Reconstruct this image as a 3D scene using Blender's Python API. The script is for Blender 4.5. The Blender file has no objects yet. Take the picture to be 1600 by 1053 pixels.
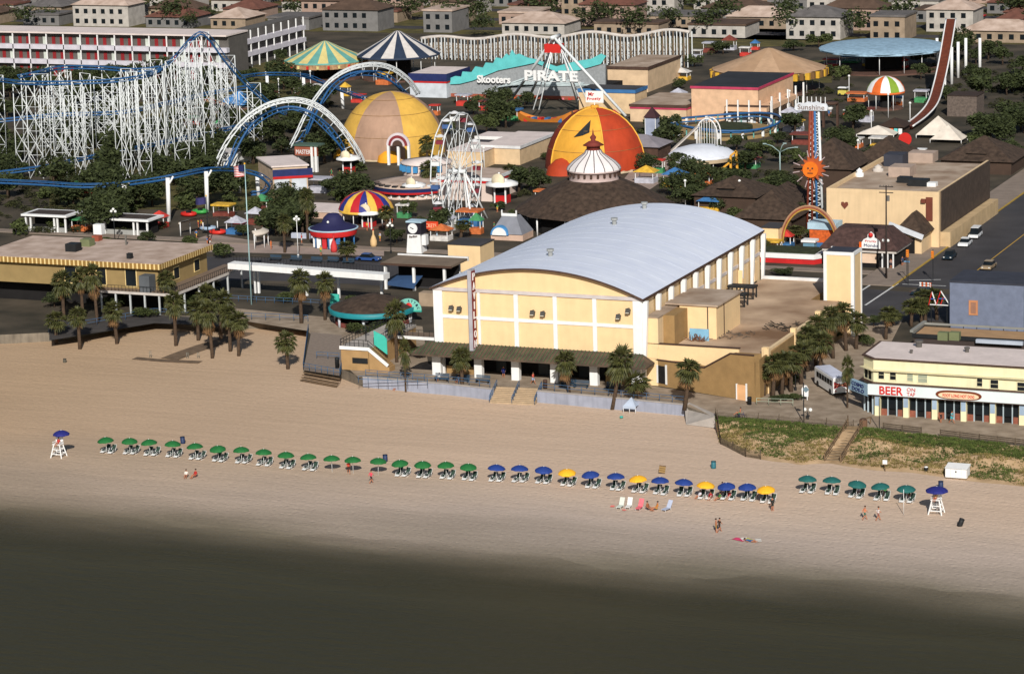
import bpy, bmesh, math, random
from math import sin, cos, pi, radians, sqrt, atan2
from mathutils import Vector, Matrix

random.seed(7)
SC = bpy.context.scene
COL = SC.collection

# ---------------------------------------------------------------- camera, sky, sun, exposure
FL, PITCH, ROLL, AZ = 4700.0, radians(12.3), radians(-1.75), radians(23.0)
FWH = Vector((-sin(AZ), cos(AZ), 0))
FW = Vector((-sin(AZ) * cos(PITCH), cos(AZ) * cos(PITCH), -sin(PITCH)))
_r = Vector((cos(AZ), sin(AZ), 0)); _u = _r.cross(FW)
RT = cos(ROLL) * _r + sin(ROLL) * _u
UP = -sin(ROLL) * _r + cos(ROLL) * _u
HCAM = 99.0

def ray(x, y):
    return FW + RT * ((x - 800) / FL) - UP * ((y - 526.5) / FL)

_d = ray(681, 583)
CAM = Vector((_d.x / _d.z * HCAM, _d.y / _d.z * HCAM, HCAM))   # pavilion's near left corner = world origin

cam_data = bpy.data.cameras.new('camera')
cam = bpy.data.objects.new('camera', cam_data)
COL.objects.link(cam)
cam.matrix_world = Matrix(((RT.x, UP.x, -FW.x, CAM.x), (RT.y, UP.y, -FW.y, CAM.y), (RT.z, UP.z, -FW.z, CAM.z), (0, 0, 0, 1)))
cam_data.sensor_width = 36
cam_data.lens = 36 * FL / 1600
cam_data.clip_start = 1
cam_data.clip_end = 8000
SC.camera = cam

SUN_EL = radians(31)
world = bpy.data.worlds.new('World'); SC.world = world; world.use_nodes = True
nt = world.node_tree
sky = nt.nodes.new('ShaderNodeTexSky'); sky.sky_type = 'NISHITA'; sky.sun_disc = False
sky.sun_elevation = SUN_EL
L = Vector((FWH.x * cos(SUN_EL), FWH.y * cos(SUN_EL), -sin(SUN_EL)))     # the light travels this way
L = Matrix.Rotation(radians(2), 3, 'Z') @ L
sky.sun_rotation = atan2(-L.x, -L.y)
nt.links.new(sky.outputs[0], nt.nodes['Background'].inputs[0])
nt.nodes['Background'].inputs[1].default_value = 0.058
sd = bpy.data.lights.new('sun', 'SUN'); sd.energy = 4.75; sd.angle = radians(0.5); sd.color = (1.0, 0.955, 0.89)
sun = bpy.data.objects.new('sun', sd); COL.objects.link(sun)
sun.rotation_euler = L.to_track_quat('-Z', 'Y').to_euler()
sun.location = (0, -200, 300)
SC.view_settings.view_transform = 'Standard'
SC.view_settings.look = 'None'
SC.view_settings.gamma = 1
SC.view_settings.use_curve_mapping = False
SC.view_settings.exposure = 0.0

# ---------------------------------------------------------------- geometry from sight lines
ZS = -1.5      # level of the dry sand; the promenade, streets and park are at 0

def g(x, y, h=0.0):
    d = ray(x, y); t = (h - CAM.z) / d.z
    return CAM + d * t

def px(p):
    d = Vector(p) - CAM; w = d.dot(FW)
    return 800 + FL * d.dot(RT) / w, 526.5 - FL * d.dot(UP) / w

def at(x, y, yb, h=0.0, xb=None):
    """point seen at (x, y) standing above the ground seen at (xb or x, yb)"""
    P = g(x if xb is None else xb, yb, h); depth = (P - CAM).dot(FWH)
    d = ray(x, y); t = depth / d.dot(FWH)
    return CAM + d * t

def solve(f, target, a=0.0, b=5.0):
    fa, fb = f(a) - target, f(b) - target
    for _ in range(12):
        if abs(fb - fa) < 1e-9: break
        c = b - fb * (b - a) / (fb - fa)
        a, fa, b, fb = b, fb, c, f(c) - target
    return b

def hgt(P, y):
    return solve(lambda z: px((P[0], P[1], z))[1], y)

def xlen(P, x, z=0.0):
    return solve(lambda t: px((P[0] + t, P[1], z))[0], x)

def ylen(P, x, z=0.0):
    return solve(lambda t: px((P[0], P[1] + t, z))[0], x)

def frame(xl, yb, xr, yt, xd=None, depth=None, h=0.0):
    """axis-aligned block from its near left base corner, right column, top row and the column of its far right corner"""
    P = g(xl, yb, h); z1 = hgt(P, yt); W = xlen(P, xr, z1)
    D = depth if depth is not None else ylen((P.x + W, P.y), xd, z1)
    return P.x, P.y, P.z, P.x + W, P.y + D, z1

# ---------------------------------------------------------------- materials
def lin(c):
    return tuple(((v / 255) / 12.92 if v / 255 <= 0.04045 else ((v / 255 + 0.055) / 1.055) ** 2.4) for v in c)

MATS = {}
def M(key, rgb=None, rough=0.8, var=0.12, scale=0.6, metal=0.0, bump=0.0, rgb2=None, stain=0.0, alpha=None):
    if key in MATS: return MATS[key]
    if rgb is None: print('NOMAT', key); rgb = (150, 150, 150)
    m = bpy.data.materials.new(key); m.use_nodes = True; MATS[key] = m
    n = m.node_tree.nodes; l = m.node_tree.links; b = n['Principled BSDF']
    b.inputs['Roughness'].default_value = rough; b.inputs['Metallic'].default_value = metal
    b.inputs['Specular IOR Level'].default_value = 0.3
    c = lin(rgb)
    tc = n.new('ShaderNodeNewGeometry')
    no = n.new('ShaderNodeTexNoise'); no.inputs['Scale'].default_value = scale; no.inputs['Detail'].default_value = 5
    l.new(tc.outputs['Position'], no.inputs['Vector'])
    ra = n.new('ShaderNodeValToRGB'); l.new(no.outputs['Fac'], ra.inputs[0])
    ra.color_ramp.elements[0].position = 0.3; ra.color_ramp.elements[1].position = 0.7
    lo = lin(rgb2) if rgb2 else tuple(v * (1 - var * 1.5) for v in c)
    ra.color_ramp.elements[0].color = (*lo, 1); ra.color_ramp.elements[1].color = (*[min(1, v * (1 + var * .6)) for v in c], 1)
    out = ra.outputs[0]
    if stain > 0:
        mp = n.new('ShaderNodeMapping'); mp.inputs['Scale'].default_value = (1.3, 1.3, .12)
        n2 = n.new('ShaderNodeTexNoise'); n2.inputs['Scale'].default_value = 1.2; n2.inputs['Detail'].default_value = 6
        l.new(tc.outputs['Position'], mp.inputs[0]); l.new(mp.outputs[0], n2.inputs['Vector'])
        mr = n.new('ShaderNodeMapRange'); mr.inputs[1].default_value = .45; mr.inputs[2].default_value = .75
        mr.inputs[3].default_value = 1.0; mr.inputs[4].default_value = 1 - stain; l.new(n2.outputs['Fac'], mr.inputs[0])
        mx = n.new('ShaderNodeVectorMath'); mx.operation = 'SCALE'; l.new(out, mx.inputs[0]); l.new(mr.outputs[0], mx.inputs['Scale'])
        out = mx.outputs[0]
    l.new(out, b.inputs['Base Color'])
    if bump:
        bn = n.new('ShaderNodeBump'); bn.inputs['Strength'].default_value = bump; bn.inputs['Distance'].default_value = .1
        n3 = n.new('ShaderNodeTexNoise'); n3.inputs['Scale'].default_value = scale * 6; n3.inputs['Detail'].default_value = 6
        l.new(tc.outputs['Position'], n3.inputs['Vector']); l.new(n3.outputs['Fac'], bn.inputs['Height']); l.new(bn.outputs[0], b.inputs['Normal'])
    return m

cream = M('cream_stucco', (230, 199, 152), .85, .05, .5, stain=.05, bump=.15)
creamL = M('pale_cream', (220, 194, 154), .85, .05, .5, stain=.12)
white = M('white_paint', (228, 228, 226), .6, .04, 1, stain=.06)
whitem = M('white_steel', (214, 218, 218), .5, .06, 2)
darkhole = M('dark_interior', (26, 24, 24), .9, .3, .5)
glass = M('window_glass', (26, 32, 36), .15, .3, .4)
tan = M('tan_stucco', (152, 122, 80), .9, .1, .8, bump=.3)
roofgrey = M('gravel_roof', (178, 160, 142), .95, .16, .25, rgb2=(138, 116, 96), bump=.3)
roofpink = M('pale_roof', (216, 202, 196), .95, .08, .3, stain=.1)
brown = M('brown_trim', (78, 58, 48), .8, .2, 1)
shingle = M('brown_shingle', (72, 58, 48), .95, .35, 1.2, bump=.5)
black = M('black_metal', (32, 34, 36), .6, .2, 1)
red = M('red_paint', (176, 36, 34), .6, .1, 1)
orange = M('orange_paint', (214, 96, 28), .6, .15, 1)
yellow = M('yellow_vinyl', (238, 178, 36), .5, .08, .5)
blue = M('blue_steel', (42, 88, 136), .45, .15, 2)
navy = M('navy_canvas', (34, 44, 92), .7, .15, 1)
teal = M('teal_paint', (60, 168, 156), .6, .1, 1)
railblue = M('rail_blue', (62, 92, 122), .6, .15, 1)
grey = M('grey_paint', (150, 152, 158), .7, .08, 1)
concrete = M('concrete', (168, 160, 152), .9, .12, .7, bump=.2)
asphalt = M('asphalt', (66, 64, 66), .9, .2, .15, bump=.3)
wood = M('weathered_wood', (120, 98, 74), .9, .25, 2)
skin = M('skin', (176, 116, 86), .7, .1, 3)
post_grey_ = M('post_grey', (110, 106, 100))
hair = M('hair', (48, 34, 26), .8, .2, 4)

# ---------------------------------------------------------------- mesh builder
class MB:
    def __init__(s): s.v = []; s.f = []; s.mi = []; s.sm = []
    def add(s, vs, fs, mi=0, smooth=False):
        o = len(s.v); s.v += [tuple(v) for v in vs]
        for f in fs: s.f.append(tuple(o + i for i in f)); s.mi.append(mi); s.sm.append(smooth)
        return s
    def box(s, x0, y0, z0, x1, y1, z1, mi=0):
        return s.add([(x0, y0, z0), (x1, y0, z0), (x1, y1, z0), (x0, y1, z0), (x0, y0, z1), (x1, y0, z1), (x1, y1, z1), (x0, y1, z1)],
                     [(0, 3, 2, 1), (4, 5, 6, 7), (0, 1, 5, 4), (1, 2, 6, 5), (2, 3, 7, 6), (3, 0, 4, 7)], mi)
    def beam(s, p, q, w, h=None, mi=0, up=(0, 0, 1)):
        p = Vector(p); q = Vector(q); h = h or w; d = (q - p)
        if d.length < 1e-6: return s
        d.normalize(); u = Vector(up)
        if abs(d.dot(u)) > .99: u = Vector((0, 1, 0))
        a = d.cross(u).normalized() * (w / 2); b = a.cross(d).normalized() * (h / 2)
        vs = [p - a - b, p + a - b, p + a + b, p - a + b, q - a - b, q + a - b, q + a + b, q - a + b]
        return s.add(vs, [(0, 1, 2, 3), (7, 6, 5, 4), (0, 4, 5, 1), (1, 5, 6, 2), (2, 6, 7, 3), (3, 7, 4, 0)], mi)
    def tube(s, pts, r, n=6, closed=False, mi=0, r2=None):
        pts = [Vector(p) for p in pts]; k = len(pts); vs = []
        prev = None
        for i, p in enumerate(pts):
            if closed: d = pts[(i + 1) % k] - pts[i - 1]
            else: d = pts[min(i + 1, k - 1)] - pts[max(i - 1, 0)]
            d.normalize()
            u = prev if prev is not None else (Vector((0, 0, 1)) if abs(d.z) < .9 else Vector((1, 0, 0)))
            a = d.cross(u)
            if a.length < 1e-4: a = d.cross(Vector((1, 0, 0)))
            a.normalize(); b = a.cross(d).normalized(); prev = b
            rr = r if r2 is None else r + (r2 - r) * i / max(1, k - 1)
            for j in range(n):
                t = 2 * pi * j / n; vs.append(p + a * (cos(t) * rr) + b * (sin(t) * rr))
        fs = []
        for i in range(k if closed else k - 1):
            i2 = (i + 1) % k
            for j in range(n):
                j2 = (j + 1) % n; fs.append((i * n + j, i * n + j2, i2 * n + j2, i2 * n + j))
        if not closed: fs.append(tuple(reversed(range(n)))); fs.append(tuple((k - 1) * n + j for j in range(n)))
        return s.add(vs, fs, mi, n > 4)
    def prism(s, poly, z0, z1, mi=0):
        a = sum(poly[i][0] * poly[(i + 1) % len(poly)][1] - poly[(i + 1) % len(poly)][0] * poly[i][1] for i in range(len(poly)))
        if a < 0: poly = list(reversed(poly))
        n = len(poly)
        vs = [(p[0], p[1], z0) for p in poly] + [(p[0], p[1], z1) for p in poly]
        return s.add(vs, [tuple(reversed(range(n))), tuple(range(n, 2 * n))] + [(i, (i + 1) % n, n + (i + 1) % n, n + i) for i in range(n)], mi)
    def sheet(s, pts, mi=0):
        return s.add(pts, [tuple(range(len(pts)))], mi)
    def lathe(s, prof, n=16, c=(0, 0, 0), a0=0.0, a1=2 * pi, mi=0, smooth=True, sx=1.0):
        full = abs(a1 - a0 - 2 * pi) < 1e-6; m = n if full else n + 1; vs = []
        for r, z in prof:
            for j in range(m):
                t = a0 + (a1 - a0) * j / n; vs.append((c[0] + r * cos(t) * sx, c[1] + r * sin(t), c[2] + z))
        fs = []
        for i in range(len(prof) - 1):
            for j in range(n):
                j2 = (j + 1) % m; fs.append((i * m + j, i * m + j2, (i + 1) * m + j2, (i + 1) * m + j))
        return s.add(vs, fs, mi, smooth)
    def cyl(s, c, r, h, n=12, mi=0, r2=None):
        r2 = r if r2 is None else r2
        return s.lathe([(0, 0), (r, 0), (r2, h), (0, h)], n, c, mi=mi, smooth=False)
    def sphere(s, c, r, n=10, mi=0, zs=1.0, half=False):
        k = 6; a0 = 0 if half else -pi / 2
        return s.lathe([(r * cos(a0 + (pi / 2 - a0) * i / k), r * sin(a0 + (pi / 2 - a0) * i / k) * zs) for i in range(k + 1)], n, c, mi=mi)
    def blade(s, p, d, ln, w, droop=0.0, mi=0):
        """pointed leaf from p along d"""
        p = Vector(p); d = Vector(d).normalized(); sd_ = d.cross(Vector((0, 0, 1)))
        if sd_.length < .05: sd_ = Vector((1, 0, 0))
        sd_.normalize(); mid = p + d * ln * .55 - Vector((0, 0, droop * .3)); tip = p + d * ln - Vector((0, 0, droop))
        return s.add([p, mid + sd_ * w / 2, tip, mid - sd_ * w / 2], [(0, 1, 2), (0, 2, 3)], mi)
    def build(s, name, mats, parent=None, origin=None, **props):
        me = bpy.data.meshes.new(name)
        if not isinstance(mats, (list, tuple)): mats = [mats]
        o = Vector(origin) if origin is not None else Vector((0, 0, 0))
        if parent is not None and origin is None:
            q = parent
            while q is not None: o = o + q.location; q = q.parent
        me.from_pydata([(v[0] - o.x, v[1] - o.y, v[2] - o.z) for v in s.v], [], s.f)
        for m in mats: me.materials.append(m)
        me.polygons.foreach_set('material_index', s.mi)
        me.polygons.foreach_set('use_smooth', s.sm)
        me.update()
        ob = bpy.data.objects.new(name, me); COL.objects.link(ob)
        if parent is not None: ob.parent = parent
        else: ob.location = o
        for k, v in props.items(): ob[k] = v
        return ob

def B(x0, y0, z0, x1, y1, z1): return MB().box(x0, y0, z0, x1, y1, z1)

def thing(name, label, cat, loc=(0, 0, 0), group=None):
    o = bpy.data.objects.new(name, None); COL.objects.link(o); o.location = loc
    o.empty_display_size = .5
    o['label'] = label; o['category'] = cat
    if group: o['group'] = group
    return o

def tag(o, label, cat, group=None):
    o['label'] = label; o['category'] = cat
    if group: o['group'] = group
    return o

def kids(o): return [c for c in o.children]

def dup(root, loc, rz=0.0, label=None, scale=None):
    r = root.copy(); COL.objects.link(r); r.location = loc; r.rotation_euler = (0, 0, rz)
    if label: r['label'] = label
    if scale: r.scale = (scale,) * 3 if not isinstance(scale, tuple) else scale
    for ch in list(root.children):
        c = ch.copy(); COL.objects.link(c); c.parent = r
        for gch in list(ch.children):
            d = gch.copy(); COL.objects.link(d); d.parent = c
    return r

def structure(o): o['kind'] = 'structure'; return o

def text(s, name, P, xd, up, h, mat, parent, width=None, depth=.05, bold=0.0):
    """raised lettering: P is the lower left corner, xd reads along, up is letter height"""
    cu = bpy.data.curves.new(name, 'FONT'); cu.body = s; cu.extrude = 0.5; cu.offset = bold
    cu.resolution_u = 3
    to = bpy.data.objects.new(name, cu); COL.objects.link(to)
    dg = bpy.context.evaluated_depsgraph_get(); me = bpy.data.meshes.new_from_object(to.evaluated_get(dg))
    bpy.data.objects.remove(to)
    xs = [v.co.x for v in me.vertices]; ys = [v.co.y for v in me.vertices]
    x0, x1, y0, y1 = min(xs), max(xs), min(ys), max(ys)
    sy = h / (y1 - y0); sx = (width / (x1 - x0)) if width else sy
    xd = Vector(xd).normalized(); up = Vector(up).normalized(); nn = xd.cross(up)
    P = Vector(P); mb = MB()
    mb.add([P + xd * ((v.co.x - x0) * sx) + up * ((v.co.y - y0) * sy) + nn * (v.co.z * 2 * depth) for v in me.vertices],
           [tuple(p.vertices) for p in me.polygons])
    bpy.data.meshes.remove(me)
    return mb.build(name, mat, parent)

def arcpts(c, r, a0, a1, n, plane='xz'):
    o = []
    for i in range(n + 1):
        t = a0 + (a1 - a0) * i / n
        if plane == 'xz': o.append((c[0] + r * cos(t), c[1], c[2] + r * sin(t)))
        elif plane == 'yz': o.append((c[0], c[1] + r * cos(t), c[2] + r * sin(t)))
        else: o.append((c[0] + r * cos(t), c[1] + r * sin(t), c[2]))
    return o
# ---------------------------------------------------------------- the setting
def sand_material():
    m = bpy.data.materials.new('beach_sand'); m.use_nodes = True; n = m.node_tree.nodes; l = m.node_tree.links; b = n['Principled BSDF']
    tc = n.new('ShaderNodeNewGeometry'); sp = n.new('ShaderNodeSeparateXYZ'); l.new(tc.outputs['Position'], sp.inputs[0])
    big = n.new('ShaderNodeTexNoise'); big.inputs['Scale'].default_value = .05; big.inputs['Detail'].default_value = 6
    mp = n.new('ShaderNodeMapping'); mp.inputs['Scale'].default_value = (.35, 1, 1); l.new(tc.outputs['Position'], mp.inputs[0]); l.new(mp.outputs[0], big.inputs['Vector'])
    fine = n.new('ShaderNodeTexNoise'); fine.inputs['Scale'].default_value = 2.2; fine.inputs['Detail'].default_value = 8; l.new(tc.outputs['Position'], fine.inputs['Vector'])
    # wetness runs with the distance to the water
    ad = n.new('ShaderNodeMath'); ad.operation = 'MULTIPLY_ADD'; ad.inputs[1].default_value = 22; l.new(big.outputs['Fac'], ad.inputs[0]); l.new(sp.outputs['Y'], ad.inputs[2])
    ad2 = n.new('ShaderNodeMath'); ad2.operation = 'MULTIPLY_ADD'; ad2.inputs[1].default_value = 1.5; l.new(fine.outputs['Fac'], ad2.inputs[0]); l.new(ad.outputs[0], ad2.inputs[2])
    mr = n.new('ShaderNodeMapRange'); l.new(ad2.outputs[0], mr.inputs[0]); mr.inputs[1].default_value = -83 + 12; mr.inputs[2].default_value = -44 + 12
    ra = n.new('ShaderNodeValToRGB'); l.new(mr.outputs[0], ra.inputs[0]); e = ra.color_ramp.elements
    e[0].position = 0.0; e[0].color = (*lin((92, 86, 66)), 1); e[1].position = 1.0; e[1].color = (*lin((205, 180, 157)), 1)
    for p, c in ((.16, (130, 120, 102)), (.32, (162, 148, 134)), (.5, (184, 167, 153)), (.72, (198, 177, 158))):
        x = e.new(p); x.color = (*lin(c), 1)
    fr = n.new('ShaderNodeMapRange'); l.new(fine.outputs['Fac'], fr.inputs[0]); fr.inputs[1].default_value = .25; fr.inputs[2].default_value = .75; fr.inputs[3].default_value = .9; fr.inputs[4].default_value = 1.06
    br = n.new('ShaderNodeMapRange'); l.new(big.outputs['Fac'], br.inputs[0]); br.inputs[1].default_value = .3; br.inputs[2].default_value = .7; br.inputs[3].default_value = .92; br.inputs[4].default_value = 1.05
    mps = n.new('ShaderNodeMapping'); mps.inputs['Scale'].default_value = (.03, .9, 1); mps.inputs['Rotation'].default_value = (0, 0, .05); l.new(tc.outputs['Position'], mps.inputs[0])
    stk = n.new('ShaderNodeTexNoise'); stk.inputs['Scale'].default_value = 1.4; stk.inputs['Detail'].default_value = 5; l.new(mps.outputs[0], stk.inputs['Vector'])
    sr = n.new('ShaderNodeMapRange'); l.new(stk.outputs['Fac'], sr.inputs[0]); sr.inputs[1].default_value = .35; sr.inputs[2].default_value = .65; sr.inputs[3].default_value = .93; sr.inputs[4].default_value = 1.04
    mu0 = n.new('ShaderNodeMath'); mu0.operation = 'MULTIPLY'; l.new(fr.outputs[0], mu0.inputs[0]); l.new(sr.outputs[0], mu0.inputs[1])
    mu = n.new('ShaderNodeMath'); mu.operation = 'MULTIPLY'; l.new(mu0.outputs[0], mu.inputs[0]); l.new(br.outputs[0], mu.inputs[1])
    # sand colour multiplied darker and browner towards the far end of the beach
    xr = n.new('ShaderNodeMapRange'); l.new(sp.outputs['X'], xr.inputs[0]); xr.inputs[1].default_value = -60; xr.inputs[2].default_value = 40
    mc = n.new('ShaderNodeMix'); mc.data_type = 'RGBA'; l.new(xr.outputs[0], mc.inputs['Factor'])
    mm = n.new('ShaderNodeVectorMath'); mm.operation = 'MULTIPLY'; l.new(ra.outputs[0], mm.inputs[0]); mm.inputs[1].default_value = (.8, .74, .62)
    l.new(mm.outputs[0], mc.inputs['A']); l.new(ra.outputs[0], mc.inputs['B'])
    sc = n.new('ShaderNodeVectorMath'); sc.operation = 'SCALE'; l.new(mc.outputs['Result'], sc.inputs[0]); l.new(mu.outputs[0], sc.inputs['Scale'])
    l.new(sc.outputs[0], b.inputs['Base Color'])
    rr = n.new('ShaderNodeMapRange'); l.new(mr.outputs[0], rr.inputs[0]); rr.inputs[1].default_value = 0; rr.inputs[2].default_value = .5; rr.inputs[3].default_value = .45; rr.inputs[4].default_value = .95
    l.new(rr.outputs[0], b.inputs['Roughness']); b.inputs['Specular IOR Level'].default_value = .25
    bn = n.new('ShaderNodeBump'); bn.inputs['Strength'].default_value = .5; bn.inputs['Distance'].default_value = .15
    n3 = n.new('ShaderNodeTexNoise'); n3.inputs['Scale'].default_value = 1.6; n3.inputs['Detail'].default_value = 9; l.new(tc.outputs['Position'], n3.inputs['Vector'])
    vo = n.new('ShaderNodeTexVoronoi'); vo.inputs['Scale'].default_value = 1.15; l.new(tc.outputs['Position'], vo.inputs['Vector'])      # trodden sand: dimples
    vr = n.new('ShaderNodeMapRange'); l.new(vo.outputs['Distance'], vr.inputs[0]); vr.inputs[1].default_value = .1; vr.inputs[2].default_value = .4
    ah = n.new('ShaderNodeMath'); ah.operation = 'MULTIPLY_ADD'; l.new(vr.outputs[0], ah.inputs[0]); l.new(big.outputs['Fac'], ah.inputs[1]); l.new(n3.outputs['Fac'], ah.inputs[2])
    l.new(ah.outputs[0], bn.inputs['Height']); l.new(bn.outputs[0], b.inputs['Normal'])
    return m

def water_material():
    m = bpy.data.materials.new('shallow_sea'); m.use_nodes = True; n = m.node_tree.nodes; l = m.node_tree.links; b = n['Principled BSDF']
    tc = n.new('ShaderNodeNewGeometry'); sp = n.new('ShaderNodeSeparateXYZ'); l.new(tc.outputs['Position'], sp.inputs[0])
    no = n.new('ShaderNodeTexNoise'); no.inputs['Scale'].default_value = .08; no.inputs['Detail'].default_value = 7
    mp = n.new('ShaderNodeMapping'); mp.inputs['Scale'].default_value = (.5, 1.6, 1); l.new(tc.outputs['Position'], mp.inputs[0]); l.new(mp.outputs[0], no.inputs['Vector'])
    ad = n.new('ShaderNodeMath'); ad.operation = 'MULTIPLY_ADD'; ad.inputs[1].default_value = 14; l.new(no.outputs['Fac'], ad.inputs[0]); l.new(sp.outputs['Y'], ad.inputs[2])
    mr = n.new('ShaderNodeMapRange'); l.new(ad.outputs[0], mr.inputs[0]); mr.inputs[1].default_value = -96; mr.inputs[2].default_value = -64
    ra = n.new('ShaderNodeValToRGB'); l.new(mr.outputs[0], ra.inputs[0]); e = ra.color_ramp.elements
    e[0].color = (*lin((58, 55, 38)), 1); e[1].color = (*lin((104, 92, 74)), 1); x = e.new(.5); x.color = (*lin((66, 62, 43)), 1)
    l.new(ra.outputs[0], b.inputs['Base Color'])
    b.inputs['Roughness'].default_value = .5; b.inputs['Specular IOR Level'].default_value = .1
    al = n.new('ShaderNodeMapRange'); l.new(ad.outputs[0], al.inputs[0]); al.inputs[1].default_value = -86; al.inputs[2].default_value = -68; al.inputs[3].default_value = 1; al.inputs[4].default_value = 0.0
    l.new(al.outputs[0], b.inputs['Alpha'])
    w1 = n.new('ShaderNodeTexNoise'); w1.inputs['Scale'].default_value = .55; w1.inputs['Detail'].default_value = 8; l.new(mp.outputs[0], w1.inputs['Vector'])
    bn = n.new('ShaderNodeBump'); bn.inputs['Strength'].default_value = .7; bn.inputs['Distance'].default_value = .4
    l.new(w1.outputs['Fac'], bn.inputs['Height']); l.new(bn.outputs[0], b.inputs['Normal'])
    return m

bnd_px = [(-160, 545), (77, 534), (130, 526), (241, 506), (300, 508), (372, 513), (482, 517), (474, 584), (535, 592), (568, 606)]
bnd = [g(x, y, ZS).to_2d() for x, y in bnd_px]
seaY = -9.0
wallpts = [bnd[-1], g(700, 617, ZS).to_2d(), g(770, 625, ZS).to_2d(), g(840, 628, ZS).to_2d(), g(950, 638, ZS).to_2d(), g(1070, 650, ZS).to_2d()]
top_px = [(1118, 652), (1250, 661), (1300, 667), (1340, 668), (1380, 672), (1530, 690), (1760, 716)]
_d = (wallpts[3] - wallpts[2]).normalized(); _n = Vector((_d.y, -_d.x))      # the stairs are cut into the promenade
edge = bnd + wallpts[1:3] + [wallpts[2] - _n * 2.25, wallpts[3] - _n * 2.25] + wallpts[3:] + [g(x, y).to_2d() for x, y in top_px]
mb = MB(); far = [(900, 1700), (-1400, 1700)]
poly = [tuple(p) for p in edge]; poly = [(-1400, poly[0][1])] + poly + [(900, poly[-1][1])] + far
mb.add([(p[0], p[1], 0) for p in poly], [tuple(range(len(poly)))])
vs = []
for p in poly[:-2]: vs += [(p[0], p[1], 0), (p[0], p[1], -3)]
mb.add(vs, [(2 * i, 2 * i + 1, 2 * i + 3, 2 * i + 2) for i in range(len(poly) - 3)], 1)
park = M('park_ground', (78, 69, 57), .95, .3, .12, rgb2=(42, 40, 31), bump=.3)
structure(mb.build('ground', [park, M('bulkhead_concrete', (128, 118, 104), .95, .2, .5, stain=.3)], origin=(0, 0, 0)))
# beach: one gently undulating sheet that dips under the sea
mb = MB(); xs = [-700 + 4 * i for i in range(301)]; ys = [30 - 3 * j for j in range(70)]
def beach_z(x, y):
    z = ZS + .10 * sin(x * .11 + 1.3 * sin(y * .07)) * sin(y * .16 + x * .02) + .05 * sin(x * .45 + y * .3)
    if y < -56: z -= (-56 - y) * .038
    return z
vs = [(x, y, beach_z(x, y)) for y in ys for x in xs]; nx = len(xs)
mb.add(vs, [(j * nx + i, (j + 1) * nx + i, (j + 1) * nx + i + 1, j * nx + i + 1) for j in range(len(ys) - 1) for i in range(nx - 1)], 0, True)
sand = sand_material()
structure(mb.build('beach', sand, origin=(0, 0, 0)))
structure(MB().sheet([(-1400, -1200, -2.25), (1200, -1200, -2.25), (1200, -58, -2.25), (-1400, -58, -2.25)]).build('sea', water_material(), origin=(0, -200, -2.25)))

def area(name, pts, mat, z=.004, pxl=True):
    P = [g(*p) for p in pts] if pxl else [Vector((p[0], p[1], 0)) for p in pts]
    structure(MB().sheet([(p.x, p.y, z) for p in P]).build(name, mat, origin=P[0]))
paving = M('promenade_paving', (158, 142, 124), .95, .12, .5, rgb2=(130, 114, 96), bump=.2)
_w = len(bnd) - 1
area('promenade', [tuple(p) for p in edge[_w:]] + [tuple(g(*q).to_2d()) for q in [(1700, 665), (1500, 640), (1360, 600), (1420, 480), (1300, 480), (1250, 560), (1180, 628), (1012, 602), (1004, 590), (700, 577), (640, 560)]], paving, .004, False)
#paving)
area('street', [(-300, 425), (480, 440), (1010, 470), (1700, 520), (1700, 475), (1400, 455), (1010, 425), (480, 405), (-300, 385)], asphalt, .006)
sg = [(47.5, 78), (66, 78), (66, 420), (47.5, 420)]
area('road', sg, asphalt, .008, False)
walkm = M('sidewalk', (136, 122, 110), .95, .12, .4, bump=.2)
structure(MB().box(41, 78, -.1, 47.3, 400, .13).build('pavement', walkm, origin=(44, 100, 0)))
structure(MB().box(20, 73.0, -.1, 41, 78, .13).build('pavement', walkm, origin=(30, 75, 0)))
structure(MB().box(66.2, 78, -.1, 72, 300, .13).build('pavement', walkm, origin=(69, 100, 0)))
structure(MB().box(-300, 86.5, -.1, 40.9, 89.5, .13).build('pavement', walkm, origin=(-50, 87, 0)))
structure(MB().box(47.3, 78, -.1, 47.6, 400, .17).build('kerb', M('yellow_kerb', (170, 140, 62), .8), origin=(47.4, 90, 0)))
area('pavement', [(350, 480), (660, 510), (670, 575), (560, 590), (480, 517), (372, 500)], paving, .005)
area('pavement', [(77, 500), (240, 492), (380, 500), (372, 512), (300, 507), (241, 505), (77, 532)], M('dark_boardwalk', (70, 66, 64), .9, .2, .5), .009)
# painted street markings
paint = M('road_paint', (206, 206, 204), .8, .15, 1.5)
for k, (a, b, w) in enumerate([((1352, 477), (1403, 443), .35), ((1340, 458), (1362, 444), .35), ((1410, 444), (1478, 447), .3), ((1420, 438), (1470, 437), .3)]):
    P, Q = g(*a), g(*b); P.z = Q.z = .014
    d = (Q - P).normalized(); nn = Vector((-d.y, d.x, 0)) * w / 2
    structure(MB().sheet([P - nn, Q - nn, Q + nn, P + nn]).build('road_marking', paint, origin=P))
structure(MB().sheet([(57.3, 84, .014), (57.5, 84, .014), (57.5, 380, .014), (57.3, 380, .014)]).build('road_marking', M('yellow_paint', (190, 150, 60)), origin=(57, 90, 0)))

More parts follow.
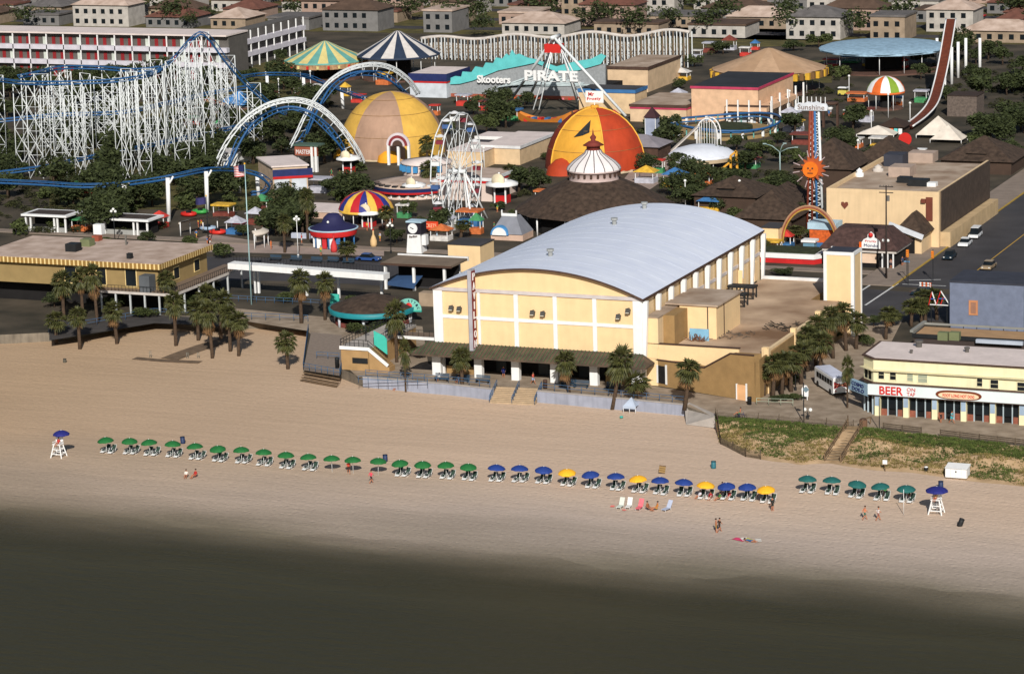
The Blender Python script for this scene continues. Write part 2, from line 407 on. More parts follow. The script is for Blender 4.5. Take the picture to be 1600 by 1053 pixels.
grassm = M('rough_grass', (92, 84, 44), .95, .3, .25, rgb2=(58, 56, 30), bump=.5)
for i, a in enumerate([[(77, 325), (420, 330), (470, 262), (400, 240), (77, 250)], [(60, 245), (400, 238), (420, 160), (200, 160), (60, 165)], [(330, 160), (480, 160), (470, 90), (350, 90)],
                       [(1000, 80), (1300, 70), (1300, 40), (1000, 40)], [(1230, 130), (1300, 130), (1300, 95), (1200, 95)]]):
    area('lawn', a, grassm, .012)
pinkpave = M('pink_paving', (158, 140, 130), .95, .12, .3)
for a in [[(250, 392), (600, 400), (600, 388), (420, 380), (330, 366)], [(1010, 300), (1085, 250), (1060, 240), (1000, 250), (975, 280)]]:
    area('pavement', a, pinkpave, .016)

# sea wall in lengths, with a gap for the stairs
wallm = M('sea_wall_blue_grey', (150, 154, 168), .9, .1, .6, stain=.2)
t = thing('sea_wall', 'long low blue grey sea wall below the pavilion promenade', 'sea wall', (*wallpts[0], ZS))
for a, b in ((0, 1), (1, 2), (3, 4), (4, 5)):
    p, q = wallpts[a], wallpts[b]
    d = (q - p).normalized(); nn = Vector((-d.y, d.x)) * .4
    MB().prism([p - nn * .3, q - nn * .3, q + nn * .7, p + nn * .7], ZS - .6, .12).build('wall_section', wallm, t)
    MB().prism([p - nn * .5, q - nn * .5, q + nn * .9, p + nn * .9], .12, .22).build('coping', concrete, t)
a_, b_ = g(1122, 670, ZS + .02), g(1072, 664, ZS + .02); c_ = g(1118, 652); e_ = wallpts[5]
structure(MB().sheet([(e_.x, e_.y, .1), (e_.x + .2, e_.y + 1.5, .1), (c_.x, c_.y + 1.0, .1), (c_.x, c_.y, .1), (a_.x, a_.y, ZS + .1), (b_.x, b_.y, ZS + .1)]).build('concrete_apron', concrete, origin=(c_.x, c_.y, 0)))
# promenade stairs
sa, sb = wallpts[2], wallpts[3]
t = thing('beach_stairs', 'wide concrete stairs leading from the promenade down to the sand', 'stairs', (*((sa + sb) / 2), ZS))
d = (sb - sa).normalized(); nn = Vector((d.y, -d.x))
N = 9
for i in range(N):
    z1 = -(i) * (-ZS) / N; o0 = nn * (-2.2 + i * .42); o1 = nn * (-2.2 + (i + 1) * .42 + .02)
    MB().prism([sa + o0, sb + o0, sb + o1, sa + o1], ZS - .4, z1 - .02 + (.03 if i == 0 else 0)).build('stair_tread', M('stair_concrete', (172, 150, 122), .95, .12, 1), t)
for f in (0, .5, 1):
    p = sa + (sb - sa) * f; mb = MB(); pr = []
    for k in range(6):
        q = p + nn * (-2.2 + k * .76); zz = ZS * k / 5 if k else 0
        mb.tube([(q.x, q.y, zz), (q.x, q.y, zz + 1.0)], .045, 5); pr.append((q.x, q.y, zz + 1.0))
    mb.tube(pr, .05, 5); mb.tube([(a[0], a[1], a[2] - .45) for a in pr], .035, 5)
    mb.build('handrail', railblue, t)

def rail(name, label, cat, pts, h=1.0, step=2.0, mat=railblue, r=.045, bars=2, group=None, z=0.0):
    """a run of railing: posts and rails along a polyline of world points"""
    P = [Vector((p[0], p[1], p[2] if len(p) > 2 else z)) for p in pts]
    t = thing(name, label, cat, P[0], group)
    first = None
    for a, b in zip(P[:-1], P[1:]):
        L_ = (b - a).length; n = max(1, round(L_ / step))
        for k in range(n + 1):
            q = a + (b - a) * (k / n)
            if first is None: first = MB().tube([q, q + Vector((0, 0, h))], r, 5).build('post', mat, t); q0 = q
            else:
                c = first.copy(); COL.objects.link(c); c.parent = t; c.location = q - q0
        for j in range(bars):
            zz = h - .03 - j * (h / (bars + .3))
            MB().beam(a + Vector((0, 0, zz)), b + Vector((0, 0, zz)), .07, .06).build('rail', mat, t)
    return t

w3 = [Vector((*p, .22)) for p in wallpts]
rail('railing', 'blue railing on the sea wall left of the beach stairs', 'railing', [w3[0] + Vector((.3, .3, 0)), w3[1] + Vector((0, .3, 0)), w3[2] + Vector((-.5, .3, 0))])
rail('railing', 'blue railing on the sea wall right of the beach stairs', 'railing', [w3[3] + Vector((.5, .3, 0)), w3[4] + Vector((0, .3, 0)), w3[5] + Vector((0, .3, 0))])
rail('railing', 'long dark blue railing along the sand at the far end of the boardwalk', 'railing', [(*p, 0) for p in bnd[1:7]], 1.1, 2.5)

# ---------------------------------------------------------------- the pavilion hall
W, D, EZ, AZ_ = 32.5, 55.0, 13.0, 3.5
pav = thing('pavilion_hall', 'huge cream dance hall with white pilasters and a curved pale metal roof', 'building', (0, 0, 0))
def arch_z(x): 
    R = ((W / 2) ** 2 + AZ_ ** 2) / (2 * AZ_); return EZ + sqrt(max(0, R * R - (x - W / 2) ** 2)) - (R - AZ_)
def lun(x0, x1, zb, dz, y, n=24):
    top = [(x0 + (x1 - x0) * i / n, y, arch_z(x0 + (x1 - x0) * i / n) - dz) for i in range(n + 1)]
    return top
# core mass behind the panels
mb = MB(); mb.box(.3, 3.2, 0, W - .3, D - .2, 4.9); mb.box(.3, .35, 4.9, W - .3, D - .2, EZ - .05)
mb.build('inner_wall', M('cream_wall_core', (196, 168, 120)), pav)
mb = MB(); n = 24; top = lun(.2, W - .2, 0, .25, .3, n)
vs = [(p[0], .22, EZ - .2) for p in top] + [(p[0], .22, p[2]) for p in top] + [(p[0], D - .22, EZ - .2) for p in top] + [(p[0], D - .22, p[2]) for p in top]
k = n + 1
mb.add(vs[:2 * k], [(i, i + 1, k + i + 1, k + i) for i in range(n)]); mb.build('gable_panel', cream, pav)
mb = MB(); mb.add(vs[2 * k:], [(i + 1, i, k + i, k + i + 1) for i in range(n)]); mb.build('gable_panel', cream, pav)
# roof shell
roofm = bpy.data.materials.new('curved_metal_roof'); roofm.use_nodes = True
def roofnodes():
    n = roofm.node_tree.nodes; l = roofm.node_tree.links; b = n['Principled BSDF']
    tc = n.new('ShaderNodeNewGeometry')
    a = n.new('ShaderNodeTexNoise'); a.inputs['Scale'].default_value = .25; a.inputs['Detail'].default_value = 7
    mp = n.new('ShaderNodeMapping'); mp.inputs['Scale'].default_value = (.5, 4, 1); mp.inputs['Rotation'].default_value = (0, 0, .0); l.new(tc.outputs['Position'], mp.inputs[0])
    c = n.new('ShaderNodeTexNoise'); c.inputs['Scale'].default_value = .35; c.inputs['Detail'].default_value = 8; l.new(mp.outputs[0], c.inputs['Vector'])
    l.new(tc.outputs['Position'], a.inputs['Vector'])
    ad = n.new('ShaderNodeMath'); ad.operation = 'ADD'; l.new(a.outputs['Fac'], ad.inputs[0]); l.new(c.outputs['Fac'], ad.inputs[1])
    r = n.new('ShaderNodeValToRGB'); l.new(ad.outputs[0], r.inputs[0]); ad.use_clamp = False
    mr = n.new('ShaderNodeMapRange'); l.new(ad.outputs[0], mr.inputs[0]); mr.inputs[1].default_value = .7; mr.inputs[2].default_value = 1.3; l.new(mr.outputs[0], r.inputs[0])
    r.color_ramp.elements[0].color = (*lin((204, 211, 228)), 1); r.color_ramp.elements[1].color = (*lin((218, 224, 236)), 1)
    l.new(r.outputs[0], b.inputs['Base Color']); b.inputs['Roughness'].default_value = .55; b.inputs['Specular IOR Level'].default_value = .4
    bp = n.new('ShaderNodeBump'); bp.inputs['Strength'].default_value = .12; bp.inputs['Distance'].default_value = .08; l.new(c.outputs['Fac'], bp.inputs['Height']); l.new(bp.outputs[0], b.inputs['Normal'])
roofnodes()
mb = MB(); n = 32; x0, x1, y0, y1 = -.35, W + .35, -.55, D + .3
ys_ = [y0 + (y1 - y0) * j / 10 for j in range(11)]
for (ya, yb) in zip(ys_[:-1], ys_[1:]):
    pts = [(x0 + (x1 - x0) * i / n) for i in range(n + 1)]
    zz = [arch_z(min(max(p, 0), W)) - (.12 if p < 0 or p > W else 0) for p in pts]
    vs = [(p, ya, z) for p, z in zip(pts, zz)] + [(p, yb, z) for p, z in zip(pts, zz)]
    mb.add(vs, [(i, i + 1, n + 2 + i, n + 1 + i) for i in range(n)], 0, True)
zz = [arch_z(min(max(p, 0), W)) - (.12 if p < 0 or p > W else 0) for p in pts]
mb.add([(p, y0, z - .002) for p, z in zip(pts, zz)] + [(p, y0, z - .3) for p, z in zip(pts, zz)] + [(p, y1, z) for p, z in zip(pts, zz)] + [(p, y1, z - .3) for p, z in zip(pts, zz)],
       [(n + 1 + i, n + 2 + i, i + 1, i) for i in range(n)] + [(2 * (n + 1) + i, 2 * (n + 1) + i + 1, 3 * (n + 1) + i + 1, 3 * (n + 1) + i) for i in range(n)]
       + [(n + 1 + i, 3 * (n + 1) + i, 3 * (n + 1) + i + 1, n + 2 + i) for i in range(n)]
       + [(0, 2 * (n + 1), 3 * (n + 1), n + 1), (n, 2 * n + 1, 4 * n + 3, 3 * n + 2)], 1)
mb.build('roof', [roofm, brown], pav)
# seams of the roof sheets: a shallow raised rib every few metres
mb = MB()
for y in [2 + 4.4 * j for j in range(12)]:
    pp = [(x, y, arch_z(min(max(x, 0), W)) + .015) for x in [W * i / 20 for i in range(21)]]
    for a, b in zip(pp[:-1], pp[1:]): mb.beam(a, b, .06, .01)
mb.build('roof_seam', roofm, pav, kind='stuff')
for (xx, yy) in ((860, 400), (960, 351), (1007, 326)):
    d_ = ray(xx, yy); lo, hi = 300, 700
    for _ in range(40):
        md = (lo + hi) / 2; P = CAM + d_ * md
        if P.z > (arch_z(min(max(P.x, 0), W))): lo = md
        else: hi = md
    v = MB().cyl((P.x, P.y, P.z - .3), .35, 1.0, 10); v.cyl((P.x, P.y, P.z + .7), .55, .35, 10)
    v.build('roof_vent', M('zinc', (150, 152, 150), .5), pav)
# front elevation
fx = lambda f: f * W
cols = [(0, 65), (322, 340), (585, 615), (865, 893), (1145, 1173), (1428, 1493)]
midz = 9.0 - .35
zb, zt = 4.6, EZ - .55
for i, (a, b) in enumerate(cols):
    B(fx(a / 1493), 0, 0 if i in (0, 5) else zb, fx(b / 1493), .5, zt).build('pilaster', white, pav)
for i in range(5):
    xa, xb = fx(cols[i][1] / 1493), fx(cols[i + 1][0] / 1493)
    B(xa, .05, midz - .25, xb, .45, midz + .25).build('cross_band', white, pav)
    B(xa + .02, .18, zb, xb - .02, .34, midz - .26).build('wall_panel', cream, pav)
    B(xa + .02, .18, midz + .26, xb - .02, .34, zt).build('wall_panel', cream, pav)
B(-.05, -.06, zt, W + .05, .5, zt + .5).build('eaves_beam', M('pale_grey_beam', (196, 188, 186)), pav)
# floodlights in pairs
fl = M('floodlight_grey', (72, 70, 66), .5)
for q, (xx, yy) in enumerate([(707, 481), (719.5, 482.5), (834, 488.5), (850, 490), (968, 494.5), (983, 485.5)]):
    d_ = ray(xx, yy); t_ = (.1 - CAM.y) / d_.y; P = CAM + d_ * t_
    m_ = MB(); m_.beam(P + Vector((0, .15, .35)), P + Vector((0, -.7, .45)), .1); 
    m_.beam(P + Vector((-.32, -.5, .05)), P + Vector((.32, -.5, .05)), .5, .62, up=(0, .5, 1))
    f_ = m_.build('floodlight', fl, pav)
    MB().beam(P + Vector((-.26, -.78, -.02)), P + Vector((.26, -.78, -.02)), .06, .46, up=(0, .5, 1)).build('lamp_glass', M('lamp_glass', (190, 186, 170), .3), f_)
# blade sign
SX = fx(322 / 1493) - .15
P0 = Vector((SX, -1.9, 3.9)); zT = EZ + 3.1
B(SX - .38, -2.1, 4.2, SX + .2, -.62, zT).build('blade_sign', M('sign_grey', (168, 166, 172)), pav)
B(SX + .21, -2.0, 4.5, SX + .26, -.7, zT - .2).build('sign_face', M('sign_maroon', (120, 40, 36)), pav)
for k_, ch in enumerate('PAVILION'):
    zc = zT - .55 - k_ * 1.42 - 1.0
    text(ch, 'sign_letter', (SX + .29, -1.75 if ch != 'I' else -1.5, zc), (0, 1, 0), (0, 0, 1), 1.1, white, pav, width=.85 if ch != 'I' else .3, depth=.04, bold=.02)
# ribbed awning along the front
am = M('awning_brown', (92, 76, 62), .8, .2, .8, rgb2=(62, 56, 48)); ag = M('awning_green_rib', (74, 88, 62), .7)
ax0, ax1, ay, az0, az1 = -2.6, W + 1.6, -3.3, 3.55, 4.75
mb = MB(); mb.add([(ax0, ay, az0), (ax1, ay, az0), (ax1 - 1.6, -.02, az1), (ax0 + 1.6, -.02, az1), (ax0, ay, az0 - .25), (ax1, ay, az0 - .25), (ax1, .4, az0 - .25), (ax0, .4, az0 - .25), (ax1, .4, az0), (ax0, .4, az0)],
                  [(0, 1, 2, 3), (4, 5, 1, 0), (5, 6, 8, 1), (1, 8, 2), (4, 0, 9, 7), (0, 3, 9), (7, 6, 5, 4)])
mb.build('awning', am, pav)
rib = None; nr = 62
for i in range(nr):
    xa = ax0 + .3 + (ax1 - ax0 - .6) * i / (nr - 1); f = max(0, min(1, (xa - ax0) / 1.6, (ax1 - xa) / 1.6))
    if rib is None or f < 1:
        MB().beam((xa, ay, az0 + .05), (xa, ay + 3.25 * f, az0 + .05 + 1.2 * f), .12, .1).build('awning_rib', ag, pav); 
        if f >= 1: rib = True
    else:
        if rib is True: rib = MB().beam((xa, ay, az0 + .05), (xa, ay + 3.25, az0 + 1.25), .12, .1).build('awning_rib', ag, pav); rx = xa
        else:
            c = rib.copy(); COL.objects.link(c); c.parent = pav; c.location = (xa - rx, 0, 0)
# arcade columns and dark interior
for i, xa in enumerate([.05, 7.0, 13.6, 19.7, 25.9, W - 1.3]):
    xa = fx(cols[i][0] / 1493) if i in (0, 5) else fx(sum(cols[i]) / 2 / 1493) - .5
    B(xa, -1.2, 0, xa + (1.2 if i not in (0, 5) else 1.35), -.35, az0 - .22).build('arcade_column', white, pav)
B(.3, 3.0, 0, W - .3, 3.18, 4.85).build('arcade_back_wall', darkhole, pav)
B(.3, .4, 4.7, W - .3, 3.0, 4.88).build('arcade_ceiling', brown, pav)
B(1.5, .6, 0, 6.8, .8, 1.1).build('counter', tan, pav)
B(26.5, .6, 0, 31, .8, 1.3).build('counter', tan, pav)
B(26.6, 1.0, 1.3, 31, 1.2, 1.6).build('counter_shelf', M('orange_shelf', (190, 140, 84)), pav)
for xa in (8.5, 11, 15.2, 17.4, 21.5, 23.9):
    MB().box(xa, 2.8, .05, xa + 1.6, 2.95, 2.6).build('doorway', M('door_glass', (40, 46, 50), .3), pav)
# side elevation: tapered white fins, recessed cream panels
nb = 10
for i in range(nb + 1):
    y = .25 + (D - .9) * i / nb
    MB().add([(W, y, 0), (W + .15, y, 0), (W + .75, y, EZ - .6), (W, y, EZ - .6), (W, y + .55, 0), (W + .15, y + .55, 0), (W + .75, y + .55, EZ - .6), (W, y + .55, EZ - .6)],
             [(0, 1, 2, 3), (7, 6, 5, 4), (1, 5, 6, 2), (3, 2, 6, 7), (0, 3, 7, 4)]).build('side_fin', white, pav)
    if i < nb:
        ya, yb = y + .57, y + (D - .9) / nb - .02
        B(W - .5, ya, 0, W - .28, yb, 9.0).build('side_panel', creamL, pav)
        B(W - .5, ya, 9.5, W - .28, yb, EZ - .1).build('side_panel', creamL, pav)
        B(W - .5, ya, 9.0, W - .16, yb, 9.5).build('cross_band', M('pale_grey_beam'), pav)
B(W - .4, .2, EZ - .58, W + .3, D - .2, EZ - .2).build('eaves_beam', brown, pav)
for f in (.79, .9):
    B(W - .2, D * f, 5.6, W + .5, D * f + 1.9, 8.6).build('side_hatch', cream, pav)
B(W - .3, D * .365, 6.6, W - .2, D * .365 + 2.6, 8.4).build('side_window', darkhole, pav)

# ---------------------------------------------------------------- low wing with the flat roof
RZ = 5.5
wing = thing('flat_roofed_wing', 'low tan wing with a stained gravel roof beside the dance hall', 'building', (41, 10, 0))
FY = 1.0
B(W + .8, FY + .4, 0, 50.4, 39, RZ).build('wall', tan, wing); B(W + .8, 39.01, 0, 45.5, 53, RZ).build('wall', tan, wing)
rm = M('stained_gravel_roof', (204, 178, 150), .95, .2, .09, rgb2=(118, 90, 66), bump=.4)
structure_roof = MB().sheet([(W + .8, FY + .5, RZ + .02), (50.3, FY + .5, RZ + .02), (50.3, 38.9, RZ + .02), (45.4, 38.9, RZ + .02), (45.4, 53, RZ + .02), (W + .8, 53, RZ + .02)]).build('roof', rm, wing)
B(50.0, FY + .5, RZ - .6, 50.5, 34, RZ + .45).build('parapet', creamL, wing)
for y in (FY, 14.3, 26.5):
    B(49.9, y, RZ - 2, 50.7, y + .9, RZ + 1.0).build('parapet_pier', cream, wing)
B(W + .8, 52.6, RZ, 45.6, 53, RZ + .5).build('parapet', M('pale_coping', (214, 214, 214)), wing)
B(W + .05, FY + .1, 0, 46.5, FY + .6, RZ + .6).build('front_parapet', cream, wing)
B(W + .05, FY + .0, RZ + .6, 46.6, FY + .7, RZ + .7).build('coping', brown, wing)
# tan front wall with stepped, sloping top
fp0 = g(1012, 600); fp1 = g(1180, 628); 
def fw(px_, y_):
    d_ = ray(px_, y_); a = fp0; b = fp1; nv = Vector((-(b.y - a.y), b.x - a.x, 0)); t_ = (a - CAM).dot(nv) / d_.dot(nv); return CAM + d_ * t_
pts = [fw(1012, 600), fw(1180, 628), fw(1178, 556), fw(1141, 553), fw(1100, 575), fw(1060, 567), fw(1021, 562)]
nv = Vector((-(fp1.y - fp0.y), fp1.x - fp0.x, 0)).normalized()
bk = [p + nv * 1.2 for p in pts]; k = len(pts)
MB().add(pts + bk, [tuple(range(k)), tuple(reversed(range(k, 2 * k)))] + [(i, k + i, k + (i + 1) % k, (i + 1) % k) for i in range(k)]).build('front_wall', tan, wing)
MB().tube([p + Vector((0, 0, .05)) for p in pts[2:]], .14, 4).build('wall_coping', brown, wing)
P1 = fw(1180, 628); 
MB().prism([(P1.x, P1.y), (50.5, FY), (50.5, FY + 14), (P1.x + .2, FY + 2)], 0, 5.6).build('side_wall', tan, wing)
B(50.2, FY - .2, 0, 51.0, FY + .7, RZ + .9).build('corner_pier', cream, wing)
q = fw(1040, 605)
dx = (fp1 - fp0).normalized()
def wallpanel(xa, xb, yb_, yt_, name, mat, off=-.05, th=.1):
    a, b = fw(xa, yb_[0]), fw(xb, yb_[1]); z1 = fw(xa, yt_).z; o = nv * off
    MB().add([a + o, b + o, Vector((b.x, b.y, z1)) + o, Vector((a.x, a.y, z1)) + o] + [p + o + nv * th for p in (a, b, Vector((b.x, b.y, z1)), Vector((a.x, a.y, z1)))],
             [(0, 1, 2, 3), (0, 3, 7, 4), (1, 5, 6, 2), (3, 2, 6, 7)]).build(name, mat, wing)
wallpanel(1029, 1041, (598, 600), 571, 'door', darkhole, -.08)
wallpanel(1027, 1029.3, (598, 598), 570, 'door_frame', white, -.14)
wallpanel(1040.5, 1043, (600, 601), 570, 'door_frame', white, -.14)
wallpanel(1153, 1167, (627, 629), 600, 'poster_board', M('peach_board', (232, 180, 130)), -.2, .15)
wallpanel(1151.5, 1153.4, (628, 629), 599, 'board_frame', white, -.22, .15)
wallpanel(1166.5, 1168.4, (628, 629), 599, 'board_frame', white, -.22, .15)
# upper blocks on the wing
B(33.3, 3.2, RZ, 36.2, 14.5, 9.9).build('stair_block', tan, wing)
B(W + .2, 1.4, RZ - .2, 33.4, 14.5, 9.9).build('stair_block_front', cream, wing)
B(W + .1, 1.0, 4, 34.4, 1.4, 9.9).build('stair_block_wall', cream, wing)
B(34.4, 1.0, RZ, 34.5, 13.8, 9.8).build('stair_block_side', creamL, wing)
B(W + .1, .9, 9.9, 34.6, 14.5, 10.05).build('stair_block_roof', roofgrey, wing)
sb = (35.0, 8.8, 40.6, 19.5); ST = 10.3
B(sb[0], sb[1], RZ, sb[2], sb[3], ST).build('stage_block', cream, wing)
B(sb[0] - 1.9, sb[1] + 2.5, RZ, sb[0], sb[3], ST - .05).build('stage_block', creamL, wing)
B(sb[0] - 2.1, sb[1] - .3, ST, sb[2] + .3, sb[3] + .2, ST + .25).build('stage_roof', roofgrey, wing)
B(sb[2] - 1.4, sb[1] - .06, RZ, sb[2] - 1.25, sb[1], ST).build('downpipe', brown, wing)
B(sb[2] + .01, sb[1] + 3.2, RZ, sb[2] + .1, sb[1] + 3.35, ST).build('downpipe', brown, wing)

# dark steel frames on the wing's roof
def roof_frame(cx, cy, z, w, d, h, label):
    t = thing('roof_frame', label, 'steel frame', (cx, cy, z), 'steel frames on the wing roof')
    for sx in (0, .33, .66, 1):
        for sy in (0, 1):
            B(cx + sx * w - .09, cy + sy * d - .09, z, cx + sx * w + .09, cy + sy * d + .09, z + h).build('leg', black, t)
    MB().box(cx - .2, cy - .2, z + h, cx + w + .2, cy + d + .2, z + h + .3).build('deck', black, t)
    B(cx - .1, cy - .1, z + .05, cx + w + .1, cy + .1, z + .2).build('base_rail', black, t)
    return t
q = g(1122, 478, RZ); roof_frame(q.x, q.y, RZ, 4.2, 1.6, 1.7, 'nearer black steel frame standing on the wing roof')
q = g(1139, 466, RZ); roof_frame(q.x, q.y, RZ, 3.9, 1.6, 1.7, 'farther black steel frame against the dance hall side')
# clutter on the roof
q = g(1078, 531, RZ)
t = tag(B(q.x, q.y - .1, RZ, q.x + 2.9, q.y + .1, RZ + 1.7).build('painted_panel', M('sky_blue_panel', (128, 178, 206)), origin=(q.x, q.y, RZ)), 'pale blue painted board leaning on the stage block wall', 'board')
mb = MB()
random.seed(3)
for k in range(26):
    a = Vector((q.x + .4 + random.random() * 2, q.y - .5 - random.random() * .5, RZ + .03)); b = a + Vector((random.uniform(-1, 1), random.uniform(-.4, .4), random.uniform(.1, 1.1)))
    mb.beam(a, b, .08)
mb.build('scrap_pile', M('rust_scrap', (112, 78, 56)), origin=(q.x, q.y, RZ), kind='stuff')
for k in range(4):
    lbk = ['leftmost pale sack of the row by the blue board', 'second pale sack of the row by the blue board', 'third pale sack of the row by the blue board', 'pale sack touching the blue board'][k]
    P = (q.x - 3.4 + k * .75, q.y - .4, RZ)
    s_ = MB().sphere((P[0], P[1], RZ + .3), .42, 8, zs=.8).build('sack', M('pale_sack', (206, 196, 190)), origin=P)
    tag(s_, lbk, 'sack', 'sacks on the wing roof')
mb = MB(); q = g(1225, 515, RZ)
for k in range(40):
    a = Vector((q.x + random.uniform(-2.4, 1.2), q.y + random.uniform(-1.5, 4), RZ + .03)); b = a + Vector((random.uniform(-1.2, 1.2), random.uniform(-.8, .8), random.uniform(0, .5)))
    mb.beam(a, b, .1)
mb.build('scrap_heap', M('dark_scrap', (58, 52, 44)), origin=(q.x, q.y, RZ), kind='stuff')
mb = MB(); q = g(1150, 525, RZ)
for k in range(50):
    a = Vector((q.x + random.uniform(-3, 2.5), q.y + random.uniform(-3, 3), RZ + .03)); b = a + Vector((random.uniform(-1, 1), random.uniform(-.8, .8), random.uniform(0, .35)))
    mb.beam(a, b, .07)
mb.build('scrap_heap', M('grey_scrap', (96, 86, 76)), origin=(q.x, q.y, RZ), kind='stuff')
# tall cream tower at the end of the wing
q = g(1287, 468, RZ); x0, y0 = q.x, q.y; z1 = hgt(q, 393); x1 = x0 + xlen(q, 1334, z1); y1 = y0 + max(3.0, ylen((x1, y0), 1347, z1))
t = thing('square_tower', 'tall square cream tower with white corner trim and a dark flat top', 'tower', (x0, y0, 0))
B(x0 + .1, y0 + .1, 0, x1 - .1, y1 - .1, z1 - .1).build('wall', cream, t)
for (a, b) in ((x0, y0), (x1 - .5, y0), (x1 - .5, y1 - .5), (x0, y1 - .5)): B(a, b, 0, a + .5, b + .5, z1).build('corner_trim', white, t)
B(x0 + .5, y0, z1 - .5, x1 - .5, y0 + .3, z1).build('top_trim', white, t); B(x1 - .3, y0 + .5, z1 - .5, x1, y1 - .5, z1).build('top_trim', white, t)
B(x0 + .3, y0 + .3, z1 - .05, x1 - .3, y1 - .3, z1 + .05).build('tower_roof', M('dark_tar', (56, 58, 68)), t)
# ---------------------------------------------------------------- palms and trees
palm_g = M('palm_frond', (80, 80, 42), .6, .35, 1.5, rgb2=(44, 50, 26)); palm_d = M('dead_frond', (118, 88, 56), .8, .3, 2)
trunkm = M('palm_trunk', (80, 64, 50), .95, .25, 3, bump=.5)
def palm_proto(h, seed, lean=.1, dead=12, r=1.75):
    rnd = random.Random(seed)
    t = thing('palm_tree', 'palm', 'palm tree', (0, 0, 0), 'cabbage palms')
    ld = rnd.random() * 6.28
    pts = [(cos(ld) * lean * h * (k / 6) ** 1.5, sin(ld) * lean * h * (k / 6) ** 1.5, h * k / 6 - (.3 if k == 0 else 0)) for k in range(7)]
    MB().tube(pts, .3, 8, r2=.24).build('trunk', trunkm, t)
    top = Vector(pts[-1]); mb = MB(); md = MB()
    for k in range(46):
        a = k * 2.4 + rnd.random() * .4; el = radians(70 - 120 * (k / 46) + rnd.uniform(-14, 14))
        d = Vector((cos(a) * cos(el), sin(a) * cos(el), sin(el))); pl = r * rnd.uniform(.4, .56) * (.8 if el > .8 else 1)
        e = top + d * pl + Vector((0, 0, -.12 * pl)); mb.beam(top, e, .05, .03)
        for q in range(7):
            fa = (q - 3) * .36; sdv = d.cross(Vector((0, 0, 1)))
            if sdv.length < .1: sdv = Vector((1, 0, 0))
            sdv.normalize(); dd = d * cos(fa) + sdv * sin(fa)
            mb.blade(e, dd, r * rnd.uniform(.48, .66), .24, .3 + .2 * (1 - max(0, sin(el))))
    for k in range(dead):
        a = rnd.random() * 6.28; el = radians(rnd.uniform(-75, -40)); d = Vector((cos(a) * cos(el), sin(a) * cos(el), sin(el)))
        e = top + d * .45 - Vector((0, 0, rnd.random() * (1.3 if dead > 20 else .4)))
        for q in range(5):
            fa = (q - 2) * .3; sdv = d.cross(Vector((0, 0, 1))).normalized(); md.blade(e, d * cos(fa) + sdv * sin(fa), r * .62, .22, .25)
    mb.build('crown', palm_g, t)
    if dead: md.build('dead_frond_skirt', palm_d, t)
    return t
PP = {}
def palm(x, yb, ytop, label, kind=0, h0=0.0, xt=None):
    """base seen at (x, yb), middle of the crown at row ytop"""
    P = g(x, yb, h0); h = hgt(P, ytop) - h0
    o = palm_(P, h, label, kind)
    if xt is not None: o.rotation_euler = (0, atan2((xt - x) / 10.6, h), 0)
    return o
def palm_(P, h, label, key):
    kind = key
    if key not in PP:
        PP[key] = palm_proto([4.0, 5.2, 4.6, 4.2][key], 11 + key, [.05, .1, .02, .16][key], [14, 30, 12, 14][key], [1.85, 1.8, 1.7, 1.9][key]); o = PP[key]; o['used'] = 1; first = True
        hh = [4.0, 5.2, 4.6, 4.2][key]; o.location = P; o.rotation_euler.z = random.random() * 6; o.scale = (1, 1, h / hh) if .75 < h / hh < 1.3 else (min(1.1, max(.8, h / hh)),) * 2 + (h / hh,); o['label'] = label; del o['used']; return o
    hh = [4.0, 5.2, 4.6, 4.2][key]; s = h / hh; k_ = random.uniform(.92, 1.08)
    return dup(PP[key], P, random.random() * 6, label, (k_, k_, s))
random.seed(21)
palm(450, 577, 531, 'single short palm alone on open sand left of the wooden deck', 0, ZS)
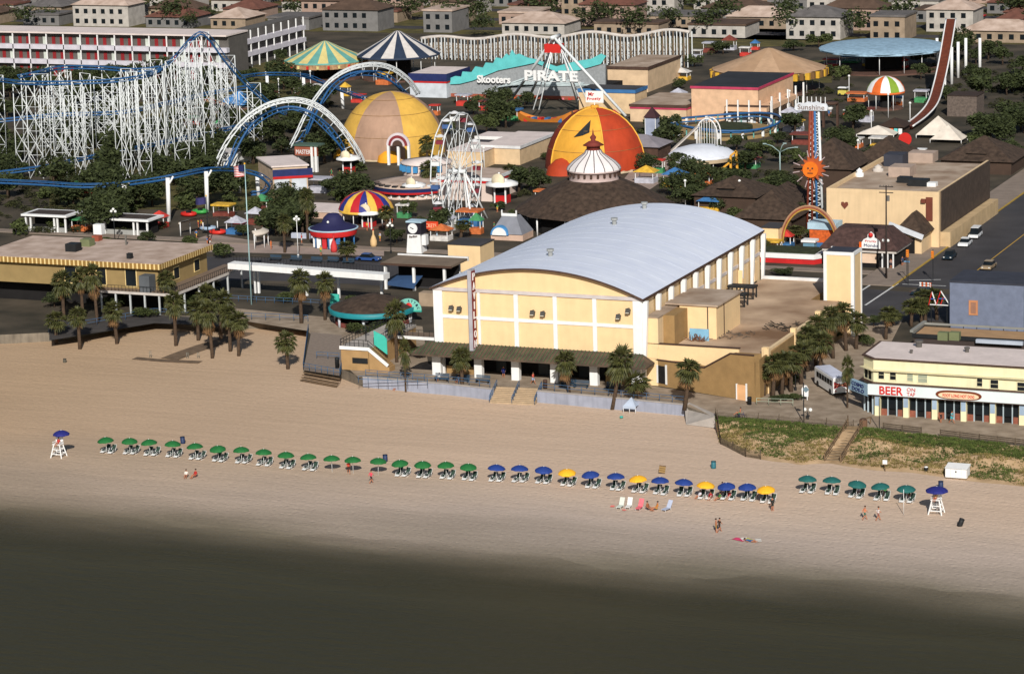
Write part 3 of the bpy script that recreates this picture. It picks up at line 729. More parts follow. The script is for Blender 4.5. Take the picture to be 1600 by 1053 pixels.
for (x, yb, yt, lb, kd, h0, *xt_) in [
    (88, 538, 498, 'palm at the far end of the row along the boardwalk sand', 0, ZS), (125, 545, 492, 'palm with a bare trunk at the edge of the sand, second in the row', 2, ZS),
    (183, 538, 482, 'palm on the sand before the yellow building, shadow falling behind it', 1, ZS), (275, 541, 470, 'tall thin palm on the sand right of the yellow building corner', 2, ZS),
    (310, 533, 482, 'rearmost palm of the dense clump on the sand', 0, ZS), (332, 560, 486, 'palm standing foremost in the dense clump on the sand', 1, ZS),
    (360, 549, 490, 'palm leaning on the right of the dense clump on the sand', 2, ZS), (373, 556, 500, 'rightmost palm of the dense clump, brown fronds hanging low', 1, ZS),
    (130, 500, 432, 'tall dark palm in front of the yellow building front wall', 2, 0), (152, 505, 428, 'palm crowded against the yellow building balcony', 1, 0),
    (100, 500, 440, 'palm under the striped eave of the yellow building', 0, 0), (262, 490, 436, 'big round palm at the corner of the yellow building balcony', 2, 0),
    (325, 520, 460, 'palm behind the dense clump beside the boardwalk', 0, 0), (345, 525, 470, 'palm behind the dense clump under the raised walkway', 3, 0),
    (471, 505, 434, 'left palm of the pair beside the white walkway beam', 1, 0), (508, 500, 438, 'right palm of the pair beside the white walkway beam', 1, 0),
    (620, 566, 490, 'palm behind the railing under the fan shaped sign', 0, 0), (634, 613, 546, 'slim reddish palm before the sea wall left of the pavilion', 0, ZS),
    (723, 618, 556, 'palm in front of the pavilion awning near the blade sign', 2, ZS), (890, 629, 562, 'palm right of the beach stairs in front of the awning', 1, ZS),
    (957, 639, 560, 'palm leaning right before the awning end', 0, ZS, 974), (1006, 642, 595, 'low palm with brown fronds leaning left over the canvas shelter', 3, ZS, 986),
    (1070, 637, 574, 'large full palm before the sloping tan wall', 1, 0, 1083),
    (1193, 618, 580, 'shaggy brown palm at the front corner of the tan wing', 1, 0), (1208, 622, 566, 'palm second in the clump by the tan wing side', 1, 0),
    (1222, 620, 560, 'palm with green head in the middle of the clump by the tan wing', 1, 0), (1236, 612, 566, 'palm rearward in the clump by the tan wing side wall', 3, 0),
    (1252, 600, 548, 'palm beside the double globe lamp near the bus', 1, 0), (1262, 580, 520, 'palm halfway along the tan wing side wall', 1, 0), (1275, 572, 505, 'bushy palm before the third pier of the wing wall', 1, 0),
    (1282, 590, 530, 'palm with long brown skirt behind the double lamp', 1, 0), (1302, 560, 492, 'dense palm right below the square tower', 1, 0), (1322, 548, 486, 'palm before the tower corner facing the street', 1, 0),
    (1338, 545, 500, 'palm on the street side of the tower clump', 0, 0), (1324, 637, 572, 'thin palm with a scorched brown head before the bus', 3, 0),
    (1384, 530, 488, 'palm on the near street corner left of the roof deck', 1, 0), (1392, 510, 492, 'low palm behind the roof deck railing corner', 0, 0), (1424, 510, 478, 'brown fronded palm behind the roof deck', 3, 0),
    (1446, 505, 462, 'green palm on the street island by the crosswalk', 1, 0), (1464, 500, 460, 'palm with orange brown skirt near the grey building', 3, 0), (1440, 505, 476, 'low spreading palm beside the coloured lights sign', 0, 0),
    (481, 374, 308, 'big dark palm on the park edge left of the hat roofed stand', 2, 0), (543, 412, 385, 'small palm before the hat roofed stand', 0, 0), (720, 374, 350, 'palm planted at the foot of the ferris wheel', 1, 0),
    (671, 300, 262, 'palm beside the curved pink building', 0, 0), (668, 256, 222, 'palm between the yellow dome and the ferris wheel', 0, 0), (797, 300, 266, 'palm before the pink building end wall', 0, 0),
    (1240, 385, 358, 'spreading palm under the rainbow arch', 1, 0), (605, 368, 330, 'palm left of the white round faced tower', 2, 0), (1190, 400, 380, 'young palm behind the dance hall corner', 0, 0), (445, 395, 345, 'dark palm at the park edge right of the flagpole', 2, 0)]:
    o = palm(x, yb, yt, lb, kd, h0, *xt_)
    if 'thin palm with' in lb or 'slim' in lb: o.scale = (.5, .5, o.scale[2])

leafm = M('oak_leaf', (58, 66, 34), .8, .4, .8, rgb2=(34, 42, 20)); leafm2 = M('shrub_leaf', (70, 78, 40), .8, .4, .8, rgb2=(44, 52, 24)); barkm = M('bark', (74, 60, 48), .95)
def tree_proto(name, seed, w, h, n, mat, trunk=True, leaf=.32):
    rnd = random.Random(seed)
    t = thing(name, 'tree', 'tree' if trunk else 'shrub', (0, 0, 0))
    mb = MB(); cl = []
    for k in range(11):
        a = rnd.random() * 6.28; rr = w / 2 * sqrt(rnd.random()) * .72
        cl.append((cos(a) * rr, sin(a) * rr, h * rnd.uniform(.38 if trunk else .15, .78), w * rnd.uniform(.16, .27)))
    for k in range(n):
        c = cl[k % 11]; a = rnd.random() * 6.28; e = math.asin(rnd.uniform(-.5, 1)); r = c[3] * rnd.uniform(.75, 1.1)
        p = Vector((c[0] + cos(a) * cos(e) * r, c[1] + sin(a) * cos(e) * r, max(.1, c[2] + sin(e) * r * .8)))
        u = Vector((rnd.uniform(-1, 1), rnd.uniform(-1, 1), rnd.uniform(-.6, .6))).normalized() * leaf * rnd.uniform(.6, 1.3); v = Vector((rnd.uniform(-1, 1), rnd.uniform(-1, 1), rnd.uniform(-1, 1))).normalized() * leaf * rnd.uniform(.5, 1)
        mb.add([p - u, p - v * .6, p + u, p + v], [(0, 1, 2, 3)])
    mb.build('crown', mat, t)
    if trunk:
        m = MB(); m.tube([(0, 0, -.2), (.1, .05, h * .3), (0, .1, h * .5)], .22, 7, r2=.12)
        for c in cl[:5]: m.tube([(.05, .05, h * .32), (c[0] * .7, c[1] * .7, c[2])], .09, 5, r2=.04)
        m.build('trunk', barkm, t)
    return t
TP = {}
TREES = [(432, 368, 60, 48), (350, 402, 40, 22), (115, 325, 60, 40), (90, 360, 30, 22), (843, 302, 40, 40), (705, 340, 20, 14), (1080, 325, 55, 38), (1052, 305, 44, 30), (1120, 330, 40, 26), (1150, 350, 36, 26),
    (790, 200, 60, 46), (760, 210, 40, 34), (740, 180, 30, 24), (700, 210, 26, 20), (1017, 215, 30, 34), (1048, 205, 34, 26), (820, 165, 30, 22), (920, 122, 20, 16), (800, 140, 26, 20),
    (640, 340, 30, 28), (660, 360, 26, 22), (590, 330, 36, 24), (620, 380, 36, 24), (620, 290, 20, 12), (520, 245, 36, 46), (495, 255, 24, 30), (460, 210, 40, 30), (410, 215, 30, 26), (440, 240, 30, 24),
    (395, 335, 30, 30), (380, 370, 26, 20), (300, 385, 30, 16), (230, 380, 30, 18), (170, 385, 26, 16), (75, 400, 30, 18), (420, 90, 40, 24), (395, 100, 30, 18), (460, 70, 36, 20), (1130, 85, 36, 20), (1085, 105, 30, 20), (1060, 140, 26, 18),
    (1190, 240, 40, 22), (1215, 225, 30, 18), (1240, 250, 26, 20), (1150, 290, 40, 24), (1200, 300, 40, 26), (1225, 330, 36, 28), (1330, 260, 40, 24), (1360, 250, 40, 22), (1310, 220, 30, 18), (1290, 120, 24, 18),
    (1470, 215, 30, 16), (1440, 100, 40, 24), (1500, 80, 40, 26), (1525, 100, 30, 24), (1280, 75, 40, 22), (1240, 80, 36, 18), (1300, 420, 30, 12), (1225, 430, 40, 12), (560, 480, 40, 20), (600, 520, 60, 18), (560, 520, 40, 16), (655, 560, 30, 20), (450, 470, 40, 12), (330, 455, 40, 16), (310, 480, 36, 18), (180, 480, 50, 20), (280, 480, 50, 20), (120, 470, 60, 24), (228, 495, 40, 16), (85, 480, 40, 24), (1240, 600, 26, 14), (1224, 625, 22, 10), (1244, 625, 22, 12), (1210, 628, 20, 10), (1300, 530, 30, 14), (1290, 500, 26, 14), (1355, 540, 30, 18), (1365, 510, 26, 18), (985, 250, 24, 14), (1005, 240, 20, 12), (860, 250, 30, 12), (780, 330, 26, 16), (810, 345, 30, 18), (1095, 350, 24, 14), (940, 300, 20, 8)]
rb_ = random.Random(5)
nts = ['low dark evergreen', 'rounded park tree', 'dense shady tree', 'loose crowned tree']
lm = [((570, 600), 'by the hat stand')]
spots_named = [
  (380, 400, 'near the boardwalk, left of centre')]
LMK = [(230, 200, 'tall coaster towers'), (100, 200, 'left-hand coaster towers'), (460, 190, 'front coaster arch'), (580, 130, 'rear coaster arch'), (614, 200, 'yellow dome'), (715, 260, 'ferris wheel'), (930, 210, 'red dome'), (930, 300, 'white cupola'), (573, 310, 'striped carousel'), (522, 345, 'navy hat roof'), (648, 370, 'dial tower'), (790, 355, 'shell kiosk'), (440, 275, 'white hall'), (645, 285, 'curved pink arcade'), (800, 235, 'beige store'), (510, 90, 'teal striped tent'), (620, 80, 'navy striped tent'), (790, 110, 'bumper car hall'), (870, 120, 'ship ride'), (1000, 120, 'tall beige block'), (1150, 150, 'peach hall'), (1200, 90, 'tan tent'), (1380, 75, 'blue ride canopy'), (1384, 130, 'orange striped canopy'), (1470, 120, 'flume chute'), (1467, 200, 'white tents'), (1268, 260, 'sun face'), (1130, 210, 'blue ring ride'), (1097, 240, 'pale round canopy'), (1219, 240, 'triple lamp'), (1400, 300, 'beige theatre'), (1190, 340, 'brown hip roofed hall'), (1265, 350, 'thin arch'), (1367, 390, 'fruit sign'), (190, 350, 'white rimmed stalls'), (390, 370, 'tall flagpole'), (320, 350, 'dark blue flag'), (1500, 165, 'timber hut'), (1300, 220, 'dark arched frame'), (200, 400, 'yellow arcade roof'), (480, 430, 'white footbridge'), (583, 480, 'round snack bar'), (1320, 520, 'square tower'), (1240, 600, 'tan wing'), (200, 75, 'red door motel'), (860, 80, 'white trestles'), (1020, 200, 'slim grey tower'), (680, 130, 'banded hall'), (375, 150, 'sky blue tent'), (1600, 300, 'right-hand street'), (-30, 300, 'left-hand picture edge'), (100, 10, 'motel far end'), (330, 40, 'motel wing'), (500, 20, 'teal tent top'), (640, 10, 'navy tent top'), (800, 20, 'left trestle end'), (1000, 20, 'right trestle end'), (1200, 30, 'tan tent top'), (1400, 20, 'blue ride roof'), (1490, 20, 'flume top'), (1570, 60, 'flume columns')]
USED = set()
def uniq(what, x, y):
    L_ = sorted(LMK, key=lambda q: (q[0] - x) ** 2 + ((q[1] - y) * 2) ** 2)[:9]
    def rel(q): dx, dy = x - q[0], (y - q[1]) * 1.6; return ('right of' if dx > 0 else 'left of') if abs(dx) > abs(dy) else ('in front of' if dy > 0 else 'behind')
    for a in L_:
        c = f'{what} {rel(a)} the {a[2]}'
        if c not in USED and a is L_[0]: break
    else:
        for i, a in enumerate(L_):
            done = False
            for b in L_[i + 1:]:
                for c in (f'{what} {rel(a)} the {a[2]}, towards the {b[2]}', f'{what} between the {a[2]} and the {b[2]}'):
                    if c not in USED: done = True; break
                if done: break
            if done: break
    USED.add(c); return c
def whereabouts(x, y):
    if y > 440: zone = 'on the boardwalk side of the street'
    elif x < 420: zone = 'under the tall roller coaster towers' if y < 300 else 'near the small white roofed stalls'
    elif x < 760: zone = 'between the striped carousel and ferris wheel' if y > 260 else 'behind the yellow dome'
    elif x < 1020: zone = 'around the red and yellow dome'
    elif x < 1250: zone = 'beside the kiddie rides behind the dance hall'
    else: zone = 'by the log flume and beige theatre'
    return zone
for i, (x, y, w, h) in enumerate(TREES):
    kd = i % 4
    P = g(x, y); s = FL / (P - CAM).length; ww, hh = w / s, h / s * 1.05
    if kd not in TP:
        TP[kd] = tree_proto('park_tree', 40 + kd, 6.0, 5.0, 1500, [leafm, leafm2][kd % 2])
    f = (TP[kd], P, rb_.random() * 6)
    kind = nts[kd]; size = 'broad' if w > 38 else ('narrow' if w < 27 else 'medium')
    lb = uniq(f'{size} {kind}', x, y)
    o = dup(f[0], f[1], f[2], lb, (ww / 6, ww / 6, hh / 5)); o['group'] = 'trees ' + whereabouts(x, y)
for o in TP.values():
    for c in list(o.children): bpy.data.objects.remove(c)
    bpy.data.objects.remove(o)
# ---------------------------------------------------------------- people
def skin_body(joints, bones, radii):
    me = bpy.data.meshes.new('b'); me.from_pydata(joints, bones, []); ob = bpy.data.objects.new('b', me); COL.objects.link(ob)
    sk = ob.modifiers.new('s', 'SKIN'); su = ob.modifiers.new('u', 'SUBSURF'); su.levels = 1; su.render_levels = 1
    me.skin_vertices[0].data[0].use_root = True
    for i, r in enumerate(radii): me.skin_vertices[0].data[i].radius = (r, r)
    dg = bpy.context.evaluated_depsgraph_get(); m2 = bpy.data.meshes.new_from_object(ob.evaluated_get(dg))
    vs = [tuple(v.co) for v in m2.vertices]; fs = [tuple(p.vertices) for p in m2.polygons]
    bpy.data.objects.remove(ob); bpy.data.meshes.remove(m2); return vs, fs
#          pelvis chest neck head  | L sh, elb, hand | R | L hip knee foot toe | R
def pose(kind):
    if kind == 'stand': J = [(0, 0, .95), (0, 0, 1.3), (0, 0, 1.48), (0, 0, 1.66), (.19, 0, 1.4), (.25, .02, 1.12), (.24, -.08, .86), (-.19, 0, 1.4), (-.25, .02, 1.12), (-.24, -.08, .86), (.1, 0, .9), (.11, -.02, .5), (.12, .02, .08), (.13, -.16, .04), (-.1, 0, .9), (-.11, -.02, .5), (-.12, .02, .08), (-.13, -.16, .04)]
    elif kind == 'walk': J = [(0, 0, .93), (0, -.03, 1.28), (0, -.05, 1.46), (0, -.08, 1.63), (.19, 0, 1.38), (.24, .16, 1.14), (.22, .2, .9), (-.19, -.05, 1.38), (-.24, -.2, 1.15), (-.2, -.36, 1.0), (.1, 0, .88), (.11, -.2, .5), (.12, -.3, .1), (.13, -.46, .06), (-.1, 0, .88), (-.11, .06, .48), (-.12, .36, .16), (-.13, .22, .04)]
    elif kind == 'sit': J = [(0, 0, .32), (0, .14, .66), (0, .16, .84), (0, .14, 1.02), (.19, .14, .76), (.26, .1, .5), (.2, -.2, .4), (-.19, .14, .76), (-.26, .1, .5), (-.2, -.2, .4), (.1, -.02, .28), (.12, -.42, .42), (.12, -.75, .1), (.12, -.9, .1), (-.1, -.02, .28), (-.12, -.42, .42), (-.12, -.75, .1), (-.12, -.9, .1)]
    else: J = [(0, 0, .14), (0, .36, .16), (0, .54, .18), (0, .7, .24), (.19, .44, .14), (.34, .3, .1), (.36, .02, .08), (-.19, .44, .14), (-.34, .3, .1), (-.36, .02, .08), (.1, -.05, .12), (.13, -.45, .2), (.14, -.85, .1), (.14, -.95, .16), (-.1, -.05, .12), (-.13, -.45, .12), (-.14, -.85, .1), (-.14, -.95, .16)]
    E_ = [(0, 1), (1, 2), (2, 3), (1, 4), (4, 5), (5, 6), (1, 7), (7, 8), (8, 9), (0, 10), (10, 11), (11, 12), (12, 13), (0, 14), (14, 15), (15, 16), (16, 17)]
    Rr = [.14, .15, .06, .11, .07, .05, .04, .07, .05, .04, .1, .07, .05, .04, .1, .07, .05, .04]
    return J, E_, Rr
BODY = {}
def person(P, kind, label, shirt=None, shorts=(60, 60, 90), rz=0.0, s=1.0, hairc=(52, 36, 26)):
    if kind not in BODY: BODY[kind] = (skin_body(*pose(kind)), pose(kind)[0])
    (vs, fs), J = BODY[kind]
    pel, ch, hd = Vector(J[0]), Vector(J[1]), Vector(J[3])
    mats = [skin, M('cloth_%d_%d_%d' % tuple(shirt), shirt) if shirt else skin, M('cloth_%d_%d_%d' % tuple(shorts), shorts)]
    t = thing('person', label, 'person', (0, 0, 0))
    mb = MB(); mb.v = list(vs); mb.f = list(fs)
    for f in fs:
        c = sum((Vector(vs[i]) for i in f), Vector()) / len(f)
        ax = (ch - pel).normalized(); u = (c - pel).dot(ax); side = (c - pel - ax * u).length
        if (c - hd).length < .17: m = 0
        elif .07 < u < (ch - pel).length + .14 and side < .28: m = 1
        elif -.32 < u <= .07 and side < .25 and (kind in ('stand', 'walk') or (c - pel).length < .33): m = 2
        else: m = 0
        mb.mi.append(m); mb.sm.append(True)
    mb.build('body', mats, t)
    MB().sphere((hd.x, hd.y + .02, hd.z + .03), .135, 8, half=True).build('hair', M('hair_%d' % hairc[0], hairc), t)
    t.location = P; t.rotation_euler.z = rz; t.scale = (s, s, s)
    return t

# ---------------------------------------------------------------- beach furniture
um_green = M('umbrella_green', (34, 104, 52), .7, .1, 2); um_blue = M('umbrella_blue', (36, 62, 132), .7, .1, 2); um_yel = M('umbrella_yellow', (238, 176, 40), .7, .06, 2); um_teal = M('umbrella_teal', (34, 96, 92), .7, .1, 2)
um_navy = M('umbrella_navy', (38, 42, 116), .7, .1, 2)
def umbrella_proto(mat, r=1.12, hz=1.75, nm='umbrella'):
    t = thing('beach_umbrella', nm, 'umbrella', (0, 0, 0))
    mb = MB(); n = 8; rings = [(0.02, .52), (.3, .48), (.62, .34), (.88, .16), (1.0, 0.0)]; vs = []
    for (f, z) in rings:
        for j in range(n * 2):
            a = pi * j / n; rr = r * f * (1 if j % 2 == 0 else .955); vs.append((cos(a) * rr, sin(a) * rr, hz + z - (0 if j % 2 == 0 else -.03 * f)))
    k = n * 2; fs = [tuple(range(k))]
    for i in range(len(rings) - 1):
        for j in range(k): fs.append((i * k + j, (i + 1) * k + j, (i + 1) * k + (j + 1) % k, i * k + (j + 1) % k))
    o_ = (len(rings) - 1) * k; lo = len(vs); vs += [(v[0], v[1], v[2] - .12) for v in vs[o_:o_ + k]]
    for j in range(k): fs.append((o_ + j, lo + j, lo + (j + 1) % k, o_ + (j + 1) % k))
    mb.add(vs, fs); mb.build('canopy', mat, t)
    m = MB().tube([(0, 0, -.3), (0, 0, hz + .55)], .03, 6); m.sphere((0, 0, hz + .58), .05, 6); m.build('pole', white, t)
    m = MB()
    for j in range(8): a = 2 * pi * j / 8; m.beam((0, 0, hz + .44), (cos(a) * r * .97, sin(a) * r * .97, hz - .02), .02)
    m.build('rib_frame', M('umbrella_rib', (200, 200, 200)), t)
    return t
def chair_proto():
    t = thing('lounge_chair', 'c', 'lounge chair', (0, 0, 0))
    fab = M('chair_webbing', (44, 64, 54), .8, .2, 3)
    # the foot is towards the water (-y), the backrest towards the land
    m = MB()
    for sx in (-.3, .3):
        m.tube([(sx, -.75, .3), (sx, .25, .34)], .025, 5); m.tube([(sx, .25, .34), (sx, .72, .95)], .025, 5)
        m.tube([(sx, -.7, 0), (sx, -.7, .5), (sx, .2, .56)], .022, 5); m.tube([(sx, .3, 0), (sx, .2, .56)], .022, 5); m.tube([(sx, -.7, .02), (sx, .3, .02)], .022, 5)
    m.tube([(-.3, -.75, .3), (.3, -.75, .3)], .025, 5); m.tube([(-.3, .72, .95), (.3, .72, .95)], .025, 5)
    m.build('frame', white, t)
    MB().beam((0, -.74, .31), (0, .25, .35), .54, .025).build('seat', fab, t)
    MB().beam((0, .26, .36), (0, .71, .94), .54, .025).build('backrest', fab, t)
    MB().beam((0, -1.15, .2), (0, -.76, .3), .54, .05).build('footrest', white, t)
    return t
UP_ = {'green': umbrella_proto(um_green), 'blue': umbrella_proto(um_blue, 1.16), 'yellow': umbrella_proto(um_yel, 1.16), 'teal': umbrella_proto(um_teal, 1.18)}
CH = chair_proto()
ORD = ['first', 'second', 'third', 'fourth', 'fifth', 'sixth', 'seventh', 'eighth', 'ninth', 'tenth', 'eleventh', 'twelfth', 'thirteenth', 'fourteenth', 'fifteenth', 'sixteenth', 'seventeenth']
US = [('green', x, y) for x, y in [(166, 686), (202, 688), (234, 691), (269, 693), (305, 696), (341, 699), (377, 702), (411, 705), (446, 708), (482, 711), (518, 714), (551, 716), (590, 717), (626, 720), (660, 723), (697, 725), (731, 727)]]
US += [('blue', 774, 729), ('blue', 811, 731), ('blue', 848, 733), ('yellow', 886, 736), ('blue', 924, 739), ('blue', 962, 743), ('yellow', 998, 747), ('blue', 1031, 749), ('blue', 1067, 751), ('yellow', 1101, 755), ('blue', 1136, 757), ('blue', 1168, 759), ('yellow', 1198, 762)]
US += [('teal', x, y) for x, y in [(1261, 747), (1299, 750), (1337, 755), (1377, 758), (1416, 761)]]
cnt = {}; tot = {'green': 17, 'blue': 9, 'yellow': 4, 'teal': 5}
rc = random.Random(9)
for (c, x, y) in US:
    k = cnt.get(c, 0); cnt[c] = k + 1
    P = g(x, y, ZS + 2.0); P.z = beach_z(P.x, P.y)
    word = {'green': 'dark green', 'blue': 'blue', 'yellow': 'yellow', 'teal': 'bluish green'}[c]
    special = {('green', 10): 'dark green umbrella with no chairs, left of the woman in orange', ('green', 11): 'dark green umbrella with no chairs, behind the woman in orange', ('green', 12): 'dark green umbrella with no chairs, in front of a navy barrel'}
    lb = special.get((c, k), f'{word} beach umbrella over two chairs, {ORD[k]} of its colour along the row')
    if c == 'teal': lb = f'{word} beach umbrella, {ORD[k]} from the gap beside the yellow umbrella'
    o = dup(UP_[c], P, rc.random(), lb); o['group'] = f'{word} beach umbrellas in the shoreline row'
    o.rotation_euler.x = rc.uniform(-.09, .09); o.rotation_euler.y = rc.uniform(-.09, .09)
    if (c, k) in special: continue
    for j, sx in enumerate((-.52, .52)):
        q = Vector((P.x + sx, P.y + .65 + rc.uniform(-.12, .12), 0)); q.z = beach_z(q.x, q.y)
        cc = dup(CH, q, rc.uniform(-.12, .12), f'white framed lounge chair, {"left" if j == 0 else "right"}-hand one beneath {"the " + ORD[k] + " " + word} umbrella')
        cc['group'] = 'lounge chairs under the beach umbrellas'
for o in list(UP_.values()) + [CH]:
    for c in list(o.children): bpy.data.objects.remove(c)
    bpy.data.objects.remove(o)

def lifeguard(x, yb, xu, yu, r, label, ulabel):
    P = g(x, yb, ZS); P.z = beach_z(P.x, P.y)
    t = thing('lifeguard_stand', label, 'lifeguard stand', P)
    H_ = 1.75
    for sx in (-1, 1):
        for sy in (-1, 1):
            m = MB(); m.beam((P.x + sx * .85, P.y + sy * .75, P.z - .1), (P.x + sx * .45, P.y + sy * .4, P.z + H_), .13); m.build('leg', white, t)
    for z in (.5, 1.1):
        f = .85 - .4 * z / H_; fy = .75 - .35 * z / H_
        for sy in (-1, 1): MB().beam((P.x - f, P.y + sy * fy, P.z + z), (P.x + f, P.y + sy * fy, P.z + z), .1).build('cross_rung', white, t)
        for sx in (-1, 1): MB().beam((P.x + sx * f, P.y - fy, P.z + z), (P.x + sx * f, P.y + fy, P.z + z), .1).build('cross_rung', white, t)
    MB().box(P.x - .6, P.y - .55, P.z + H_, P.x + .6, P.y + .5, P.z + H_ + .1).build('seat', white, t)
    MB().box(P.x - .55, P.y + .38, P.z + H_ + .1, P.x + .55, P.y + .5, P.z + H_ + .95).build('backrest', white, t)
    for sx in (-.56, .5): MB().box(P.x + sx, P.y - .5, P.z + H_ + .3, P.x + sx + .08, P.y + .4, P.z + H_ + .4).build('armrest', white, t)
    U = at(xu, yu, yb, ZS, x)
    u = umbrella_proto(um_navy, r, U.z - P.z - .25, ulabel); u.location = (U.x, U.y + .25, P.z); tag(u, ulabel, 'umbrella')
    return P
P = lifeguard(92, 714, 94, 676, 1.15, 'white wooden lifeguard stand alone before the first green umbrella', 'navy umbrella over the lifeguard stand at the far end of the beach')
person(P + Vector((.1, -.1, 1.62)), 'sit', 'lifeguard sitting on the high stand at the far beach end', (180, 60, 50), (180, 40, 40), rz=0, s=.95)
P = lifeguard(1463, 802, 1463, 764, 1.4, 'white wooden lifeguard stand near the white storage box', 'large royal blue umbrella over the lifeguard stand by the storage box')
person(P + Vector((-.1, -.1, 1.62)), 'sit', 'lifeguard sitting on the stand near the white storage box', (214, 170, 130), (180, 50, 40), s=.95)
for (x, yb, lb) in ((1452, 797, 'grey green surfboard lying behind the lifeguard stand'), (100, 700, 'green board lying beside the far lifeguard stand')):
    pass
# barrels
def barrel(x, yb, label, mat, tilt=0.0, r=.32, h=.95):
    P = g(x, yb, ZS); P.z = beach_z(P.x, P.y) - .05
    t = thing('litter_barrel', label, 'litter barrel', P); t.rotation_euler = (0, tilt, 0)
    MB().lathe([(0, 0), (r, 0), (r * 1.03, h * .33), (r, h * .35), (r * 1.03, h * .66), (r, h * .68), (r, h), (r * .9, h), (r * .9, h - .1), (0, h - .1)], 14, P).build('drum', mat, t)
    MB().lathe([(r * .93, h), (r * 1.06, h), (r * 1.06, h + .05), (r * .93, h + .05), (r * .93, h)], 14, P).build('rim', black, t)
navyd = M('drum_navy', (38, 54, 88), .5, .1, 2)
barrel(286, 693, 'dark blue litter barrel behind the fifth green umbrella', navyd, -.06)
barrel(602, 720, 'dark blue litter barrel behind the green umbrella without chairs', navyd)
barrel(1115, 731, 'blue green litter barrel on open sand behind the yellow umbrella', M('drum_teal', (44, 104, 116), .5, .1, 2))
barrel(1470, 764, 'navy litter barrel behind the near lifeguard umbrella', navyd)
barrel(1499, 822, 'black litter barrel tipped over to one side near the water', black, .35)
barrel(101, 567, 'low dark wire barrel on the sand far from the umbrellas', M('wire_grey', (84, 80, 70)), .1, .25, .6)
# tilted notice, sign boards, small posts
P = g(1034, 738, ZS)
t = thing('wooden_crate', 'tilted brown wooden crate alone on the sand behind the umbrellas', 'crate', P); t.rotation_euler = (0, .15, .3)
MB().box(P.x - .42, P.y - .3, P.z, P.x + .42, P.y + .3, P.z + .08).build('bottom', wood, t)
for k in range(3):
    MB().box(P.x - .42, P.y - .33, P.z + .1 + k * .28, P.x + .42, P.y - .3, P.z + .32 + k * .28).build('slat', M('crate_slat', (150, 122, 78)), t)
    MB().box(P.x - .42, P.y + .3, P.z + .1 + k * .28, P.x + .42, P.y + .33, P.z + .32 + k * .28).build('slat', wood, t)
for sx in (-.42, .37): MB().box(P.x + sx, P.y - .3, P.z, P.x + sx + .05, P.y + .3, P.z + .9).build('side', wood, t)
P = g(1383, 733, ZS + .3)
t = thing('notice_sign', 'small white notice sign on a post at the foot of the dune', 'sign', P)
MB().box(P.x - .05, P.y - .05, P.z - .4, P.x + .05, P.y + .05, P.z + 1.1).build('post', wood, t); MB().box(P.x - .3, P.y - .1, P.z + .7, P.x + .3, P.y - .06, P.z + 1.25).build('board', white, t)
P = g(1447, 738, ZS); 
t = thing('litter_bin', 'black bin with a white bag at the dune edge beside the storage box', 'bin', P)
MB().cyl(P, .28, .7, 10).build('bin_body', black, t); MB().sphere((P.x, P.y, P.z + .68), .26, 8, zs=.6).build('bag', white, t)
for k, (x, y, hh) in enumerate([(235, 558, .9), (293, 560, .9), (310, 560, .9), (212, 478, .0)][:3]):
    P = g(x, y, ZS); t = thing('foot_shower', ['thin pair of steel posts on the left arm of the sand boardwalk', 'short thick steel post pair on the right arm of the sand boardwalk', 'outermost steel post pair of the sand boardwalk'][k], 'posts', P)
    for sx in (-.14, .14): MB().tube([(P.x + sx, P.y, P.z - .2), (P.x + sx, P.y, P.z + hh)], .04, 5).build('post', M('galvanised', (120, 118, 108), .5), t)
    MB().beam((P.x - .2, P.y, P.z + hh), (P.x + .2, P.y, P.z + hh), .06).build('crossbar', M('galvanised'), t)
# timber walk on the sand
wk = M('sandy_boards', (110, 92, 74), .95, .2, 1)
t = thing('timber_walk', 'dark sandy timber walk with crossing arms laid on the beach', 'boardwalk', g(290, 555, ZS))
pl = [(g(385, 520, ZS), g(262, 562, ZS), 1.6), (g(210, 560, ZS), g(317, 567, ZS), .8)]
for a, b, w in pl:
    d = b - a; n = int(d.length / .5); d.normalize(); nn = Vector((-d.y, d.x, 0)) * w
    o0 = None
    for k in range(n):
        c = a + d * (k * .5); zt = max(beach_z(c.x, c.y), beach_z(c.x + nn.x, c.y + nn.y)) + .07
        MB().add([(c - nn).to_tuple()[:2] + (zt - .14,), (c + nn).to_tuple()[:2] + (zt - .14,), (c + nn + d * .46).to_tuple()[:2] + (zt - .14,), (c - nn + d * .46).to_tuple()[:2] + (zt - .14,),
                  (c - nn).to_tuple()[:2] + (zt,), (c + nn).to_tuple()[:2] + (zt,), (c + nn + d * .46).to_tuple()[:2] + (zt,), (c - nn + d * .46).to_tuple()[:2] + (zt,)],
                 [(0, 3, 2, 1), (4, 5, 6, 7), (0, 1, 5, 4), (1, 2, 6, 5), (2, 3, 7, 6), (3, 0, 4, 7)]).build('plank', wk, t)
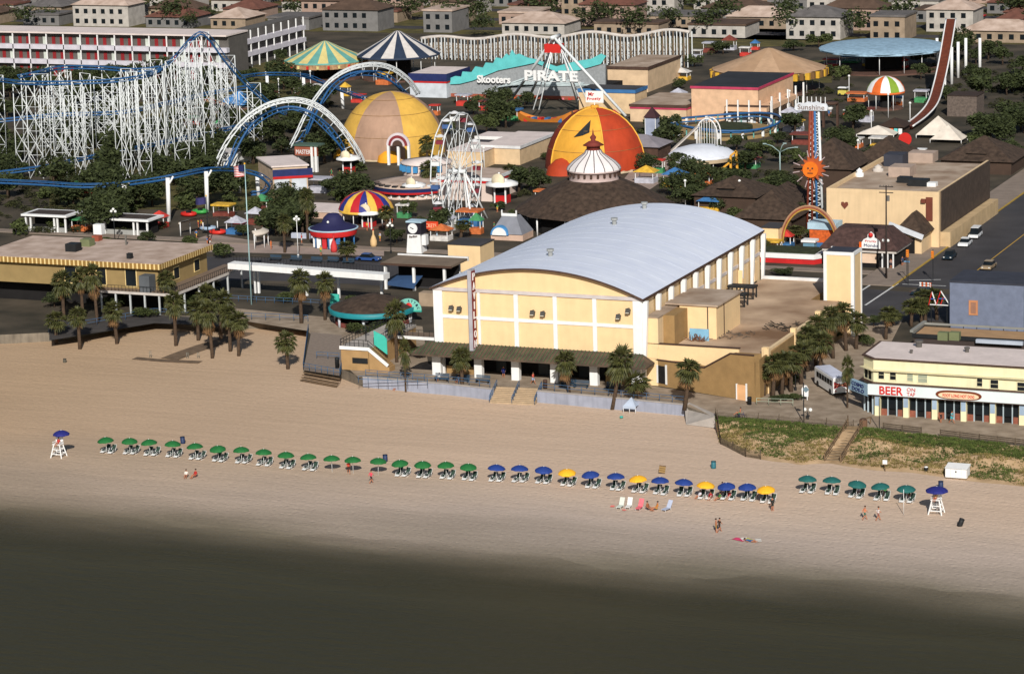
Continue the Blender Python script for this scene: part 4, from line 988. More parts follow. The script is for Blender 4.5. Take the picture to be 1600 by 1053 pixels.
# white storage box
P = g(1477, 747, ZS); 
t = thing('storage_box', 'large white wooden storage box on skids at the dune foot', 'storage box', P)
w_, d_, h_ = 2.75, 1.7, 1.35
MB().box(P.x, P.y, P.z + .15, P.x + w_, P.y + d_, P.z + h_).build('body', white, t)
MB().add([(P.x - .08, P.y - .12, P.z + h_ + .005), (P.x + w_ + .08, P.y - .12, P.z + h_ + .005), (P.x + w_ + .08, P.y + d_ + .1, P.z + h_ + .3), (P.x - .08, P.y + d_ + .1, P.z + h_ + .3), (P.x - .08, P.y + d_ + .1, P.z + h_ + .005), (P.x + w_ + .08, P.y + d_ + .1, P.z + h_ + .005)],
         [(0, 1, 2, 3), (1, 5, 2), (0, 3, 4), (4, 3, 2, 5), (0, 4, 5, 1)]).build('lid', white, t)
for k in range(4): MB().box(P.x + .05 + k * .85, P.y - .02, P.z - .1, P.x + .2 + k * .85, P.y + d_, P.z + .14).build('skid', wood, t)
MB().box(P.x + w_ / 2 - .08, P.y - .04, P.z + .85, P.x + w_ / 2 + .08, P.y - .002, P.z + 1.05).build('latch', black, t)
for k in range(1, 4): MB().box(P.x + k * w_ / 4 - .02, P.y - .015, P.z + .18, P.x + k * w_ / 4 + .02, P.y - .001, P.z + h_ - .05).build('batten', M('white_shade', (200, 200, 196)), t)

def gb(x, y):
    P = g(x, y, ZS); P.z = beach_z(P.x, P.y)
    for _ in range(3): P = g(x, y, beach_z(P.x, P.y)); P.z = beach_z(P.x, P.y)
    return P
# two people sitting near the water, walkers, sunbathers
person(gb(291, 746), 'sit', 'person in a brown and white swimsuit sitting on wet sand', (214, 206, 196), (150, 90, 60), rz=.3, s=.95)
person(gb(305, 746), 'sit', 'person in a red top sitting on wet sand', (170, 44, 40), (170, 44, 40), rz=-.3, s=1.0, hairc=(30, 24, 22))
person(gb(545, 740), 'walk', 'woman in an orange top walking before the umbrellas without chairs', (196, 70, 50), (60, 40, 34), rz=.5)
person(gb(580, 755), 'walk', 'woman in a pink swimsuit walking on the damp sand', (220, 80, 100), (60, 34, 34), rz=2.6)
person(gb(1119, 832), 'stand', 'walker in yellow shorts nearest the water, left of a pair', None, (150, 120, 40), rz=2.0, hairc=(30, 22, 18))
person(gb(1124, 831), 'walk', 'walker in dark shorts, right of a pair by the water', (62, 44, 34), (50, 34, 28), rz=2.4, hairc=(31, 22, 18))
person(gb(1207, 798), 'stand', 'dark clad man standing in front of the last yellow umbrella', (46, 46, 42), (40, 42, 38), rz=1.0, hairc=(31, 22, 18))
person(gb(1351, 812), 'walk', 'person in orange top and green shorts walking on the sand', (206, 130, 96), (40, 96, 80), rz=2.2)
person(gb(1372, 813), 'walk', 'person in a white top walking behind the one in orange', (210, 200, 196), (140, 80, 70), rz=2.2)
person(gb(1013, 797), 'sit', 'tanned sunbather in dark trunks sitting by the pink towel chair', (150, 90, 60), (50, 40, 30), rz=1.2, hairc=(31, 22, 18))
person(gb(1026, 797), 'sit', 'tanned sunbather in yellow sitting next to the pale chair', (190, 120, 50), (200, 150, 50), rz=-.9, hairc=(31, 22, 18))
person(gb(1172, 846), 'lie', 'sunbather in blue lying on a towel at the waterline', (60, 96, 140), (60, 96, 140), rz=1.4)
for k, (x, y, sh, so, kd, lb) in enumerate([(1093, 778, (196, 196, 206), (190, 190, 200), 'sit', 'bather in white sitting before the yellow umbrella in the crowd'), (1110, 780, (150, 30, 40), (40, 40, 50), 'sit', 'bather in a dark red top in the crowd between umbrellas'),
        (1124, 781, (70, 120, 60), (60, 90, 50), 'sit', 'bather in green lying low in the crowd between umbrellas'), (1139, 779, (190, 60, 50), (200, 70, 60), 'sit', 'bather in a red swimsuit before the blue umbrella'), (1129, 772, (120, 150, 190), (60, 60, 90), 'stand', 'child in pale blue standing in the crowd between umbrellas'),
        (1190, 776, (90, 170, 200), (90, 170, 200), 'sit', 'person in light blue reclining under the last yellow umbrella')]):
    person(gb(x, y), kd, lb, sh, so, rz=rc.uniform(-1, 1), s=.9)
for k, (x, y, c, lb) in enumerate([(1342, 771, (214, 200, 206), 'person in pale pink reclining beneath the third bluish green umbrella'), (1383, 772, (60, 130, 60), 'person in green reclining beneath the fourth bluish green umbrella'), (1421, 776, (50, 120, 50), 'person in bright green sitting beneath the last bluish green umbrella')]):
    person(gb(x, y), 'sit', lb, c, c, rz=.2, s=.95)
def towel(x, y, w, l, c, label, rz=0):
    P = gb(x, y); m = MB(); n = 6
    z = [P.z + .03 + .025 * sin(i * 1.7) for i in range(n + 1)]
    a = Vector((cos(rz), sin(rz), 0)); b = Vector((-sin(rz), cos(rz), 0))
    m.add([P + a * (sx * w / 2) + b * (l * (i / n - .5)) + Vector((0, 0, z[i] - P.z + .03)) for i in range(n + 1) for sx in (-1, 1)], [(2 * i, 2 * i + 1, 2 * i + 3, 2 * i + 2) for i in range(n)])
    m.build('beach_towel', M('towel_%d_%d_%d' % c, c, .9, .1, 4), origin=P); o = COL.objects[-1]; tag(o, label, 'towel')
towel(1155, 843, .9, 1.7, (214, 70, 110), 'pink towel spread at the waterline, first of the row', 1.2)
towel(1163, 842, .8, 1.2, (220, 214, 206), 'white towel between the pink and the yellow ones', .6)
towel(1169, 843, .7, 1.2, (196, 190, 80), 'yellow towel beside the sunbather in blue', 1.0)
towel(1185, 844, .7, 1.4, (206, 200, 190), 'cream towel at the head of the sunbather in blue', .4)
towel(957, 791, .5, .8, (226, 120, 110), 'small coral cloth left of the two white loungers', .2)
towel(975, 797, .4, .6, (220, 120, 110), 'small coral cloth in front of the two white loungers', .9)
def deckchair(x, y, c, label, rz=0.0):
    P = gb(x, y); t = thing('sun_lounger', label, 'lounger', P); t.rotation_euler.z = rz
    col = M('lounger_%d_%d_%d' % c, c, .8, .08, 3)
    MB().beam(P + Vector((0, -.9, .28)), P + Vector((0, .2, .3)), .62, .06).build('seat', col, t)
    MB().beam(P + Vector((0, .2, .3)), P + Vector((0, .75, 1.15)), .62, .06).build('backrest', col, t)
    for sx in (-.28, .28):
        for sy in (-.8, .3): MB().tube([P + Vector((sx, sy, -.05)), P + Vector((sx, sy, .28))], .025, 5).build('leg', white, t)
deckchair(970, 793, (206, 212, 200), 'mint white lounger, left one of the white pair')
deckchair(983, 793, (222, 220, 214), 'cream white lounger with a bag on its seat', .1)
deckchair(1000, 795, (226, 110, 120), 'lounger covered by a pink towel with dark red edges')
deckchair(1043, 797, (178, 186, 206), 'low pale blue grey lounger at the end of the group', -.3)
# thin flag pole before the bluish green umbrellas
P = gb(1412, 804); tag(MB().tube([P, P + Vector((0, 0, 3.2))], .035, 6).build('marker_pole', white, origin=P), 'thin white marker pole standing before the last bluish green umbrella', 'pole')

# beach shower / small tent by the sea wall
P = g(986, 644, ZS)
t = thing('canvas_shelter', 'small blue grey canvas shelter on legs at the sea wall', 'shelter', P)
a, b, h_ = .95, .7, 1.0
MB().add([(P.x - a, P.y - b, P.z + h_), (P.x + a, P.y - b, P.z + h_), (P.x + a, P.y + b, P.z + h_), (P.x - a, P.y + b, P.z + h_), (P.x + .1, P.y, P.z + 2.2), (P.x - a, P.y - b, P.z + h_ - .35), (P.x + a, P.y - b, P.z + h_ - .35)], [(0, 1, 4), (1, 2, 4), (2, 3, 4), (3, 0, 4), (5, 6, 1, 0)]).build('canvas', M('canvas_blue_grey', (170, 182, 200)), t)
for sx in (-a, 0, a): MB().tube([(P.x + sx * .95, P.y - b * .9, P.z - .1), (P.x + sx * .95, P.y - b * .9, P.z + h_)], .05, 5).build('leg', white, t)
P = g(971, 653, ZS); tag(MB().sphere((P.x, P.y, P.z + .15), .28, 8, zs=.6).build('beach_bag', teal, origin=P), 'turquoise bag lying on the sand below the canvas shelter', 'bag')
for (x, yb, lb) in ((618, 608, 'dark clothed person sitting against the sea wall beside the slim palm'),): person(g(x, yb + 2, ZS), 'sit', lb, (40, 34, 32), (36, 34, 40), s=.9)

# promenade people, benches, bins
person(g(787, 590), 'stand', 'person in navy overalls standing under the awning', (40, 48, 110), (36, 42, 96), rz=.3, hairc=(60, 70, 60))
person(g(833, 600), 'walk', 'man in a red tank top and pale shorts atop the beach stairs', (196, 80, 70), (150, 170, 200), rz=1.2)
def bench(x, y, label, mat=M('bench_blue', (48, 72, 92)), w=2.2):
    P = g(x, y); t = thing('bench', label, 'bench', P, 'benches along the promenade')
    for k in range(3): MB().box(P.x - w / 2, P.y - .3 + k * .2, .45, P.x + w / 2, P.y - .14 + k * .2, .5).build('seat_slat', mat, t)
    for k in range(3): MB().box(P.x - w / 2, P.y + .32, .6 + k * .17, P.x + w / 2, P.y + .37, .72 + k * .17).build('back_slat', mat, t)
    for sx in (-1, 1): MB().box(P.x + sx * w * .42 - .04, P.y - .3, .01, P.x + sx * w * .42 + .04, P.y + .4, .45).build('leg', black, t)
for x, y, lb in ((690, 595, 'dark bench behind the sea wall, first from the wooden deck side'), (722, 597, 'dark bench with a person beside the palm near the blade sign'), (754, 598, 'dark blue bench nearest the beach stairs on their left'),
                 (888, 604, 'blue bench right of the beach stairs'), (908, 606, 'blue bench beside the palm right of the stairs'), (958, 609, 'dark bench with clutter before the awning end')): bench(x, y, lb)
person(g(686, 594), 'sit', 'person in white sitting on the first bench', (210, 206, 200), (60, 60, 70), s=.95)
person(g(716, 597), 'sit', 'person in black and white sitting on the bench by the palm', (200, 200, 210), (40, 40, 46), s=.95)
def bin_(x, y, label, mat, h=1.0, z=0.0):
    P = g(x, y, z); t = thing('litter_bin', label, 'litter bin', P)
    MB().lathe([(0, 0), (.3, 0), (.32, h * .8), (.34, h * .82), (.3, h), (0, h)], 12, P).build('bin_body', mat, t); MB().box(P.x - .15, P.y - .34, P.z + h * .62, P.x + .15, P.y - .3, P.z + h * .76).build('flap', black, t)
bin_(852, 607, 'dark brown litter bin at the top of the beach stairs', brown, 1.3)
bin_(808, 588, 'brown litter bin beside a white arcade column', brown); bin_(867, 591, 'brown litter bin before the middle arcade column', brown); bin_(929, 594, 'tall brown litter bin near the arcade end', brown, 1.4)
# ---------------------------------------------------------------- dune, fences, dune stairs
topc = [g(*p).to_2d() for p in top_px]
botc = [g(x, y, ZS).to_2d() for x, y in [(1126, 694), (1165, 713), (1250, 728), (1300, 724), (1370, 736), (1480, 746), (1530, 753), (1760, 784)]]
def poly_at(P, f):
    L_ = [0.0]
    for a, b in zip(P[:-1], P[1:]): L_.append(L_[-1] + (b - a).length)
    s = f * L_[-1]
    for i in range(len(P) - 1):
        if s <= L_[i + 1] + 1e-9: t = (s - L_[i]) / (L_[i + 1] - L_[i]); return P[i] + (P[i + 1] - P[i]) * t
    return P[-1]
from mathutils import noise as NZ
def dune_pt(u, v):
    a, b = poly_at(topc, u), poly_at(botc, u); p = a + (b - a) * v
    s = 1 - v; base = (3 * s * s - 2 * s ** 3)
    z = ZS - .02 + (-ZS + .08) * base
    bump = (NZ.noise(Vector((p.x * .22, p.y * .3, 1))) * .8 + NZ.noise(Vector((p.x * .7, p.y * .7, 5))) * .25) * sin(pi * min(1, v * 1.05)) ** .7 if 0 < v < .95 else 0
    st = abs((p.x) - dune_sx(p.y)); k = max(0, 1 - st / 2.2)
    return Vector((p.x, p.y, z + bump * (1 - k) + (.45 * sin(pi * v) * (1 - k))))
sA, sB = g(1337, 668), g(1301, 722, ZS)
def dune_sx(y): t = (y - sA.y) / (sB.y - sA.y); return sA.x + (sB.x - sA.x) * t
NU, NV = 130, 22; vs = [dune_pt(i / NU, j / NV) for j in range(NV + 1) for i in range(NU + 1)]
dunem = M('dune_sand', (188, 160, 126), .95, .12, .6, rgb2=(160, 132, 98), bump=.4)
mb = MB(); mb.add(vs, [(j * (NU + 1) + i, (j + 1) * (NU + 1) + i, (j + 1) * (NU + 1) + i + 1, j * (NU + 1) + i + 1) for j in range(NV) for i in range(NU)], 0, True)
side = [dune_pt(0, j / NV) for j in range(NV + 1)]; mb.add([p for p in side] + [Vector((p.x, p.y, ZS - .3)) for p in side], [(j, j + 1, NV + 2 + j, NV + 1 + j) for j in range(NV)])
structure(mb.build('dune', dunem, origin=(70, -20, ZS)))
rd = random.Random(4)
def tufts(name, n, vr, mat, hgt_, thr, sgn):
    mb = MB(); k = 0
    while k < n:
        u, v = rd.random(), rd.uniform(*vr); p = dune_pt(u, v)
        q = NZ.noise(Vector((p.x * .16, p.y * .3, 9))) * sgn + rd.uniform(-.12, .12)
        if q < thr or abs(p.x - dune_sx(p.y)) < 1.3: k += .1; continue
        k += 1
        for _ in range(6):
            a = rd.random() * 6.28; d = Vector((cos(a) * .55, sin(a) * .55, 1)); mb.blade(p + Vector((rd.uniform(-.2, .2), rd.uniform(-.2, .2), -.04)), d, hgt_ * rd.uniform(.6, 1.2), .09, .08)
    o = mb.build(name, mat, origin=(70, -20, 0)); o['kind'] = 'stuff'
tufts('dune_grass', 6500, (.02, .42), M('dune_grass', (84, 96, 42), .9, .3, 1, rgb2=(54, 66, 28)), .42, -.35, 1)
tufts('dune_grass', 3000, (.35, .93), M('dry_dune_grass', (138, 122, 74), .9, .3, 1, rgb2=(92, 86, 48)), .4, .02, 1)
tufts('dune_grass', 3200, (.3, .9), M('dune_grass'), .36, .08, -1)
fencem = M('fence_grey_wood', (92, 80, 66), .95, .3, 2)
def sand_fence(label, pts, h=1.0, lean=0):
    P = [Vector(p) for p in pts]; t = thing('sand_fence', label, 'fence', P[0]); m = MB(); p0 = None
    for a, b in zip(P[:-1], P[1:]):
        L_ = (b - a).length; n = max(1, int(L_ / 2.6))
        for k in range(n + 1):
            q = a + (b - a) * (k / n)
            if p0 is None: p0 = q; pr = MB().tube([q - Vector((0, 0, .3)), q + Vector((0, 0, h + .25))], .07, 5).build('post', fencem, t)
            else: c = pr.copy(); COL.objects.link(c); c.parent = t; c.location = q - p0
        n = int(L_ / .16)
        for k in range(n):
            q = a + (b - a) * (k / n); m.beam(q + Vector((0, 0, -.05)), q + Vector((0, 0, h * rd.uniform(.9, 1.05))), .05, .02)
        for z in (.25, .75): m.beam(a + Vector((0, 0, h * z)), b + Vector((0, 0, h * z)), .02, .02)
    o = m.build('picket', fencem, t); o['kind'] = 'stuff'
def V3(p, z): return Vector((p[0], p[1], z))
sand_fence('grey picket sand fence down the near end of the dune', [V3(topc[0], .02), V3(dune_pt(0, .5), dune_pt(0, .5).z - .2), V3(botc[0], ZS), V3(botc[1], ZS), V3(poly_at(botc, .16), ZS)])
sand_fence('low grey picket fence along the path above the dune, left of its stairs', [V3(topc[0] + Vector((.2, .1)), .05), V3(topc[1], .05), V3(poly_at(topc, .34) , .05)], .75)
t = thing('slat_fence', 'low weathered board fence before the beer bar, right of the dune stairs', 'fence', V3(topc[4], 0))
for i in range(4, 6):
    a, b = V3(topc[i], .1), V3(topc[i + 1], .1); L_ = (b - a).length; n = int(L_ / 2.4)
    for k in range(n + 1):
        q = a + (b - a) * k / n; MB().beam(q, q + Vector((0, 0, .95)), .14).build('post', fencem, t)
        if k < n and not (i == 4 and k == 2):
            q2 = a + (b - a) * (k + 1) / n
            for z in (.35, .6, .85): MB().beam(q + Vector((0, -.08, z)), q2 + Vector((0, -.08, z)), .05, .16).build('board', fencem, t)
# dune stairs
t = thing('dune_stairs', 'long flight of weathered wooden stairs crossing the dune', 'stairs', V3(sB, ZS))
dv = (sB - sA); nn = Vector((-dv.y, dv.x, 0)).normalized() * 1.0
N = 13
for k in range(N):
    f0, f1 = k / N, (k + .8) / N; z = .3 + (ZS + .1 - .3) * ((k + .5) / N)
    a, b = sA + dv * f0, sA + dv * f1
    MB().add([V3(a - nn, z - .1), V3(a + nn, z - .1), V3(b + nn, z - .1), V3(b - nn, z - .1), V3(a - nn, z), V3(a + nn, z), V3(b + nn, z), V3(b - nn, z)], [(0, 1, 2, 3), (7, 6, 5, 4), (0, 4, 5, 1), (1, 5, 6, 2), (2, 6, 7, 3), (3, 7, 4, 0)]).build('stair_tread', M('stair_wood', (146, 124, 96), .95, .2, 2), t)
for s in (-1, 1):
    a, b = V3(sA + nn * s * 1.05, .2), V3(sB + nn * s * 1.05, ZS)
    MB().beam(a, b, .1, .3).build('stringer', wood, t)
    for k in range(6):
        q = a + (b - a) * k / 5; MB().beam(q - Vector((0, 0, .3)), q + Vector((0, 0, 1.05)), .12).build('post', wood, t)
    for z in (.55, 1.0): MB().beam(a + Vector((0, 0, z)), b + Vector((0, 0, z)), .1, .12).build('handrail', wood, t)
    e = a - Vector((dv.x, dv.y, 0)).normalized() * 2.0 + nn * s * .5; MB().beam(a + Vector((0, 0, 1.0)), e + Vector((0, 0, .9)), .1, .1).build('handrail', wood, t); MB().beam(e, e + Vector((0, 0, .95)), .12).build('post', wood, t)
P = g(1158, 655); 
# cyclist on the path
t = thing('bicycle', 'dark bicycle ridden along the path above the dune', 'bicycle', P)
for sx, nm in ((-.52, 'wheel'), (.52, 'wheel')):
    w = MB().tube([(P.x + sx + .33 * cos(a * pi / 8), P.y, P.z + .34 + .33 * sin(a * pi / 8)) for a in range(16)], .025, 5, closed=True)
    for a in range(8): w.beam((P.x + sx, P.y, P.z + .34), (P.x + sx + .32 * cos(a * pi / 4), P.y, P.z + .34 + .32 * sin(a * pi / 4)), .01)
    w.build('wheel', black, t)
m = MB()
for a, b in (((-.52, .34), (-.15, .34)), ((-.15, .34), (-.25, .85)), ((-.25, .75), (.35, .8)), ((.35, .8), (-.15, .34)), ((.35, .95), (.52, .34)), ((-.52, .34), (-.25, .75))): m.tube([(P.x + a[0], P.y, P.z + a[1]), (P.x + b[0], P.y, P.z + b[1])], .025, 5)
m.build('frame', navy, t); MB().box(P.x - .36, P.y - .07, P.z + .86, P.x - .12, P.y + .07, P.z + .92).build('saddle', black, t); MB().tube([(P.x + .33, P.y - .28, P.z + 1.0), (P.x + .33, P.y + .28, P.z + 1.0)], .02, 5).build('handlebar', black, t)
person(P + Vector((-.2, 0, .58)), 'sit', 'bare chested rider in green shorts on the bicycle', None, (60, 140, 90), rz=-1.4, s=.95)

# ---------------------------------------------------------------- lamps, poles, signs by the wing
glob = M('white_globe', (226, 226, 220), .3, .03)
def globe_lamp(x, yb, yt, label, n=3, mat=black, group='globe lamps'):
    P = g(x, yb); h = hgt(P, yt); t = thing('street_lamp', label, 'street lamp', P, group)
    m = MB().tube([P, P + Vector((0, 0, h - .2))], .08, 6, r2=.055)
    spots = [(-.42, 0, -.3), (.42, 0, -.3), (0, 0, .1), (0, .4, -.3)][:n] if n > 2 else [(-.4, 0, 0), (.4, 0, 0)]
    for s in spots: m.tube([P + Vector((0, 0, h - .7)), P + Vector((s[0], s[1], h + s[2] - .2))], .035, 5)
    m.cyl(P, .18, .5, 8); m.build('lamp_post', mat, t)
    for s in spots: MB().sphere(P + Vector((s[0], s[1], h + s[2])), .27, 10).build('globe', glob, t)
globe_lamp(1243, 610, 572, 'double globe lamp nearest the promenade by the tan wing', 2)
globe_lamp(1258, 592, 546, 'double globe lamp among the palms by the tan wing', 2)
globe_lamp(466, 402, 340, 'white three globe lamp by the boardwalk left of the hat roofed stand', 3, white)
globe_lamp(611, 396, 350, 'black three globe lamp left of the round faced tower', 3)
globe_lamp(180, 382, 328, 'black three globe lamp before the white roofed stall', 3)
globe_lamp(1384, 432, 376, 'globe lamp at the street corner by the fruit sign', 2)
globe_lamp(1262, 655, 640, 'short lamp post at the path beside the dune fence', 2)
# signposts
def signpost(x, yb, yt, w, h, mat, label, face=None, name='sign'):
    P = g(x, yb); H_ = hgt(P, yt); t = thing(name, label, 'sign', P)
    MB().beam(P, P + Vector((0, 0, H_ - h)), .1).build('post', M('post_grey', (110, 106, 100)), t)
    return P, H_, t, MB().box(P.x - w / 2, P.y - .05, H_ - h, P.x + w / 2, P.y + .05, H_).build('board', mat, t)
P = g(1256, 661); t = thing('flag_pole', 'thin dark pole at the path with a small diamond sign', 'pole', P); H_ = hgt(P, 598)
MB().beam(P, P + Vector((0, 0, H_)), .12).build('pole', black, t)
MB().add([(P.x - .1, P.y - .08, H_ - .9), (P.x + .35, P.y - .08, H_ - .45), (P.x + .8, P.y - .08, H_ - .9), (P.x + .35, P.y - .08, H_ - 1.35)] + [(P.x - .1, P.y - .02, H_ - .9), (P.x + .35, P.y - .02, H_ - .45), (P.x + .8, P.y - .02, H_ - .9), (P.x + .35, P.y - .02, H_ - 1.35)], [(0, 3, 2, 1), (4, 5, 6, 7), (0, 1, 5, 4), (1, 2, 6, 5), (2, 3, 7, 6), (3, 0, 4, 7)]).build('sign_plate', M('sign_back', (110, 130, 140)), t)
P = g(1258, 625); t = thing('bus_stop_sign', 'white cut out board on legs between the palms and the bus', 'sign', P)
MB().add([(P.x - .45, P.y, .5), (P.x + .45, P.y, .5), (P.x + .5, P.y, 1.6), (P.x + .2, P.y, 2.1), (P.x - .2, P.y, 2.1), (P.x - .5, P.y, 1.6)] + [(P.x - .45, P.y + .12, .5), (P.x + .45, P.y + .12, .5), (P.x + .5, P.y + .12, 1.6), (P.x + .2, P.y + .12, 2.1), (P.x - .2, P.y + .12, 2.1), (P.x - .5, P.y + .12, 1.6)],
         [(0, 1, 2, 3, 4, 5), (11, 10, 9, 8, 7, 6)] + [(i, i + 6, (i + 1) % 6 + 6, (i + 1) % 6) for i in range(6)]).build('board', white, t)
for sx in (-.3, .3): MB().box(P.x + sx - .05, P.y, 0, P.x + sx + .05, P.y + .1, .5).build('leg', white, t)
P = g(1214, 600); t = thing('tall_board', 'narrow white board leaning between palm trunks at the wing', 'board', P); MB().beam(P, P + Vector((.1, 0, 2.1)), .35, .08).build('panel', white, t)
P = g(1226, 602); t = thing('kiosk', 'peach coloured upright panel behind the palm clump', 'panel', P); MB().box(P.x - .4, P.y, 0, P.x + .4, P.y + .2, 2.9).build('panel', M('peach_board'), t)
a, b = g(1180, 634), g(1237, 636); rail('railing', 'pale green pipe railing before the palm clump by the wing', 'railing', [(a.x, a.y + .6, 0), (b.x, b.y + .6, 0)], 1.0, 1.6, M('pale_rail', (150, 160, 140)))
bin_(1171, 632, 'dark litter bin beside the peach board at the tan wall', black, 1.1)

# ---------------------------------------------------------------- beer bar building
A = g(1365, 648); BZ = hgt(A, 561)
bar = thing('beer_bar', 'two storey pale yellow beach bar with BEER ON TAP sign and pink roof', 'building', A)
yel = M('pale_yellow_wall', (230, 222, 182), .8, .05, .5, stain=.1); XR, YB = A.x + 34, A.y + ylen((A.x, A.y), 1400, BZ) * .92
c_ = 1.9
fp = [(A.x - c_, A.y + c_), (A.x, A.y), (XR, A.y), (XR, YB), (A.x - c_, YB)]
MB().prism(fp, 3.9, BZ).build('upper_wall', yel, bar)
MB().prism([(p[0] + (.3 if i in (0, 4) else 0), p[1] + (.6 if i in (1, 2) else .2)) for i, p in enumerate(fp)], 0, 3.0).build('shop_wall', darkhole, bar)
MB().prism([(p[0], p[1]) for p in [(A.x - c_ - .25, A.y + c_ - .1), (A.x - .1, A.y - .25), (XR, A.y - .25), (XR, YB + .2), (A.x - c_ - .25, YB + .2)]], BZ, BZ + .14).build('roof_edge', brown, bar)
MB().prism([(A.x - c_ + .2, A.y + c_ + .2), (A.x + .1, A.y + .2), (XR, A.y + .2), (XR, YB - .2), (A.x - c_ + .2, YB - .2)], BZ + .14, BZ + .18).build('roof', roofpink, bar)
z1 = hgt(A, 577); MB().prism([(A.x - c_ - .5, A.y + c_ - .3), (A.x - .2, A.y - .5), (XR, A.y - .5), (XR, A.y), (A.x, A.y), (A.x - c_, A.y + c_)], z1 - .12, z1).build('eyebrow_ledge', M('ledge_buff', (206, 196, 160)), bar)
MB().prism([(A.x - c_ - .35, A.y + c_ - .2), (A.x - .12, A.y - .35), (XR, A.y - .35), (XR, A.y), (A.x, A.y), (A.x - c_, A.y + c_)], 4.42, 4.62).build('cornice', brown, bar)
def barwin(xa, xb, ya, yb_, mat=darkhole, frame_=True):
    d1, d2 = ray(xa, ya), ray(xb, ya); P1 = CAM + d1 * ((A.y - CAM.y) / d1.y); P2 = CAM + d2 * ((A.y - CAM.y) / d2.y)
    h_ = (yb_ - ya) / 11.6
    f_ = MB().box(P1.x - .12, A.y - .1, P1.z - h_ - .12, P2.x + .12, A.y - .02, P1.z + .12).build('window', yel if frame_ else mat, bar)
    MB().box(P1.x, A.y - .13, P1.z - h_, P2.x, A.y - .101, P1.z).build('pane', mat, f_)
    MB().box(P1.x, A.y - .16, P1.z - h_ / 2 - .02, P2.x, A.y - .131, P1.z - h_ / 2 + .02).build('glazing_bar', yel, f_)
barwin(1373, 1381.5, 578.5, 591.5, glass); barwin(1391, 1400, 580, 593, glass); barwin(1418, 1426.5, 583, 595, M('grey_blind', (150, 156, 136))); barwin(1435, 1449, 584, 597, M('grey_blind')); barwin(1527, 1535, 591, 603, glass); barwin(1548, 1560, 593, 606, glass); barwin(1590, 1603, 597, 610, glass)
# chamfer windows
ex = Vector((-1, 1, 0)).normalized(); nx_ = Vector((-1, -1, 0)).normalized()
for f in (.55, 1.6):
    p = Vector((A.x, A.y, 0)) + ex * f; q = p + ex * .7
    MB().prism([(p + nx_ * .05).to_2d(), (q + nx_ * .05).to_2d(), (q).to_2d(), p.to_2d()], z1 - 1.5, z1 - .25).build('window', glass, bar)
# fascia sign boards
signw = M('sign_white', (214, 224, 224), .5, .03)
MB().box(A.x - .6, A.y - .75, 3.0, XR, A.y - .4, 4.42).build('fascia', signw, bar)
MB().prism([(A.x - .6, A.y - .75), (A.x - .6, A.y - .35), (A.x - c_ - 2.2, A.y + c_ + 1.1), (A.x - c_ - 2.5, A.y + c_ + .9)], 2.7, 4.3).build('corner_fascia', M('fascia_blue', (150, 180, 200)), bar)
MB().box(A.x - .6, A.y - .8, 2.9, XR, A.y + .6, 3.0).build('soffit', brown, bar)
fy = A.y - .76
def sx_(xp, z=3.6): d = ray(xp, 600); return solve(lambda t: px((t, fy, z))[0], xp, A.x, A.x + 5)
X1, X2 = sx_(1374), sx_(1411)
text('BEER', 'sign_letters', (X1, fy, 3.12), (1, 0, 0), (0, 0, 1), 1.15, M('sign_red', (196, 44, 38), .5, .05), bar, width=X2 - X1, depth=.05, bold=.02)
X1, X2 = sx_(1417), sx_(1430)
text('ON', 'sign_letters', (X1, fy, 3.76), (1, 0, 0), (0, 0, 1), .5, M('sign_red'), bar, width=X2 - X1); text('TAP', 'sign_letters', (X1, fy, 3.12), (1, 0, 0), (0, 0, 1), .5, M('sign_red'), bar, width=X2 - X1)
X1, X2 = sx_(1462), sx_(1534)
el = [((X1 + X2) / 2 + (X2 - X1) / 2 * (abs(cos(a)) ** .5) * (1 if cos(a) > 0 else -1), fy - .06, 3.68 + .62 * sin(a)) for a in [2 * pi * k / 28 for k in range(28)]]
MB().add(el + [(p[0], fy, p[2]) for p in el], [tuple(range(28))] + [(i, 28 + i, 28 + (i + 1) % 28, (i + 1) % 28) for i in range(28)]).build('hot_dog_board', M('hotdog_brown', (116, 56, 30), .5), bar)
el = [((X1 + X2) / 2 + (X2 - X1) / 2 * .88 * (abs(cos(a)) ** .5) * (1 if cos(a) > 0 else -1), fy - .1, 3.6 + .42 * sin(a)) for a in [2 * pi * k / 28 for k in range(28)]]
MB().add(el + [(p[0], fy - .06, p[2]) for p in el], [tuple(range(28))] + [(i, 28 + i, 28 + (i + 1) % 28, (i + 1) % 28) for i in range(28)]).build('bun', M('bun_cream', (236, 204, 168), .5), bar)
text('FOOT LONG HOT DOG', 'sign_letters', (X1 + 1.0, fy - .1, 3.38), (1, 0, 0), (0, 0, 1), .42, M('sign_red'), bar, width=X2 - X1 - 2.0, bold=.01)
# lettering of the corner board
p1 = Vector((A.x - c_ - 2.5, A.y + c_ + .9, 0)); p0 = Vector((A.x - .6, A.y - .75, 0)); d_ = (p0 - p1); w_ = d_.length; d_.normalize(); nf = d_.cross(Vector((0, 0, 1)))
text('COSMO', 'sign_letters', p1 + d_ * (w_ * .2) + nf * .03 + Vector((0, 0, 3.6)), d_, (0, 0, 1), .5, navy, bar, width=w_ * .6)
text('DOS.O', 'sign_letters', p1 + d_ * (w_ * .22) + nf * .03 + Vector((0, 0, 2.9)), d_, (0, 0, 1), .5, navy, bar, width=w_ * .6)
